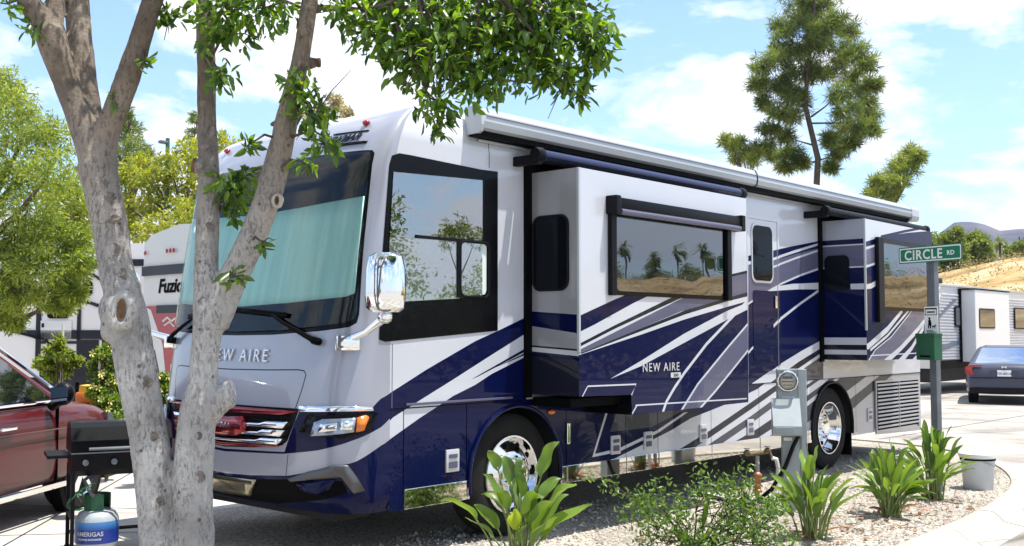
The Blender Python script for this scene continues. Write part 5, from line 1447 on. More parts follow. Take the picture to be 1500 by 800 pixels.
B_BROWN = [(22.92,29.93,11.21,0.34,0.34,0.28), (23.91,30.48,11.59,0.41,0.41,0.33), (23.26,29.12,11.00,0.26,0.26,0.21), (23.03,30.54,11.07,0.35,0.35,0.28), (22.94,29.59,11.60,0.26,0.26,0.21), (23.06,31.29,10.97,0.41,0.41,0.33)]
B_PINE = [(32.37,12.38,15.89,0.46,0.46,0.37), (31.89,12.43,15.12,0.61,0.61,0.49), (31.10,11.50,14.57,0.54,0.54,0.44), (33.42,13.49,14.78,0.64,0.64,0.51), (33.32,12.36,14.51,0.63,0.63,0.50), (32.97,12.75,14.38,0.47,0.47,0.38), (32.42,13.88,13.61,0.42,0.42,0.34), (31.95,13.35,12.93,0.52,0.52,0.41), (31.51,12.50,13.15,0.56,0.56,0.45), (31.94,11.80,13.21,0.56,0.56,0.44), (32.31,11.40,13.37,0.45,0.45,0.36), (34.52,11.86,13.67,0.42,0.42,0.34), (29.94,13.14,11.65,0.42,0.42,0.34), (30.98,13.14,12.04,0.46,0.46,0.37), (31.56,12.87,12.28,0.46,0.46,0.37), (32.63,12.42,12.57,0.57,0.57,0.46), (33.45,11.97,12.71,0.52,0.52,0.42), (32.32,10.78,12.27,0.45,0.45,0.36), (32.20,10.27,11.59,0.42,0.42,0.34), (33.26,11.40,11.83,0.51,0.51,0.41), (33.81,12.43,12.06,0.48,0.48,0.38), (32.84,12.90,11.90,0.47,0.47,0.38), (31.91,13.21,11.62,0.44,0.44,0.35), (30.72,13.81,11.13,0.38,0.38,0.31), (31.57,13.69,11.10,0.41,0.41,0.33), (31.61,12.92,10.81,0.41,0.41,0.33), (31.78,14.16,10.62,0.31,0.31,0.25), (30.80,13.08,9.92,0.38,0.38,0.30), (31.88,13.13,9.91,0.34,0.34,0.27), (31.15,13.61,9.45,0.33,0.33,0.27), (32.10,13.43,9.29,0.39,0.39,0.31), (31.24,13.96,8.87,0.36,0.36,0.29), (33.50,14.58,8.86,0.38,0.38,0.30), (33.03,13.69,8.81,0.37,0.37,0.30), (33.29,13.39,8.38,0.27,0.27,0.21), (31.25,10.91,10.43,0.42,0.42,0.33), (33.12,11.11,10.97,0.46,0.46,0.37), (33.30,10.55,11.07,0.30,0.30,0.24), (34.04,11.26,10.44,0.47,0.47,0.37), (31.23,10.60,9.71,0.41,0.41,0.33), (34.81,11.27,10.16,0.37,0.37,0.30), (33.96,12.07,9.60,0.45,0.45,0.36), (32.37,10.65,9.19,0.45,0.45,0.36), (32.99,10.40,9.29,0.28,0.28,0.22), (32.57,11.10,8.63,0.35,0.35,0.28), (33.00,11.76,8.58,0.31,0.31,0.25), (33.29,12.24,9.13,0.26,0.26,0.21), (33.30,14.13,8.27,0.24,0.24,0.19), (32.57,11.92,7.95,0.20,0.20,0.16)]
B_PINELOW = [(30.36,15.10,9.08,0.21,0.21,0.17), (30.32,14.78,8.77,0.26,0.26,0.21), (31.11,14.85,9.02,0.24,0.24,0.19), (30.93,14.46,8.63,0.26,0.26,0.21), (30.88,14.88,8.40,0.23,0.23,0.19), (30.36,14.00,8.14,0.20,0.20,0.16), (30.82,14.02,8.46,0.18,0.18,0.14)]
B_PINESIDE = [(32.66,8.60,8.07,0.22,0.22,0.17), (33.38,9.19,8.33,0.25,0.25,0.20), (32.84,9.29,7.95,0.32,0.32,0.26), (32.78,8.77,7.76,0.27,0.27,0.21), (32.56,8.94,7.50,0.29,0.29,0.23), (32.60,9.45,7.56,0.32,0.32,0.26), (31.96,9.45,7.12,0.34,0.34,0.27), (32.16,9.08,7.11,0.27,0.27,0.21), (32.26,9.83,6.82,0.29,0.29,0.24), (32.78,10.44,6.80,0.25,0.25,0.20), (32.22,9.44,6.68,0.29,0.29,0.23), (31.77,9.74,7.13,0.19,0.19,0.16)]
B_OAK1 = [(95.63,30.03,10.41,0.57,0.57,0.46), (95.98,29.40,10.85,0.63,0.63,0.51), (97.52,30.47,9.65,0.71,0.71,0.57), (98.38,30.00,9.94,0.65,0.65,0.52), (96.64,30.68,8.83,0.51,0.51,0.41), (97.74,29.93,8.86,0.58,0.58,0.46)]
B_OAK2 = [(103.49,30.70,10.97,0.61,0.61,0.49), (103.97,30.19,11.24,0.61,0.61,0.49), (102.68,29.14,10.56,0.60,0.60,0.48), (103.06,30.31,9.97,0.74,0.74,0.59), (104.24,29.86,9.88,0.68,0.68,0.54), (103.70,29.11,9.41,0.47,0.47,0.38), (102.63,30.77,9.56,0.54,0.54,0.43), (102.94,29.91,9.00,0.54,0.54,0.43)]
B_OAK3 = [(108.79,28.61,9.80,0.48,0.48,0.39), (110.43,28.57,10.18,0.56,0.56,0.45), (109.51,27.70,10.35,0.62,0.62,0.50), (110.30,27.21,10.51,0.69,0.69,0.55), (110.56,28.36,9.47,0.49,0.49,0.39), (110.95,27.68,9.60,0.63,0.63,0.50)]
B_OAK0 = [(107.88,35.66,11.70,0.72,0.72,0.57), (103.57,34.78,10.66,0.83,0.83,0.67), (107.25,35.10,10.55,0.64,0.64,0.51), (104.73,35.90,11.50,0.70,0.70,0.56)]
B_HEDGE1 = [(0.76,5.70,1.41,0.07,0.07,0.06), (0.86,5.72,1.47,0.07,0.07,0.06), (0.78,5.85,1.29,0.08,0.08,0.06), (0.87,5.75,1.29,0.09,0.09,0.07), (0.75,5.72,1.16,0.09,0.09,0.07), (0.92,5.80,1.09,0.11,0.11,0.09), (0.70,5.69,0.99,0.08,0.08,0.07), (0.82,5.59,0.91,0.10,0.10,0.08), (0.82,5.76,0.79,0.10,0.10,0.08), (0.82,5.51,0.72,0.11,0.11,0.09), (0.91,5.91,0.62,0.09,0.09,0.08), (0.98,5.62,0.79,0.11,0.11,0.09), (1.03,5.77,1.09,0.09,0.09,0.08)]
B_HEDGE2 = [(1.02,4.79,1.16,0.07,0.07,0.05), (1.03,4.72,1.05,0.07,0.07,0.06), (1.01,4.83,0.97,0.07,0.07,0.06), (1.11,4.81,0.85,0.08,0.08,0.06), (1.00,4.73,0.74,0.07,0.07,0.06), (1.08,4.78,0.60,0.08,0.08,0.07), (1.03,4.78,0.47,0.07,0.07,0.06), (1.05,5.00,0.81,0.09,0.09,0.07), (0.92,4.81,1.05,0.09,0.09,0.07), (1.01,4.96,0.56,0.09,0.09,0.07), (1.02,4.69,0.39,0.07,0.07,0.05)]
B_SAPL = [(0.38,5.96,1.56,0.05,0.05,0.04), (0.36,6.02,1.47,0.07,0.07,0.06), (0.41,5.89,1.41,0.08,0.08,0.06), (0.36,6.15,1.34,0.07,0.07,0.06), (0.35,6.29,1.30,0.05,0.05,0.04), (0.43,6.08,1.31,0.08,0.08,0.06), (0.54,6.02,1.27,0.07,0.07,0.06), (0.54,6.17,1.20,0.07,0.07,0.06), (0.40,6.13,1.18,0.07,0.07,0.06), (0.57,5.92,1.34,0.05,0.05,0.04)]

# ================================================================== STREET SIGN POST
M['post'] = pmat('galvanised', (.13, .145, .16), .55, .3, var=.2, vscale=9)
M['sign_green'] = pmat('sign_green', (.006, .17, .075), .4)
M['sign_white'] = pmat('sign_white', (.78, .79, .78), .45)
M['box_green'] = pmat('box_green', (.008, .075, .032), .4, var=.15, vscale=6)
PA = math.atan2(-.948, -.317)            # the plate runs from its far-left end toward the viewer's right
post = thing('sign_post', 'grey post carrying the green street name sign at the motorhome rear corner', 'sign post', (6.235, -1.604, 0), PA)
m = MB(); m.cbox(-.042, .042, -.036, .036, -.05, 2.50, .008); m.build('post', M['post'], post)
m = MB(); m.cbox(-.06, .06, -.03, .03, 2.40, 2.455, .006); m.build('bracket', M['post'], post)
sp_ = MB(); sp_.prism(rrect(-.40, 2.40, .40, 2.575, .02, 3), lambda a, b, d: Vector((a, -.045 - d, b)), -.002, .004)
sgn = sp_.build('name_plate', M['sign_green'], post)
bd = rrect(-.388, 2.412, .388, 2.563, .015, 3)
bdi = rrect(-.376, 2.424, .376, 2.551, .012, 3)
fn_s = lambda a, b, d: Vector((a, -.0495 - d, b))
bm_ = MB(); n_ = len(bd)
bm_.add([fn_s(a, b, .0) for a, b in bd] + [fn_s(a, b, .0) for a, b in bdi], [(i, (i + 1) % n_, n_ + (i + 1) % n_, n_ + i) for i in range(n_)])
bm_.build('border', M['sign_white'], sgn)
letters('lettering', 'CIRCLE', .142, lambda v: fn_s(v.x * .96 - .325, v.y + 2.437, v.z + .001), M['sign_white'], sgn, depth=.001, align='LEFT', bold=.003, spacing=1.12)
letters('lettering', 'RD', .066, lambda v: fn_s(v.x + .215, v.y + 2.463, v.z + .001), M['sign_white'], sgn, depth=.001, align='LEFT', bold=.0018, spacing=1.1)
pn = thing('notice_plate', 'small white notice with pictogram fixed to the grey sign post above a green box', 'sign', (6.235, -1.604, 1.63), PA)
m = MB(); m.prism(rrect(-.085, 0, .085, .30, .01, 2), lambda a, b, d: Vector((a, -.044 - d, b)), 0, .004); m.build('plate', M['sign_white'], pn)
fq = lambda a, b, d: Vector((a, -.0485 - d, b))
m = MB()
for r_ in ((-.075, .27, .075, .285), (-.075, .215, -.068, .27), (.068, .215, .075, .27), (-.075, .21, .075, .217), (-.05, .235, .05, .25)):
    m.prism([(r_[0], r_[1]), (r_[2], r_[1]), (r_[2], r_[3]), (r_[0], r_[3])], fq, 0, .001)
m.prism([(-.02 + .014 * math.cos(k), .175 + .014 * math.sin(k)) for k in [i * .785 for i in range(8)]], fq, 0, .001)
m.prism([(-.035, .16), (-.005, .16), (.005, .12), (-.003, .07), (-.015, .07), (-.02, .11), (-.03, .07), (-.042, .07), (-.036, .12)], fq, 0, .001)
m.prism([(.015, .10), (.045, .10), (.055, .115), (.062, .10), (.05, .09), (.05, .07), (.042, .07), (.042, .085), (.022, .085), (.022, .07), (.015, .07)], fq, 0, .001)
for k in range(3): m.prism([(-.06, .02 + k * .014), (.06 - k * .02, .02 + k * .014), (.06 - k * .02, .026 + k * .014), (-.06, .026 + k * .014)], fq, 0, .001)
m.build('pictogram', M['black_matte'], pn)
gb = thing('bag_dispenser', 'green metal bag dispenser box on the sign post below the white notice', 'dispenser', (6.235, -1.604, 1.37), PA)
m = MB(); m.cbox(-.10, .13, -.17, -.042, 0, .27, .01); m.build('box', M['box_green'], gb)
m = MB(); m.cbox(-.105, .135, -.176, -.04, .255, .278, .006); m.build('lid', M['box_green'], gb)
m = MB(); m.cbox(-.05, .08, -.173, -.168, .03, .05, .002); m.build('slot', M['black_matte'], gb)

# ================================================================== ELECTRIC PEDESTAL
M['ped'] = pmat('pedestal_grey', (.27, .30, .30), .5, .1, var=.12, vscale=6)
M['ped_light'] = pmat('pedestal_light', (.30, .335, .345), .45, .1, var=.08, vscale=6)
ped = thing('power_pedestal', 'grey electric hookup pedestal with a round meter standing before the motorhome side', 'power pedestal', (4.03, -1.09, 0), math.radians(-48 - 8))
m = MB(); m.cbox(-.085, .095, -.0, .14, -.05, .70, .008); m.build('lower_cabinet', M['ped'], ped)
m = MB(); m.cbox(.06, .14, .0, .15, -.05, 1.315, .006); m.build('riser_channel', M['ped_light'], ped)
m = MB(); m.cbox(-.125, .058, .0, .13, 1.03, 1.315, .008); mp_ = m.build('meter_panel', M['ped'], ped)
m = MB(); m.prism([(-.0, .71), (-.0, 1.045), (-.03, 1.045), (-.17, .80), (-.17, .725), (-.14, .71)], lambda a, b, d: Vector((d, a, b)), -.185, .07); mb_ = m.build('outlet_box', M['ped_light'], ped)
m = MB(); m.cbox(-.17, -.0, -.176, -.165, .735, .79, .004); m.build('latch', M['ped'], mb_)
T = Matrix.Translation((-.035, -.001, 1.205)) @ Matrix.Rotation(math.radians(90), 4, 'X')
m = MB(); m.lathe([(.098, 0), (.10, .02), (.092, .03), (.086, .03)], 28, T); m.build('meter_ring', M['chrome'], mp_, True)
m = MB(); m.lathe([(.086, .024), (.084, .06), (.07, .075), (0, .08)], 28, T); m.build('meter_glass', glassmat('meter_glass', (.9, .9, .86), 1.5, .08), mp_, True)
m = MB(); m.lathe([(.08, .012), (0, .014)], 24, T); m.build('meter_face', pmat('meter_face', (.5, .47, .38), .5), mp_)
m = MB()
for z0, z1, hw in ((1.225, 1.25, .045), (1.195, 1.205, .055), (1.165, 1.172, .04)): m.box(-.035 - hw, -.035 + hw, -.018, -.0155, z0, z1)
m.build('meter_register', M['black_matte'], mp_)
m = MB(); m.box(-.075, .0, -.0035, .0, .655, .685); m.build('number_plate', M['sign_white'], ped)
m = MB(); m.box(-.09, .03, -.0035, .001, 1.045, 1.065); m.build('label_strip', M['awning'], mp_)
cb = MB(); cb.tube([(4.02, -1.18, .74), (3.98, -1.13, .62), (3.97, -1.05, .42), (3.94, -.92, .2), (3.96, -.70, .03), (4.1, -.35, .02), (4.3, .1, .02)], .02, 8)
cbo = cb.build('power_cord', M['black_plastic'], ped, True); cbo.matrix_parent_inverse = (Matrix.Translation(ped.location) @ Matrix.Rotation(ped.rotation_euler.z, 4, 'Z')).inverted()

# ================================================================== WATER HOOKUP
M['copper'] = pmat('copper_fitting', (.42, .16, .08), .45, .6, var=.3, vscale=20)
M['brass'] = pmat('brass', (.20, .15, .075), .5, .7)
M['pipe'] = pmat('steel_pipe', (.30, .29, .29), .5, .6)
wt = thing('water_hookup', 'rusty water riser with twin brass taps left of the pedestal', 'water tap', (4.258, -.602, 0), math.radians(-48))
m = MB(); m.tube([(0, 0, -.02), (0, 0, .46)], .02, 8); m.build('pipe', M['pipe'], wt, True)
m = MB(); m.tube([(0, 0, .08), (0, 0, .26)], .032, 8); m.ell((0, 0, .27), (.045, .045, .04)); m.ell((0, 0, .12), (.045, .045, .03)); m.build('valve_body', M['copper'], wt, True)
m = MB(); m.tube([(-.10, 0, .47), (.12, 0, .50)], .016, 8); m.ell((-.1, 0, .49), (.035, .03, .03)); m.ell((.1, 0, .51), (.035, .03, .03)); m.tube([(.12, 0, .50), (.14, -.02, .44)], .014, 8); m.build('tap', M['brass'], wt, True)
m = MB(); m.lathe([(.03, 0), (.03, .01), (0, .012)], 10, Matrix.Translation((-.1, 0, .525))); m.lathe([(.03, 0), (.03, .01), (0, .012)], 10, Matrix.Translation((.1, 0, .545))); m.build('tap_handle', M['pipe'], wt)
ho = MB(); ho.tube([(4.34, -.71, .44), (4.36, -.75, .43), (4.38, -.76, .34), (4.37, -.74, .15), (4.33, -.70, .03), (4.2, -.55, .02), (4.25, -.2, .02), (4.5, .4, .02)], .02, 9)
tag(ho.build('water_hose', pmat('white_hose', (.72, .73, .72), .5), smooth=True), 'white water hose dropping from the tap beside the pedestal', 'hose')

# ================================================================== BUCKET
bk = thing('bucket', 'pale grey plastic bucket with a white lid on the gravel near the kerb', 'bucket', (6.722, -1.849, 0))
M['pail'] = pmat('pail_grey', (.46, .48, .50), .45, var=.08, vscale=5)
M['pail_lid'] = pmat('pail_lid', (.66, .66, .63), .5, var=.06, vscale=5)
m = MB(); m.lathe([(0, 0), (.14, 0), (.148, .01), (.170, .30), (.178, .30), (.178, .33), (.172, .335)], 28); m.build('pail', M['pail'], bk, True)
m = MB(); m.lathe([(.172, .335), (.188, .335), (.19, .375), (.178, .382), (.165, .372), (0, .374)], 28); m.build('lid', M['pail_lid'], bk, True)
m = MB(); m.lathe([(.173, .308), (.1795, .308), (.1795, .326), (.173, .326)], 28, close=True); m.build('band', M['black_matte'], bk)
m = MB(); m.tube([(.178 * math.cos(a), .178 * math.sin(a), .31 - .07 * math.sin((a + 2.6) / 3.1 * math.pi)) for a in [(-2.6 + .31 * k) for k in range(11)]], .004, 6); m.build('handle', M['pipe'], bk)

# ================================================================== GRILL AND GAS BOTTLE
GRZ = math.radians(-21)
gl_ = thing('gas_grill', 'black gas grill on thin legs standing behind the left tree trunk', 'grill', (-1.372, 1.918, -.012), GRZ)
bk_ = M['black_plastic']
m = MB(); m.prism([(0, .775), (0, .86), (.06, .955), (.15, .985), (.33, .985), (.42, .93), (.45, .86), (.45, .775)], lambda a, b, d: Vector((d, a, b)), .0, .72); m.build('lid', pmat('grill_enamel', (.002, .0022, .003), .35, 0, .08, spec=.08), gl_)
m = MB(); m.tube([(.12, -.035, .80), (.6, -.035, .80)], .012, 8); m.build('handle', M['post'], gl_)
m = MB(); m.prism([(.0, .77), (.02, .64), (.10, .59), (.35, .59), (.43, .64), (.45, .77)], lambda a, b, d: Vector((d, a, b)), .01, .71); m.build('firebox', bk_, gl_)
m = MB(); m.cbox(-.16, -.005, .02, .43, .735, .76, .006); m.build('side_shelf', bk_, gl_)
m = MB(); m.box(.0, .72, -.004, .454, .764, .772); m.build('rim', M['post'], gl_)
for x, y in ((.02, .02), (.02, .42), (.70, .02), (.70, .42)):
    m = MB(); m.cbox(x - .014, x + .014, y - .014, y + .014, .03, .66, .003); m.build('leg', bk_, gl_)
for z in (.12,):
    m = MB(); m.box(.02, .70, .41, .43, z, z + .025); m.box(.01, .03, .02, .42, z + .16, z + .185); m.build('brace', bk_, gl_)
for y in (.02, .42):
    m = MB(); m.lathe([(0, -.02), (.05, -.02), (.06, -.01), (.06, .01), (.05, .02), (0, .02)], 18, Matrix.Translation((.72, y, .06)) @ Matrix.Rotation(math.radians(90), 4, 'X')); m.build('wheel', M['rubber'], gl_, True)
    m = MB(); m.cbox(.0, .04, y - .02, y + .02, 0, .035, .005); m.build('foot', M['rubber'], gl_)
m = MB(); m.tube([(.1, -.006, .70), (.1, -.03, .70)], .022, 10); m.tube([(.3, -.006, .70), (.3, -.03, .70)], .022, 10); m.tube([(.5, -.006, .70), (.5, -.03, .70)], .022, 10); m.build('knobs', M['post'], gl_, True)
tkk = thing('gas_bottle', 'pale grey propane bottle with a blue wrap label under the black grill', 'gas bottle', (-1.130, 1.975, -.012))
M['tank'] = pmat('tank_grey', (.36, .39, .42), .4, 0, .2, var=.06, vscale=4)
m = MB(); m.lathe([(.115, 0), (.12, .03), (.10, .035), (.135, .06), (.155, .10), (.157, .20), (.155, .27), (.13, .315), (.075, .34), (.03, .345), (0, .346)], 30); m.build('vessel', M['tank'], tkk, True)
m = MB()
a0, a1 = math.radians(132), math.radians(318)
for k in range(24):
    b0, b1 = a0 + (a1 - a0) * k / 24, a0 + (a1 - a0) * (k + 1) / 24
    m.add([(.1585 * math.cos(b0), .1585 * math.sin(b0), .095), (.1585 * math.cos(b1), .1585 * math.sin(b1), .095), (.1588 * math.cos(b1), .1588 * math.sin(b1), .255), (.1588 * math.cos(b0), .1588 * math.sin(b0), .255)], [(0, 1, 2, 3)])
def lblmat():
    m = bpy.data.materials.new('blue_wrap'); m.use_nodes = True; nt = m.node_tree; b = _pr(m); b.inputs['Roughness'].default_value = .35
    tc = nt.nodes.new('ShaderNodeTexCoord'); s = nt.nodes.new('ShaderNodeSeparateXYZ'); nt.links.new(tc.outputs['Object'], s.inputs[0])
    r = nt.nodes.new('ShaderNodeMapRange'); r.inputs[1].default_value = .19; r.inputs[2].default_value = .255; nt.links.new(s.outputs['Z'], r.inputs[0])
    x = nt.nodes.new('ShaderNodeMixRGB'); x.inputs[1].default_value = (.008, .03, .22, 1); x.inputs[2].default_value = (.06, .25, .55, 1); nt.links.new(r.outputs[0], x.inputs[0]); nt.links.new(x.outputs[0], b.inputs['Base Color'])
    return m
wr_ = m.build('wrap_label', lblmat(), tkk, True)
def cyl_text(body, size, z0, ac, par, mat):
    vs, fs = text_geo(body, size, depth=.001, bold=.001)
    link('lettering', pydata('lettering', [Vector(((.1600) * math.cos(ac + v.x / .16), (.1600) * math.sin(ac + v.x / .16), z0 + v.y)) for v in vs], fs, mat), par)
AC = math.radians(222)
cyl_text('AMERIGAS', .045, .155, AC, wr_, M['sign_white'])
cyl_text('PROPANE EXCHANGE', .018, .125, AC, wr_, M['sign_white'])
m = MB()
for k in range(20):
    if k in (15, 16): continue
    b0, b1 = 2 * math.pi * k / 20, 2 * math.pi * (k + 1) / 20
    for r in (.092, .096): m.add([(r * math.cos(b0), r * math.sin(b0), .325), (r * math.cos(b1), r * math.sin(b1), .325), (r * math.cos(b1), r * math.sin(b1), .45), (r * math.cos(b0), r * math.sin(b0), .45)], [(0, 1, 2, 3)])
m.build('collar', M['box_green'], tkk)
m = MB(); m.tube([(0, 0, .34), (0, 0, .42)], .02, 8); m.ell((0, 0, .43), (.035, .035, .015)); m.build('valve', M['brass'], tkk, True)
m = MB(); m.tube([(-.02, -.03, .40), (-.1, -.09, .47), (-.12, -.02, .56), (0, .02, .62)], .014, 7); m.build('regulator_hose', M['post'], tkk, True)
hc = MB()
for k in range(4):
    r = .06 + .012 * k
    hc.tube([(-1.33 + .02 * k + .669 * r * math.cos(a) * .8, 1.92 - .744 * r * math.cos(a) * .8 + .05 * math.sin(a * 2 + k), .40 + .014 * k + r * 1.0 * math.sin(a + .3 * k)) for a in [i * .42 for i in range(14 - k)]], .0045, 6)
tag(hc.build('hose_coil', pmat('green_hose', (.015, .12, .045), .4), smooth=True), 'coil of green cord hanging from the grill leg beside the gas bottle', 'cord')

# ================================================================== CARS
def car(name, label, loc, rz, paint, P, group=None):
    c = thing(name, label, 'car', loc, rz, group)
    ST = P['stations']
    vs, fs = [], []
    for (x, w, zb, zt) in ST:
        h = zt - zb
        half = [(w * .88, zb), (w * .975, zb + .10 * h), (w * .99, zb + .22 * h), (w, zb + .45 * h), (w * .985, zb + .62 * h), (w * .99, zb + .70 * h), (w * .965, zb + .86 * h), (w * .90, zt - .012), (w * .80, zt), (w * .4, zt + .025), (0, zt + .032)]
        ring = [(x, -y, z) for y, z in half] + [(x, y, z) for y, z in half[-2::-1]]
        vs += ring
    n = len(ring)
    for i in range(len(ST) - 1):
        for j in range(n):
            fs.append((i * n + j, (i + 1) * n + j, (i + 1) * n + (j + 1) % n, i * n + (j + 1) % n))
    fs += [tuple(range(n)), tuple((len(ST) - 1) * n + j for j in range(n))[::-1]]
    b = MB(); b.add(vs, fs); body = b.build('body', paint, c, True)
    sd = body.modifiers.new('smooth', 'SUBSURF'); sd.levels = 1; sd.render_levels = 2
    xb0, xb1, xt0, xt1, zb, zt, wb, wt = P['cabin']
    k = MB()
    q = [(xb0, -wb, zb), (xb1, -wb, zb), (xb1, wb, zb), (xb0, wb, zb)]; qt = [(xt0, -wt, zt), (xt1, -wt, zt), (xt1, wt, zt), (xt0, wt, zt)]
    qc = [(xt0 + .25, -wt * .7, zt + .045), (xt1 - .2, -wt * .7, zt + .045), (xt1 - .2, wt * .7, zt + .045), (xt0 + .25, wt * .7, zt + .045)]
    k.add(q + qt + qc, [(0, 1, 5, 4), (1, 2, 6, 5), (2, 3, 7, 6), (3, 0, 4, 7), (4, 5, 9, 8), (5, 6, 10, 9), (6, 7, 11, 10), (7, 4, 8, 11), (8, 9, 10, 11)])
    rf_ = k.build('roof', paint, c)
    bv = rf_.modifiers.new('round', 'BEVEL'); bv.width = .06; bv.segments = 3
    def quad(A, B, C_, D_, s0, s1, t0, t1, off):
        A, B, C_, D_ = map(Vector, (A, B, C_, D_))
        f = lambda s, t: (A * (1 - s) + B * s) * (1 - t) + (D_ * (1 - s) + C_ * s) * t
        nn = (B - A).cross(D_ - A).normalized() * off
        return [f(s0, t0) + nn, f(s1, t0) + nn, f(s1, t1) + nn, f(s0, t1) + nn]
    def pane(nm, pts, mat=None):
        g = MB(); nn = (pts[1] - pts[0]).cross(pts[3] - pts[0]).normalized() * -.012
        g.add(pts + [p + nn for p in pts], [(0, 1, 2, 3), (7, 6, 5, 4), (0, 4, 5, 1), (1, 5, 6, 2), (2, 6, 7, 3), (3, 7, 4, 0)])
        return g.build(nm, mat or M['car_glass'], c)
    for s0, s1, r0, r1 in P['panes']:
        for sgn_ in (-1, 1):
            A, B = (xb0, sgn_ * wb, zb), (xb1, sgn_ * wb, zb); D_, C_ = (xt0, sgn_ * wt, zt), (xt1, sgn_ * wt, zt)
            a, b_, c_, d_ = quad(A, B, C_, D_, s0, s1, .06, .9, .0)
            e1, e2 = quad(A, B, C_, D_, r0, r1, .06, .9, .0)[2:]
            pts = [a, b_, e1, e2]
            nn = Vector((0, sgn_, .35)).normalized() * .014
            pts = [p + nn for p in pts]
            if sgn_ > 0: pts = pts[::-1]
            pane('window', pts)
    pane('rear_window', quad((xb0, wb, zb), (xb0, -wb, zb), (xt0, -wt, zt), (xt0, wt, zt), .08, .92, .08, .93, .014), mirrorglass('rear_glass', .6, 1.5))
    pane('windshield', quad((xb1, -wb, zb), (xb1, wb, zb), (xt1, wt, zt), (xt1, -wt, zt), .06, .94, .06, .93, .014))
    for ax in P['axles']:
        for sgn_ in (-1, 1):
            w = P['track']; r = P['wheel']
            T = Matrix.Translation((ax, sgn_ * w, r)) @ Matrix.Rotation(math.radians(90 if sgn_ < 0 else -90), 4, 'X')
            d = MB(); d.lathe([(r + .07, -.1), (r + .07, .012), (r + .045, .016), (0, .016)], 28, T); d.build('wheel_arch', M['black_matte'], c)
            t = MB(); t.lathe([(r * .66, -.2), (r * .95, -.2), (r, -.16), (r, -.0), (r * .95, .03), (r * .68, .035), (r * .66, .02)], 30, T, True); w_ = t.build('wheel', M['rubber'], c, True)
            u = MB()
            u.lathe([(r * .67, .03), (r * .62, .022), (r * .6, -.02), (0, -.03)], 26, T)
            for j in range(5):
                a = 2 * math.pi * j / 5
                u.prism([(-.035, .05), (.035, .05), (.05, r * .62), (-.05, r * .62)], lambda x, y, dd: T @ (Matrix.Rotation(a, 4, 'Z') @ Vector((x, y, dd))), -.01, .025)
            u.lathe([(.06, .0), (.06, .03), (0, .035)], 12, T)
            u.build('rim', M['alloy'], w_)
    return c
M['maroon'] = pmat('maroon_paint', (.085, .008, .009), .35, .0, .5, spec=.15)
M['slate_blue'] = pmat('slate_blue_paint', (.045, .05, .078), .35, .0, .5, spec=.15)
suv_p = dict(stations=[(-2.28, .72, .48, .86), (-2.22, .82, .36, .98), (-1.9, .90, .28, 1.03), (-1, .925, .26, 1.05), (0, .925, .26, 1.05), (.8, .925, .26, 1.05), (1.15, .925, .27, 1.03), (1.6, .91, .28, .99), (1.98, .86, .30, .93), (2.2, .78, .34, .84), (2.31, .64, .40, .72), (2.34, .5, .46, .62)],
             cabin=(-2.1, 1.12, -1.65, .10, 1.03, 1.60, .845, .63), panes=[(.05, .30, .06, .28), (.325, .60, .31, .60), (.63, .93, .635, .935)], axles=(-1.38, 1.38), track=.86, wheel=.355)
SUV = car('parked_car', 'glossy maroon crossover car with its door mirror toward us, behind the black grill', (-1.84, 3.98, -.012), math.radians(37), M['maroon'], suv_p)
m = MB(); m.ell((.70, -1.03, 1.12), (.07, .105, .105), 16, 10); mm_ = m.build('door_mirror', M['black_plastic'], SUV, True)
m = MB(); m.prism([(-.095 + .0, -.06), (.095, -.06), (.10, .05), (-.09, .055)], lambda a, b, d: Vector((.632 - d, -1.03 + a * .8, 1.12 + b * 1.2)), 0, .004); m.build('mirror_glass', M['car_glass'], mm_)
m = MB(); m.tube([(.74, -.90, 1.0), (.71, -1.0, 1.06)], .045, 8); m.build('mirror_stalk', M['black_plastic'], mm_)
m = MB(); m.cbox(-.15, .09, -.965, -.925, .855, .885, .01); m.build('door_handle', M['chrome'], SUV)
m = MB(); m.cbox(-1.05, 1.02, -.935, -.905, .265, .315, .008); m.build('sill_trim', M['steel'], SUV)
m = MB(); m.tube([(-1.9, -.875, 1.045), (.2, -.868, 1.048), (1.02, -.86, 1.045)], .012, 6); m.build('window_trim', M['chrome'], SUV)
m = MB(); m.tube([(1.16, -.815, 1.05), (.75, -.75, 1.27), (.18, -.655, 1.575), (-.3, -.64, 1.615), (-1.55, -.64, 1.61)], .016, 6); m.build('roof_trim', M['chrome'], SUV, True)
for x in (-.36, .82):
    m = MB(); m.box(x - .004, x + .004, -.932, -.9, .32, 1.03); m.build('door_gap', M['black_matte'], SUV)
for sy in (-1, 1):
    m = MB(); m.prism([(1.92, .73), (2.18, .68), (2.22, .76), (2.05, .86), (1.88, .87)], lambda a, b, d: Vector((a, sy * (1.005 - (a - 1.35) * .25 + d), b)), -.14, .006); m.build('headlight', M['lens'], SUV)
m = MB(); m.tube([(-1.6, -.925, .80), (-.3, -.942, .82), (.9, -.94, .80), (1.5, -.925, .76)], .007, 6); m.build('crease', M['maroon'], SUV, True)

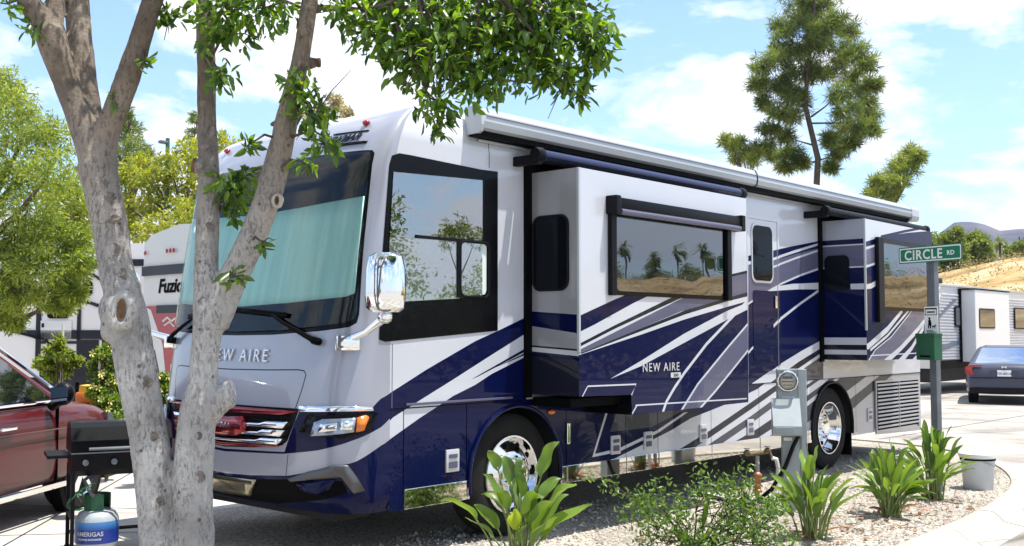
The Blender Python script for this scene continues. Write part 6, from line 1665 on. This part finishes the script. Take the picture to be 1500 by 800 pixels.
sed_p = dict(stations=[(-2.30, .70, .42, .70), (-2.26, .80, .32, .90), (-2.12, .86, .26, .99), (-1.8, .885, .22, 1.01), (-1, .90, .20, .96), (0, .90, .20, .94), (.9, .90, .20, .94), (1.5, .87, .22, .86), (2.0, .80, .26, .76), (2.25, .62, .34, .62)],
             cabin=(-1.88, 1.15, -.62, .15, .96, 1.40, .80, .56), panes=[(.18, .50, .20, .49), (.53, .9, .53, .9)], axles=(-1.35, 1.35), track=.80, wheel=.32)
SED = car('parked_sedan', 'slate blue sedan seen from behind, stopped on the road beside the white trailer', (24.55, 3.40, -.09), math.radians(18), M['slate_blue'], sed_p)
for sy in (-1, 1):
    m = MB()
    m.prism([(.87, .74), (.885, .90), (.80, .965), (.50, .975), (.50, .945), (.70, .93), (.73, .84), (.70, .76), (.66, .73)], lambda a, b, d: Vector((-2.285 + (a - .5) * .42 * (a - .5) - d, sy * a, b)), -.06, .012)
    m.build('tail_light', M['red_lens'], SED)
    m = MB(); m.cbox(-2.275, -2.25, sy * .62 - .12, sy * .62 + .12, .42, .45, .004); m.build('reflector', M['red_lens'], SED)
m = MB(); m.cbox(-2.315, -2.27, -.30, .30, .69, .86, .01); m.build('plate_recess', M['slate_blue'], SED)
m = MB(); m.box(-2.325, -2.316, -.155, .155, .70, .85); lpz = m.build('licence_plate', M['sign_white'], SED)
letters('lettering', '7ZUB518', .085, lambda v: Vector((-2.3265 - v.z, -v.x, .735 + v.y)), pmat('plate_ink', (.03, .05, .2), .5), lpz, depth=.001, bold=.002)
letters('lettering', 'California', .03, lambda v: Vector((-2.3265 - v.z, -v.x, .825 + v.y)), M['red_lens'], lpz, depth=.001)
m = MB()
for y0, y1, z0, z1 in ((-.05, -.035, .895, .955), (.035, .05, .895, .955), (-.035, .035, .918, .93)): m.box(-2.30, -2.27, y0, y1, z0, z1)
m.build('trunk_emblem', M['chrome'], SED)
m = MB(); m.cbox(-2.33, -2.2, -.80, .80, .27, .42, .03); m.build('bumper_insert', M['black_plastic'], SED)
m = MB(); m.tube([(-2.292, -.78, .655), (-2.325, 0, .665), (-2.292, .78, .655)], .008, 6); m.build('bumper_seam', M['black_matte'], SED)

# ================================================================== OTHER TRAILERS
M['siding'] = pmat('trailer_siding', (.44, .45, .47), .4, .1, var=.08, vscale=2)
M['trailer_white'] = pmat('trailer_white', (.66, .66, .67), .4, 0, .3)
M['cream_white'] = pmat('cream_white', (.80, .76, .75), .4, 0, .3)
tr = thing('travel_trailer', 'white ribbed travel trailer with a slide-out behind the slate blue sedan', 'trailer', (25.2, 5.4, -.09))
m = MB(); m.prism([(.25, .75), (9.2, .75), (9.2, 3.14), (1.0, 3.20), (.45, 3.1), (.0, 2.5), (.05, 1.2)], lambda a, b, d: Vector((a, d, b)), 0.02, 2.45); m.build('body', M['trailer_white'], tr)
m = MB()
for k in range(22):
    z = 1.02 + k * .088
    x0 = .35 if z < 2.5 else .35 + (z - 2.5) * .75
    m.prism([(0, z - .034), (-.024, z - .012), (-.024, z + .018), (0, z + .034)], lambda a, b, d: Vector((d, a + .019, b)), x0, 9.15)
m.build('siding', M['siding'], tr)
m = MB(); m.box(.4, 9.15, -.008, .02, .74, .98); m.build('lower_skirt', M['black_matte'], tr)
m = MB(); m.box(.0, 9.2, -.03, .03, 3.12, 3.17); m.tube([(.0, -.01, 1.2), (-.05, -.01, 2.5), (.42, -.01, 3.12)], .03, 6); m.build('edge_trim', M['awning'], tr)
def twin(x0, x1, z0, z1, par, y=-.028):
    a = MB(); a.prism(rrect(x0, z0, x1, z1, .07, 3), lambda a_, b, d: Vector((a_, y - d, b)), -.03, .012); f_ = a.build('window', M['black_plastic'], par)
    a = MB(); a.prism(rrect(x0 + .05, z0 + .05, x1 - .05, z1 - .05, .05, 3), lambda a_, b, d: Vector((a_, y - .0125 - d, b)), 0, .003); a.build('pane', mirrorglass('trailer_glass', .12, 1.5, base=(.05, .05, .05)), f_)
twin(1.55, 2.3, 1.95, 2.55, tr); twin(7.05, 8.6, 1.9, 2.62, tr)
sl_ = MB(); sl_.cbox(2.03, 5.15, -.45, .0, .92, 3.05, .03); slo = sl_.build('slide_out', M['trailer_white'], tr)
m = MB(); m.box(1.95, 2.025, -.06, .0, .9, 3.08); m.box(5.155, 5.22, -.06, 0, .9, 3.08); m.box(1.95, 5.2, -.47, -.0, 3.052, 3.08); m.build('slide_gasket', M['black_matte'], slo)
twin(2.32, 3.72, 1.9, 2.5, slo, -.452)
m = MB(); m.cbox(1.3, 2.7, .7, 1.5, 3.2, 3.45, .08); m.build('air_conditioner', M['black_plastic'], tr)
for x in (4.2, 5.0):
    m = MB(); m.lathe([(0, -.1), (.33, -.1), (.34, 0), (.3, .02), (0, .02)], 20, Matrix.Translation((x, -.02, .34)) @ Matrix.Rotation(math.radians(90), 4, 'X')); m.build('wheel', M['rubber'], tr, True)
m = MB(); m.box(.3, 9.0, .3, 2.2, .35, .74); m.build('frame', M['underbody'], tr)
m = MB(); m.prism([(.5, 1.25), (3.25, 1.62), (3.25, 1.70), (.5, 1.42)], lambda a, b, d: Vector((a, -.008 - d, b)), 0, .004); m.prism([(.4, 2.30), (1.5, 2.75), (1.8, 2.75), (.4, 2.2)], lambda a, b, d: Vector((a, -.008 - d, b)), 0, .004); m.build('stripe', pmat('trailer_stripe', (.12, .14, .2), .4), tr)

FD = math.atan2(-.744, .669)
fw_ = thing('fifth_wheel_trailer', 'white and black striped fifth wheel camper behind the maroon car and hedge', 'trailer', (4.21, 16.80, -.05), FD)
K_ = 1555 / 22.0
def fx(px): return px / K_
def fz(py): return 1.69 + (490 - py) / K_
m = MB(); m.prism([(-5, .8), (3.6, .8), (3.6, 3.45), (3.2, 3.58), (-5, 3.55)], lambda a, b, d: Vector((a, d, b)), .02, 2.4); m.build('body', M['cream_white'], fw_)
m = MB()
for q in ([(52, 420), (59, 420), (59, 540), (52, 540)], [(112, 435), (117, 435), (117, 560), (112, 560)], [(18, 484), (150, 484), (170, 484), (170, 497), (52, 497), (40, 492)], [(15, 487), (60, 498), (105, 520), (105, 513), (60, 494), (30, 486)],
          [(110, 395), (145, 412), (170, 415), (170, 410), (145, 407), (112, 391)], [(105, 437), (140, 450), (170, 455), (170, 450), (140, 445), (105, 433)], [(117, 498), (170, 498), (170, 585), (117, 585)], [(59, 540), (112, 540), (112, 590), (59, 590)], [(60, 500), (112, 500), (112, 504), (60, 504)], [(120, 380), (215, 380), (215, 390), (120, 390)]):
    m.prism([(fx(a), fz(b)) for a, b in q], lambda a, b, d: Vector((a, -d, b)), -.03, .012)
m.build('stripe', M['dark'], fw_)  # stripes, plus plain dark panels low on the wall
for (a, b, c_, d_) in ((68, 430, 100, 467), (-8, 408, 30, 478), (118, 412, 133, 434)):
    w = MB(); w.prism(rrect(fx(a), fz(d_), fx(c_), fz(b), .07, 3), lambda x, z, d: Vector((x, -d, z)), -.03, .015); f_ = w.build('window', M['black'], fw_)
    w = MB(); w.prism(rrect(fx(a) + .04, fz(d_) + .04, fx(c_) - .04, fz(b) - .04, .05, 3), lambda x, z, d: Vector((x, -.0155 - d, z)), 0, .003); w.build('pane', M['dark_glass'], f_)
m = MB(); m.box(-5, 3.5, .2, 2.2, .1, .8); m.build('frame', M['underbody'], fw_)
m = MB(); m.box(fx(59), fx(104), -.012, .0, fz(497), fz(470)); m.build('door_panel', M['trailer_white'], fw_)
m = MB(); m.cbox(fx(61), fx(64), -.04, 0, fz(480), fz(474), .004); m.build('handle', M['black_plastic'], fw_)

th = thing('toy_hauler_trailer', 'white trailer with red and white swoosh rear ramp seen between the two trunks', 'trailer', (5.3, 10.5, -.05))
yl = lambda y: y - 10.5
m = MB(); m.prism([(0, .55), (2.58, .55), (2.58, 3.42), (2.3, 3.58), (1.3, 3.72), (.3, 3.66), (0, 3.5)], lambda a, b, d: Vector((d, a, b)), .03, 7.0); m.build('body', M['trailer_white'], th)
m = MB(); m.box(-.012, .03, .0, 2.58, 2.80, 2.98); m.build('band', M['dark'], th)
m = MB()
for y in (12.97, 12.18, 12.06, 11.94): m.ell((-.01, yl(y), 3.24), (.02, .035, .045))
m.build('marker_lights', M['red_lens'], th, True)
rmp = MB(); rmp.box(-.014, .03, .18, 2.40, .62, 2.22); rd = rmp.build('ramp_door', pmat('hauler_red', (.35, .018, .03), .35, 0, .5), th)
m = MB(); m.box(-.02, .03, .15, 2.0, 2.08, 2.23); m.build('ramp_trim', M['dark'], rd)
m = MB(); m.prism([(2.40, 2.2), (2.2, 2.15), (1.75, 1.5), (1.55, .62), (2.4, .62)], lambda a, b, d: Vector((-.016 - d, a, b)), 0, .004)
m.prism([(1.45, 1.15), (1.5, .62), (1.2, .62), (1.2, 1.0)], lambda a, b, d: Vector((-.016 - d, a, b)), 0, .004); m.build('swoosh', M['trailer_white'], rd)
m = MB()
for q in ([(2.25, 1.9), (2.21, 1.9), (1.85, .7), (1.95, .7)], [(2.05, 1.4), (2.02, 1.4), (1.72, .7), (1.78, .7)], [(2.3, 1.3), (2.28, 1.3), (2.12, .7), (2.17, .7)]):
    m.prism(q, lambda a, b, d: Vector((-.0205 - d, a, b)), 0, .002)
m.build('pinstripe', M['dark'], rd)
m = MB(); m.tube([(-.02, 1.75, 1.93), (-.02, 1.6, 2.0), (-.02, 1.45, 1.93), (-.02, 1.3, 1.99)], .02, 5); m.tube([(-.02, 1.7, 1.85), (-.02, 1.52, 1.92), (-.02, 1.35, 1.83)], .015, 5); m.build('door_emblem', M['trailer_white'], rd)
vs_, fs_ = text_geo('Fuzion', .36, depth=.006, shear=.22, bold=.010, align='LEFT')
link('lettering', pydata('lettering', [Vector((.018 - v.z, 2.02 - v.x * 1.1, 2.47 + v.y)) for v in vs_], fs_, M['black_matte']), th)

ot = thing('plastic_tub', 'orange and yellow plastic tub between the maroon car mirror and the hedge', 'tub', (.80, 6.18, -.012), FD)
m = MB(); m.cbox(-.10, .12, 0, .3, .85, .98, .03); m.build('tub', pmat('orange_plastic', (.62, .14, .02), .4), ot, True)
m = MB(); m.prism([(-.06, .98), (.06, .98), (.03, 1.05), (-.05, 1.06)], lambda a, b, d: Vector((a, d, b)), .02, .25); m.build('top', pmat('yellow_plastic', (.75, .42, .02), .4), ot)
m = MB(); m.cbox(-.3, .3, -.02, .4, 0, .85, .02); m.build('stand', M['black_plastic'], ot)

# ================================================================== LAMP POST, TREES, BUSHES
lp_ = thing('street_lamp', 'tall thin green lamp pole rising behind the toy hauler', 'street lamp', (13.3, 26.14, 0))
m = MB(); m.tube([(0, 0, 0), (0, 0, 8.15)], [.09, .065], 10); m.build('pole', pmat('pole_green', (.03, .10, .07), .5), lp_)
m = MB(); m.cbox(-.30, -.02, -.1, .1, 7.95, 8.05, .03); m.tube([(-.02, 0, 8.0), (.0, 0, 8.0)], .03, 6); m.build('lamp_head', M['post'], lp_, loc=None)

rngb = np.random.default_rng(5)
tree('willow_tree', 'fine leaved yellow-green tree at the left edge hanging over the fifth wheel camper', 'tree', (1.9, 12.2, 0), (2.0, 12.0, 4.6), [b + (60,) for b in B_WILLOW], 26, .105, LM['willow'], .2, .24, .6, seed=2)
tree('broadleaf_tree', 'yellow-green leafy tree behind the green lamp pole', 'tree', (13.6, 25.4, 0), (13.7, 25.4, 6.5), [b + (34,) for b in B_YELLOW], 24, .17, LM['yellow'], .17, .42, .3, seed=3)
tree('broadleaf_tree', 'smaller yellowish tree above the fifth wheel roof left of the near trunk', 'tree', (8.8, 23.7, 0), (8.8, 23.7, 5), [b + (34,) for b in B_YELLOW2], 22, .14, LM['yellow'], .22, .42, .3, seed=4)
tree('conifer', 'dark distant conifer top just right of the forked left trunk', 'tree', (19.0, 39.3, 0), (19.0, 39.25, 11.8), [b + (22,) for b in B_CONIF], 22, .26, LM['pine'], .18, .16, .1, seed=5)
tree('araucaria_tree', 'small sparse far tree with tiered branches left of the straight limb', 'tree', (27.4, 47.8, 0), (27.45, 47.8, 14.0), [b + (10,) for b in B_ARAU], 14, .25, LM['pine'], .14, .25, .2, seed=6)
tree('broadleaf_tree', 'brownish thin tree showing just above the motorhome roof front', 'tree', (23.3, 29.9, 0), (23.3, 29.9, 11), [b + (20,) for b in B_BROWN], 12, .20, LM['brown'], .12, .42, .3, seed=7)
tree('pine_tree', 'tall open pine rising behind the motorhome roof against the clouds', 'tree', (32.3, 12.46, 0), (32.28, 12.49, 16.6), [b + (13,) for b in B_PINE] + [(32.3 + .5 * math.sin(k * 2.4), 12.47 + .5 * math.cos(k * 1.7), 10.6 + 1.1 * k, .5, .5, .4, 16) for k in range(4)], 36, .34, LM['pine'], .19, .085, .12, seed=8, limb=.22, tuft=9)
tree('pine_tree', 'low pale pine bough at the roof line left of the tall pine', 'tree', (30.9, 14.2, 0), (30.7, 14.3, 7.6), [b + (22,) for b in B_PINELOW], 16, .30, LM['pale_pine'], .12, .10, .1, seed=9, limb=.3, tuft=6)
tree('pine_tree', 'leaning yellow-green pine bough at the roof end right of the tall pine', 'tree', (32.0, 9.8, 0), (32.4, 9.4, 6.4), [b + (24,) for b in B_PINESIDE], 16, .30, LM['pale_pine'], .12, .10, .1, seed=10, limb=.3, tuft=6)
def ground_h(x, y):
    r = math.hypot(x + 5, y + 6); a = math.degrees(math.atan2(y + 6, x + 5))
    s = min(1, max(0, (r - 44) / 62)); s = s * s * (3 - 2 * s)
    side = min(1, max(0, (a + 44) / 9)) * min(1, max(0, (46 - a) / 14))
    return -.1 + s * side * (7.5 + .9 * min(1, max(0, (a - 2) / 10)) - .28 * max(0, a - 16.5) + .25 * math.sin(a * .5)) + s * .25 * mnoise.noise(Vector((x * .07, y * .07, 0)))
for i, (bl, base, lab) in enumerate(((B_OAK1, (97.1, 30.2), 'round green tree on the dry hillside just right of the street name sign'), (B_OAK2, (103.8, 30.2), 'green tree in the middle of the hillside row above the trailer'),
                                     (B_OAK3, (109.9, 27.9), 'low green bushes on the hillside at the right edge of the view'), (B_OAK0, (105.7, 35.5), 'green tree on the hillside hidden partly by the street name sign'))):
    z = ground_h(*base) - .2
    tree('oak_tree', lab, 'tree', (*base, z), (base[0], base[1], z + 3.2), [(b[0], b[1], b[2] - dz, b[3] * k, b[4] * k, b[5] * k, 34) for b in bl for dz, k in ((0, 1.25), (1.0, 1.35))], 22, .34, LM['oak'], .28, .5, .2, seed=20 + i)
def palm(loc, h, seed, label, group):
    r = random.Random(seed)
    t = thing('palm_tree', label, 'tree', loc, 0, group)
    m = MB(); lean = r.uniform(-.4, .4)
    m.tube([(0, 0, -.3), (lean * .4, 0, h * .5), (lean, 0, h)], [.22, .17, .14], 8); m.build('trunk', M['bark_far'], t, True)
    v, f = [], []
    for k in range(70):
        a = r.uniform(0, 6.283); e = r.uniform(-.9, 1.2); L = r.uniform(1.0, 1.7)
        d = Vector((math.cos(a) * math.cos(e), math.sin(a) * math.cos(e), math.sin(e))); s = d.cross(Vector((0, 0, 1))).normalized()
        p0 = Vector((lean, 0, h)); p1 = p0 + d * L * .55; p2 = p0 + d * L + Vector((0, 0, -.3 * L))
        o = len(v); w = .15
        v += [p0, p1 + s * w * .6, p1 - s * w * .6, p2 + s * w, p2 - s * w]; f += [(o, o + 1, o + 2), (o + 1, o + 3, o + 4, o + 2)]
    me = pydata('crown', v, f, LM['oak']); settint(me, .3)
    tag(link('crown', me, t), kind='stuff')
    return t
PL = 'slender palm on the dry slope across the road, mirrored in the slide-out window'
for i in range(9):
    a = math.radians(-36.5 + i * 1.0 + (i % 3) * .35); d_ = 122 + (i * 7) % 16
    x, y = 1.0 + d_ * math.cos(a), -1.5 + d_ * math.sin(a)
    palm((x, y, ground_h(x, y)), 3.6 + (i * 5 % 7) * .34, i, PL, 'palms mirrored in the slide-out window')
for i, (b_, d_, rr) in enumerate(((-36.3, 118, 1.7), (-33.6, 126, 1.5), (-31.5, 120, 1.2), (-28.6, 124, 1.9), (-25.0, 118, 1.6), (-21.5, 122, 2.0), (-40.5, 60, 1.6), (-52, 44, 1.9))):
    a = math.radians(b_); x, y = 1.0 + d_ * math.cos(a), -1.5 + d_ * math.sin(a); z = ground_h(x, y)
    tree('broadleaf_tree', 'dark roadside tree beyond the road, mirrored in the glossy side of the motorhome', 'tree', (x, y, z), (x, y, z + rr * 1.6), [(x, y, z + rr, rr, rr, rr * .8, 26), (x + rr * .7, y + .5, z + rr * .8, rr * .7, rr * .7, rr * .6, 20), (x - rr * .7, y - .6, z + rr * .7, rr * .8, rr * .8, rr * .6, 20), (x, y, z + rr * 1.8, rr * .55, rr * .55, rr * .6, 14)], 18, .3, LM['oak'], .22, .45, .3, seed=80 + i, group='trees mirrored in the motorhome side')
palm((142.2, 39.8, ground_h(142, 39.8) - .5), 6.0, 41, 'thin tall palm on the hillside between the two tree clumps', None)

tree('broadleaf_tree', 'small tufted tree across the road mirrored high in the cab side window', 'tree', (36.8, -35.8, -.1), (36.8, -35.8, 6), [(36.8, -35.8, 7.6, .9, .9, .7, 26), (36.2, -36.3, 7.0, .7, .7, .6, 20), (37.5, -35.2, 7.1, .7, .7, .6, 20)], 20, .3, LM['oak'], .14, .25, .5, seed=51)
tree('broadleaf_tree', 'dense tree across the road mirrored at the front edge of the cab side window', 'tree', (21.0, -24.6, -.1), (21.0, -24.6, 5), [(21.0, -24.6, 5.0, 1.2, 1.2, 1.0, 40), (21.6, -24.0, 3.8, 1.3, 1.3, 1.0, 40), (20.4, -25.2, 3.6, 1.2, 1.2, .9, 40), (21.2, -24.4, 6.3, .8, .8, .8, 26)], 22, .2, LM['oak'], .2, .45, .3, seed=61)
tree('broadleaf_tree', 'round tree across the road mirrored behind the palm in the cab side window', 'tree', (29.5, -27.0, -.1), (29.5, -27.0, 4), [(29.5, -27, 3.6, 1.5, 1.5, 1.1, 46), (30.6, -26.4, 3.0, 1.3, 1.3, 1.0, 40), (28.4, -27.6, 2.8, 1.2, 1.2, .9, 36)], 22, .2, LM['oak'], .2, .45, .3, seed=62)

# added hedge outside the view, put in to darken reflections in the coach's paint
hp = [(12, -27), (19, -24.6), (27, -21), (32, -17), (38, -13.5), (46, -11)]
P = []
for (x0, y0), (x1, y1) in zip(hp[:-1], hp[1:]):
    k = 2600
    t = rngb.random(k)[:, None]
    g = np.array([x0, y0, 0]) * (1 - t) + np.array([x1, y1, 0]) * t
    hh = 2.0 + .5 * np.sin(g[:, :1] * .9) + .35 * np.sin(g[:, :1] * 2.3 + 1)
    g = g + rngb.normal(size=(k, 3)) * (.5, .5, 0); g[:, 2:] = hh * rngb.random((k, 1)) ** .6; P.append(g)
hg = thing('hedge', 'added unseen dark hedge across the road, darkening reflections in the navy side of the motorhome', 'hedge', (27, -21, 0))
tag(link('foliage', leaf_mesh('foliage', np.concatenate(P) - (27, -21, 0), .34, LM['oak'], 'quad', .2, .5), hg), kind='stuff')

def bush(name, label, base, blobs, per, size, lm, seed, flowers=0):
    rng = np.random.default_rng(seed)
    t = thing(name, label, 'bush', (*base, 0))
    b = np.array((*base, 0.0))
    m = MB()
    for bl in blobs[::2]: m.tube([(0, 0, 0), tuple((np.array(bl[:3]) - b) * .6 + (0, 0, .05)), tuple(np.array(bl[:3]) - b)], [.02, .012, .005], 5)
    m.build('stem', M['bark_far'], t)
    P, D, T = crown_points(blobs, per, rng)
    P[:, 2] = np.maximum(P[:, 2], .03)
    tag(link('foliage', leaf_mesh('foliage', P - b, size, lm, 'leaf', .1, .45, T, D, rng), t), kind='stuff')
    if flowers:
        k = rng.choice(len(P), flowers, replace=False)
        fl_ = pmat('yellow_petal', (.75, .66, .22), .6)
        mm = MB()
        for q in P[k] - b:
            q = q + np.array([-.742, -.667, .2]) * .05
            for j in range(5):
                a = j * 1.2566; c = Vector(q) + Vector((math.cos(a) * .018, .0, math.sin(a) * .018))
                mm.add([Vector(q), c + Vector((.02 * math.cos(a + .6), -.01, .02 * math.sin(a + .6))), c + Vector((.02 * math.cos(a), -.012, .02 * math.sin(a))) * 1.3, c + Vector((.02 * math.cos(a - .6), -.01, .02 * math.sin(a - .6)))], [(0, 1, 2, 3)])
        tag(mm.build('flower', fl_, t), kind='stuff')
    return t
bush('flowering_bush', 'tall green bush dotted with pale yellow flowers left of the near trunk', (.82, 5.62), [b + (26,) for b in B_HEDGE1], 22, .05, LM['hedge'], 31, 60)
bush('flowering_bush', 'narrow green bush seen in the gap between the two near trunks', (1.04, 4.78), [b + (24,) for b in B_HEDGE2], 22, .05, LM['hedge'], 32, 22)
bush('sapling', 'thin staked sapling with pale leaves above the maroon car bonnet', (.45, 6.03), [b + (12,) for b in B_SAPL], 16, .065, LM['willow'], 33)
for nm, base, z0, z1, lab in (('garden_stake', (.46, 6.02), 0, 1.75, 'pale wooden stake rising through the sapling'), ('garden_stake', (.741, 5.70), 0, 1.57, 'short pale stake standing in the yellow flowered bush')):
    m = MB(); m.tube([(0, 0, z0), (.01, 0, z1)], .016, 6); tag(m.build(nm, pmat('stake_wood', (.62, .56, .45), .7), loc=(*base, 0)), lab, 'stake')

# ================================================================== DRY FIELD AND HILLS
def grassmat(name, c0, c1, c2, scale):
    m = bpy.data.materials.new(name); m.use_nodes = True; nt = m.node_tree; b = _pr(m); b.inputs['Roughness'].default_value = .95; b.inputs['Specular IOR Level'].default_value = .1
    tc = nt.nodes.new('ShaderNodeTexCoord')
    n1 = nt.nodes.new('ShaderNodeTexNoise'); n1.inputs['Scale'].default_value = scale; n1.inputs['Detail'].default_value = 9; n1.inputs['Roughness'].default_value = .62; nt.links.new(tc.outputs['Object'], n1.inputs['Vector'])
    cr = nt.nodes.new('ShaderNodeValToRGB'); e = cr.color_ramp.elements; e[0].position = .36; e[0].color = (*c0, 1); e[1].position = .68; e[1].color = (*c2, 1); x = e.new(.5); x.color = (*c1, 1)
    nt.links.new(n1.outputs['Fac'], cr.inputs['Fac']); nt.links.new(cr.outputs[0], b.inputs['Base Color'])
    return m
fv, ff = [], []
NA, NR = 110, 44
for i in range(NA + 1):
    a = math.radians(-80 + 130 * i / NA)
    for j in range(NR + 1):
        r = 40 + 190 * (j / NR) ** 1.6
        x, y = -5 + r * math.cos(a), -6 + r * math.sin(a)
        fv.append((x, y, ground_h(x, y) + (-.15 if j == 0 else 0)))
for i in range(NA):
    for j in range(NR):
        k = i * (NR + 1) + j; ff.append((k, k + NR + 1, k + NR + 2, k + 1))
tag(link('field', pydata('field', fv, ff, grassmat('dry_grass', (.17, .11, .055), (.36, .24, .105), (.50, .40, .25), .21), None, True)), kind='structure')
# scrub along the foot of the field, too mixed to count
P, D = [], []
for k in range(900):
    a = math.radians(rngb.uniform(8, 21) if k < 540 else rngb.uniform(-42, -12)); r = rngb.uniform(60, 70) if k < 200 else rngb.uniform(66, 112)
    x, y = -5 + r * math.cos(a), -6 + r * math.sin(a)
    g = rngb.normal(size=(26, 3)) * np.array([.45, .45, .22]) + (x, y, ground_h(x, y) + .25); P.append(g)
P = np.concatenate(P)
tag(link('scrub', leaf_mesh('scrub', P, .22, leafmat('scrub_leaf', (.10, .10, .035), (.36, .31, .14), .15), 'quad', -.4, .3)), kind='stuff')
hv, hf = [], []
RID = [(-15, 60), (0, 120), (6, 170), (10, 205), (13.5, 236), (16.2, 250), (17.2, 249), (18.0, 268), (18.7, 274), (19.3, 270), (20.0, 244), (20.6, 226), (24, 190), (30, 180), (40, 230), (52, 160), (75, 90)]
NA, NR = 260, 46
for i in range(NA + 1):
    b = -15 + 90 * i / NA; a = math.radians(b)
    rh = .895 * float(np.interp(b, [q[0] for q in RID], [q[1] for q in RID]))
    for j in range(NR + 1):
        t = j / NR; r = 1250 + 2300 * t
        x, y = -5 + r * math.cos(a), -6 + r * math.sin(a)
        s = math.exp(-((r - 2500) / 620) ** 2)
        w = min(1, t * 6, (1 - t) * 6)
        z = rh * s + w * (22 * mnoise.noise(Vector((x * .0035, y * .0035, 1))) + 10 * mnoise.noise(Vector((x * .011, y * .011, 4))) + 6 * mnoise.noise(Vector((x * .03, y * .03, 9)))) * (.35 + .65 * s) * (1 - .75 * (abs(r - 2500) < 160))
        hv.append((x, y, max(z, -.5) if 0 < j < NR else -.5))
for i in range(NA):
    for j in range(NR):
        k = i * (NR + 1) + j; hf.append((k, k + NR + 1, k + NR + 2, k + 1))
tag(link('hills', pydata('hills', hv, hf, grassmat('hill_scrub', (.015, .02, .022), (.045, .04, .05), (.11, .085, .085), .011), None, True)), kind='structure')

# ================================================================== AIR
hz = MB(); hz.box(-4300, 5300, -4300, 5300, -1.6, 420)
hzo = hz.build('haze', pmat('unused', (1, 1, 1)))
hzm = bpy.data.materials.new('haze'); hzm.use_nodes = True
hn = hzm.node_tree; hn.nodes.clear()
ho_ = hn.nodes.new('ShaderNodeOutputMaterial'); pv = hn.nodes.new('ShaderNodeVolumePrincipled')
pv.inputs['Color'].default_value = (.62, .74, 1.0, 1); pv.inputs['Density'].default_value = .00014; pv.inputs['Anisotropy'].default_value = .2
hn.links.new(pv.outputs[0], ho_.inputs['Volume'])
hzo.data.materials.clear(); hzo.data.materials.append(hzm)
tag(hzo, kind='stuff')
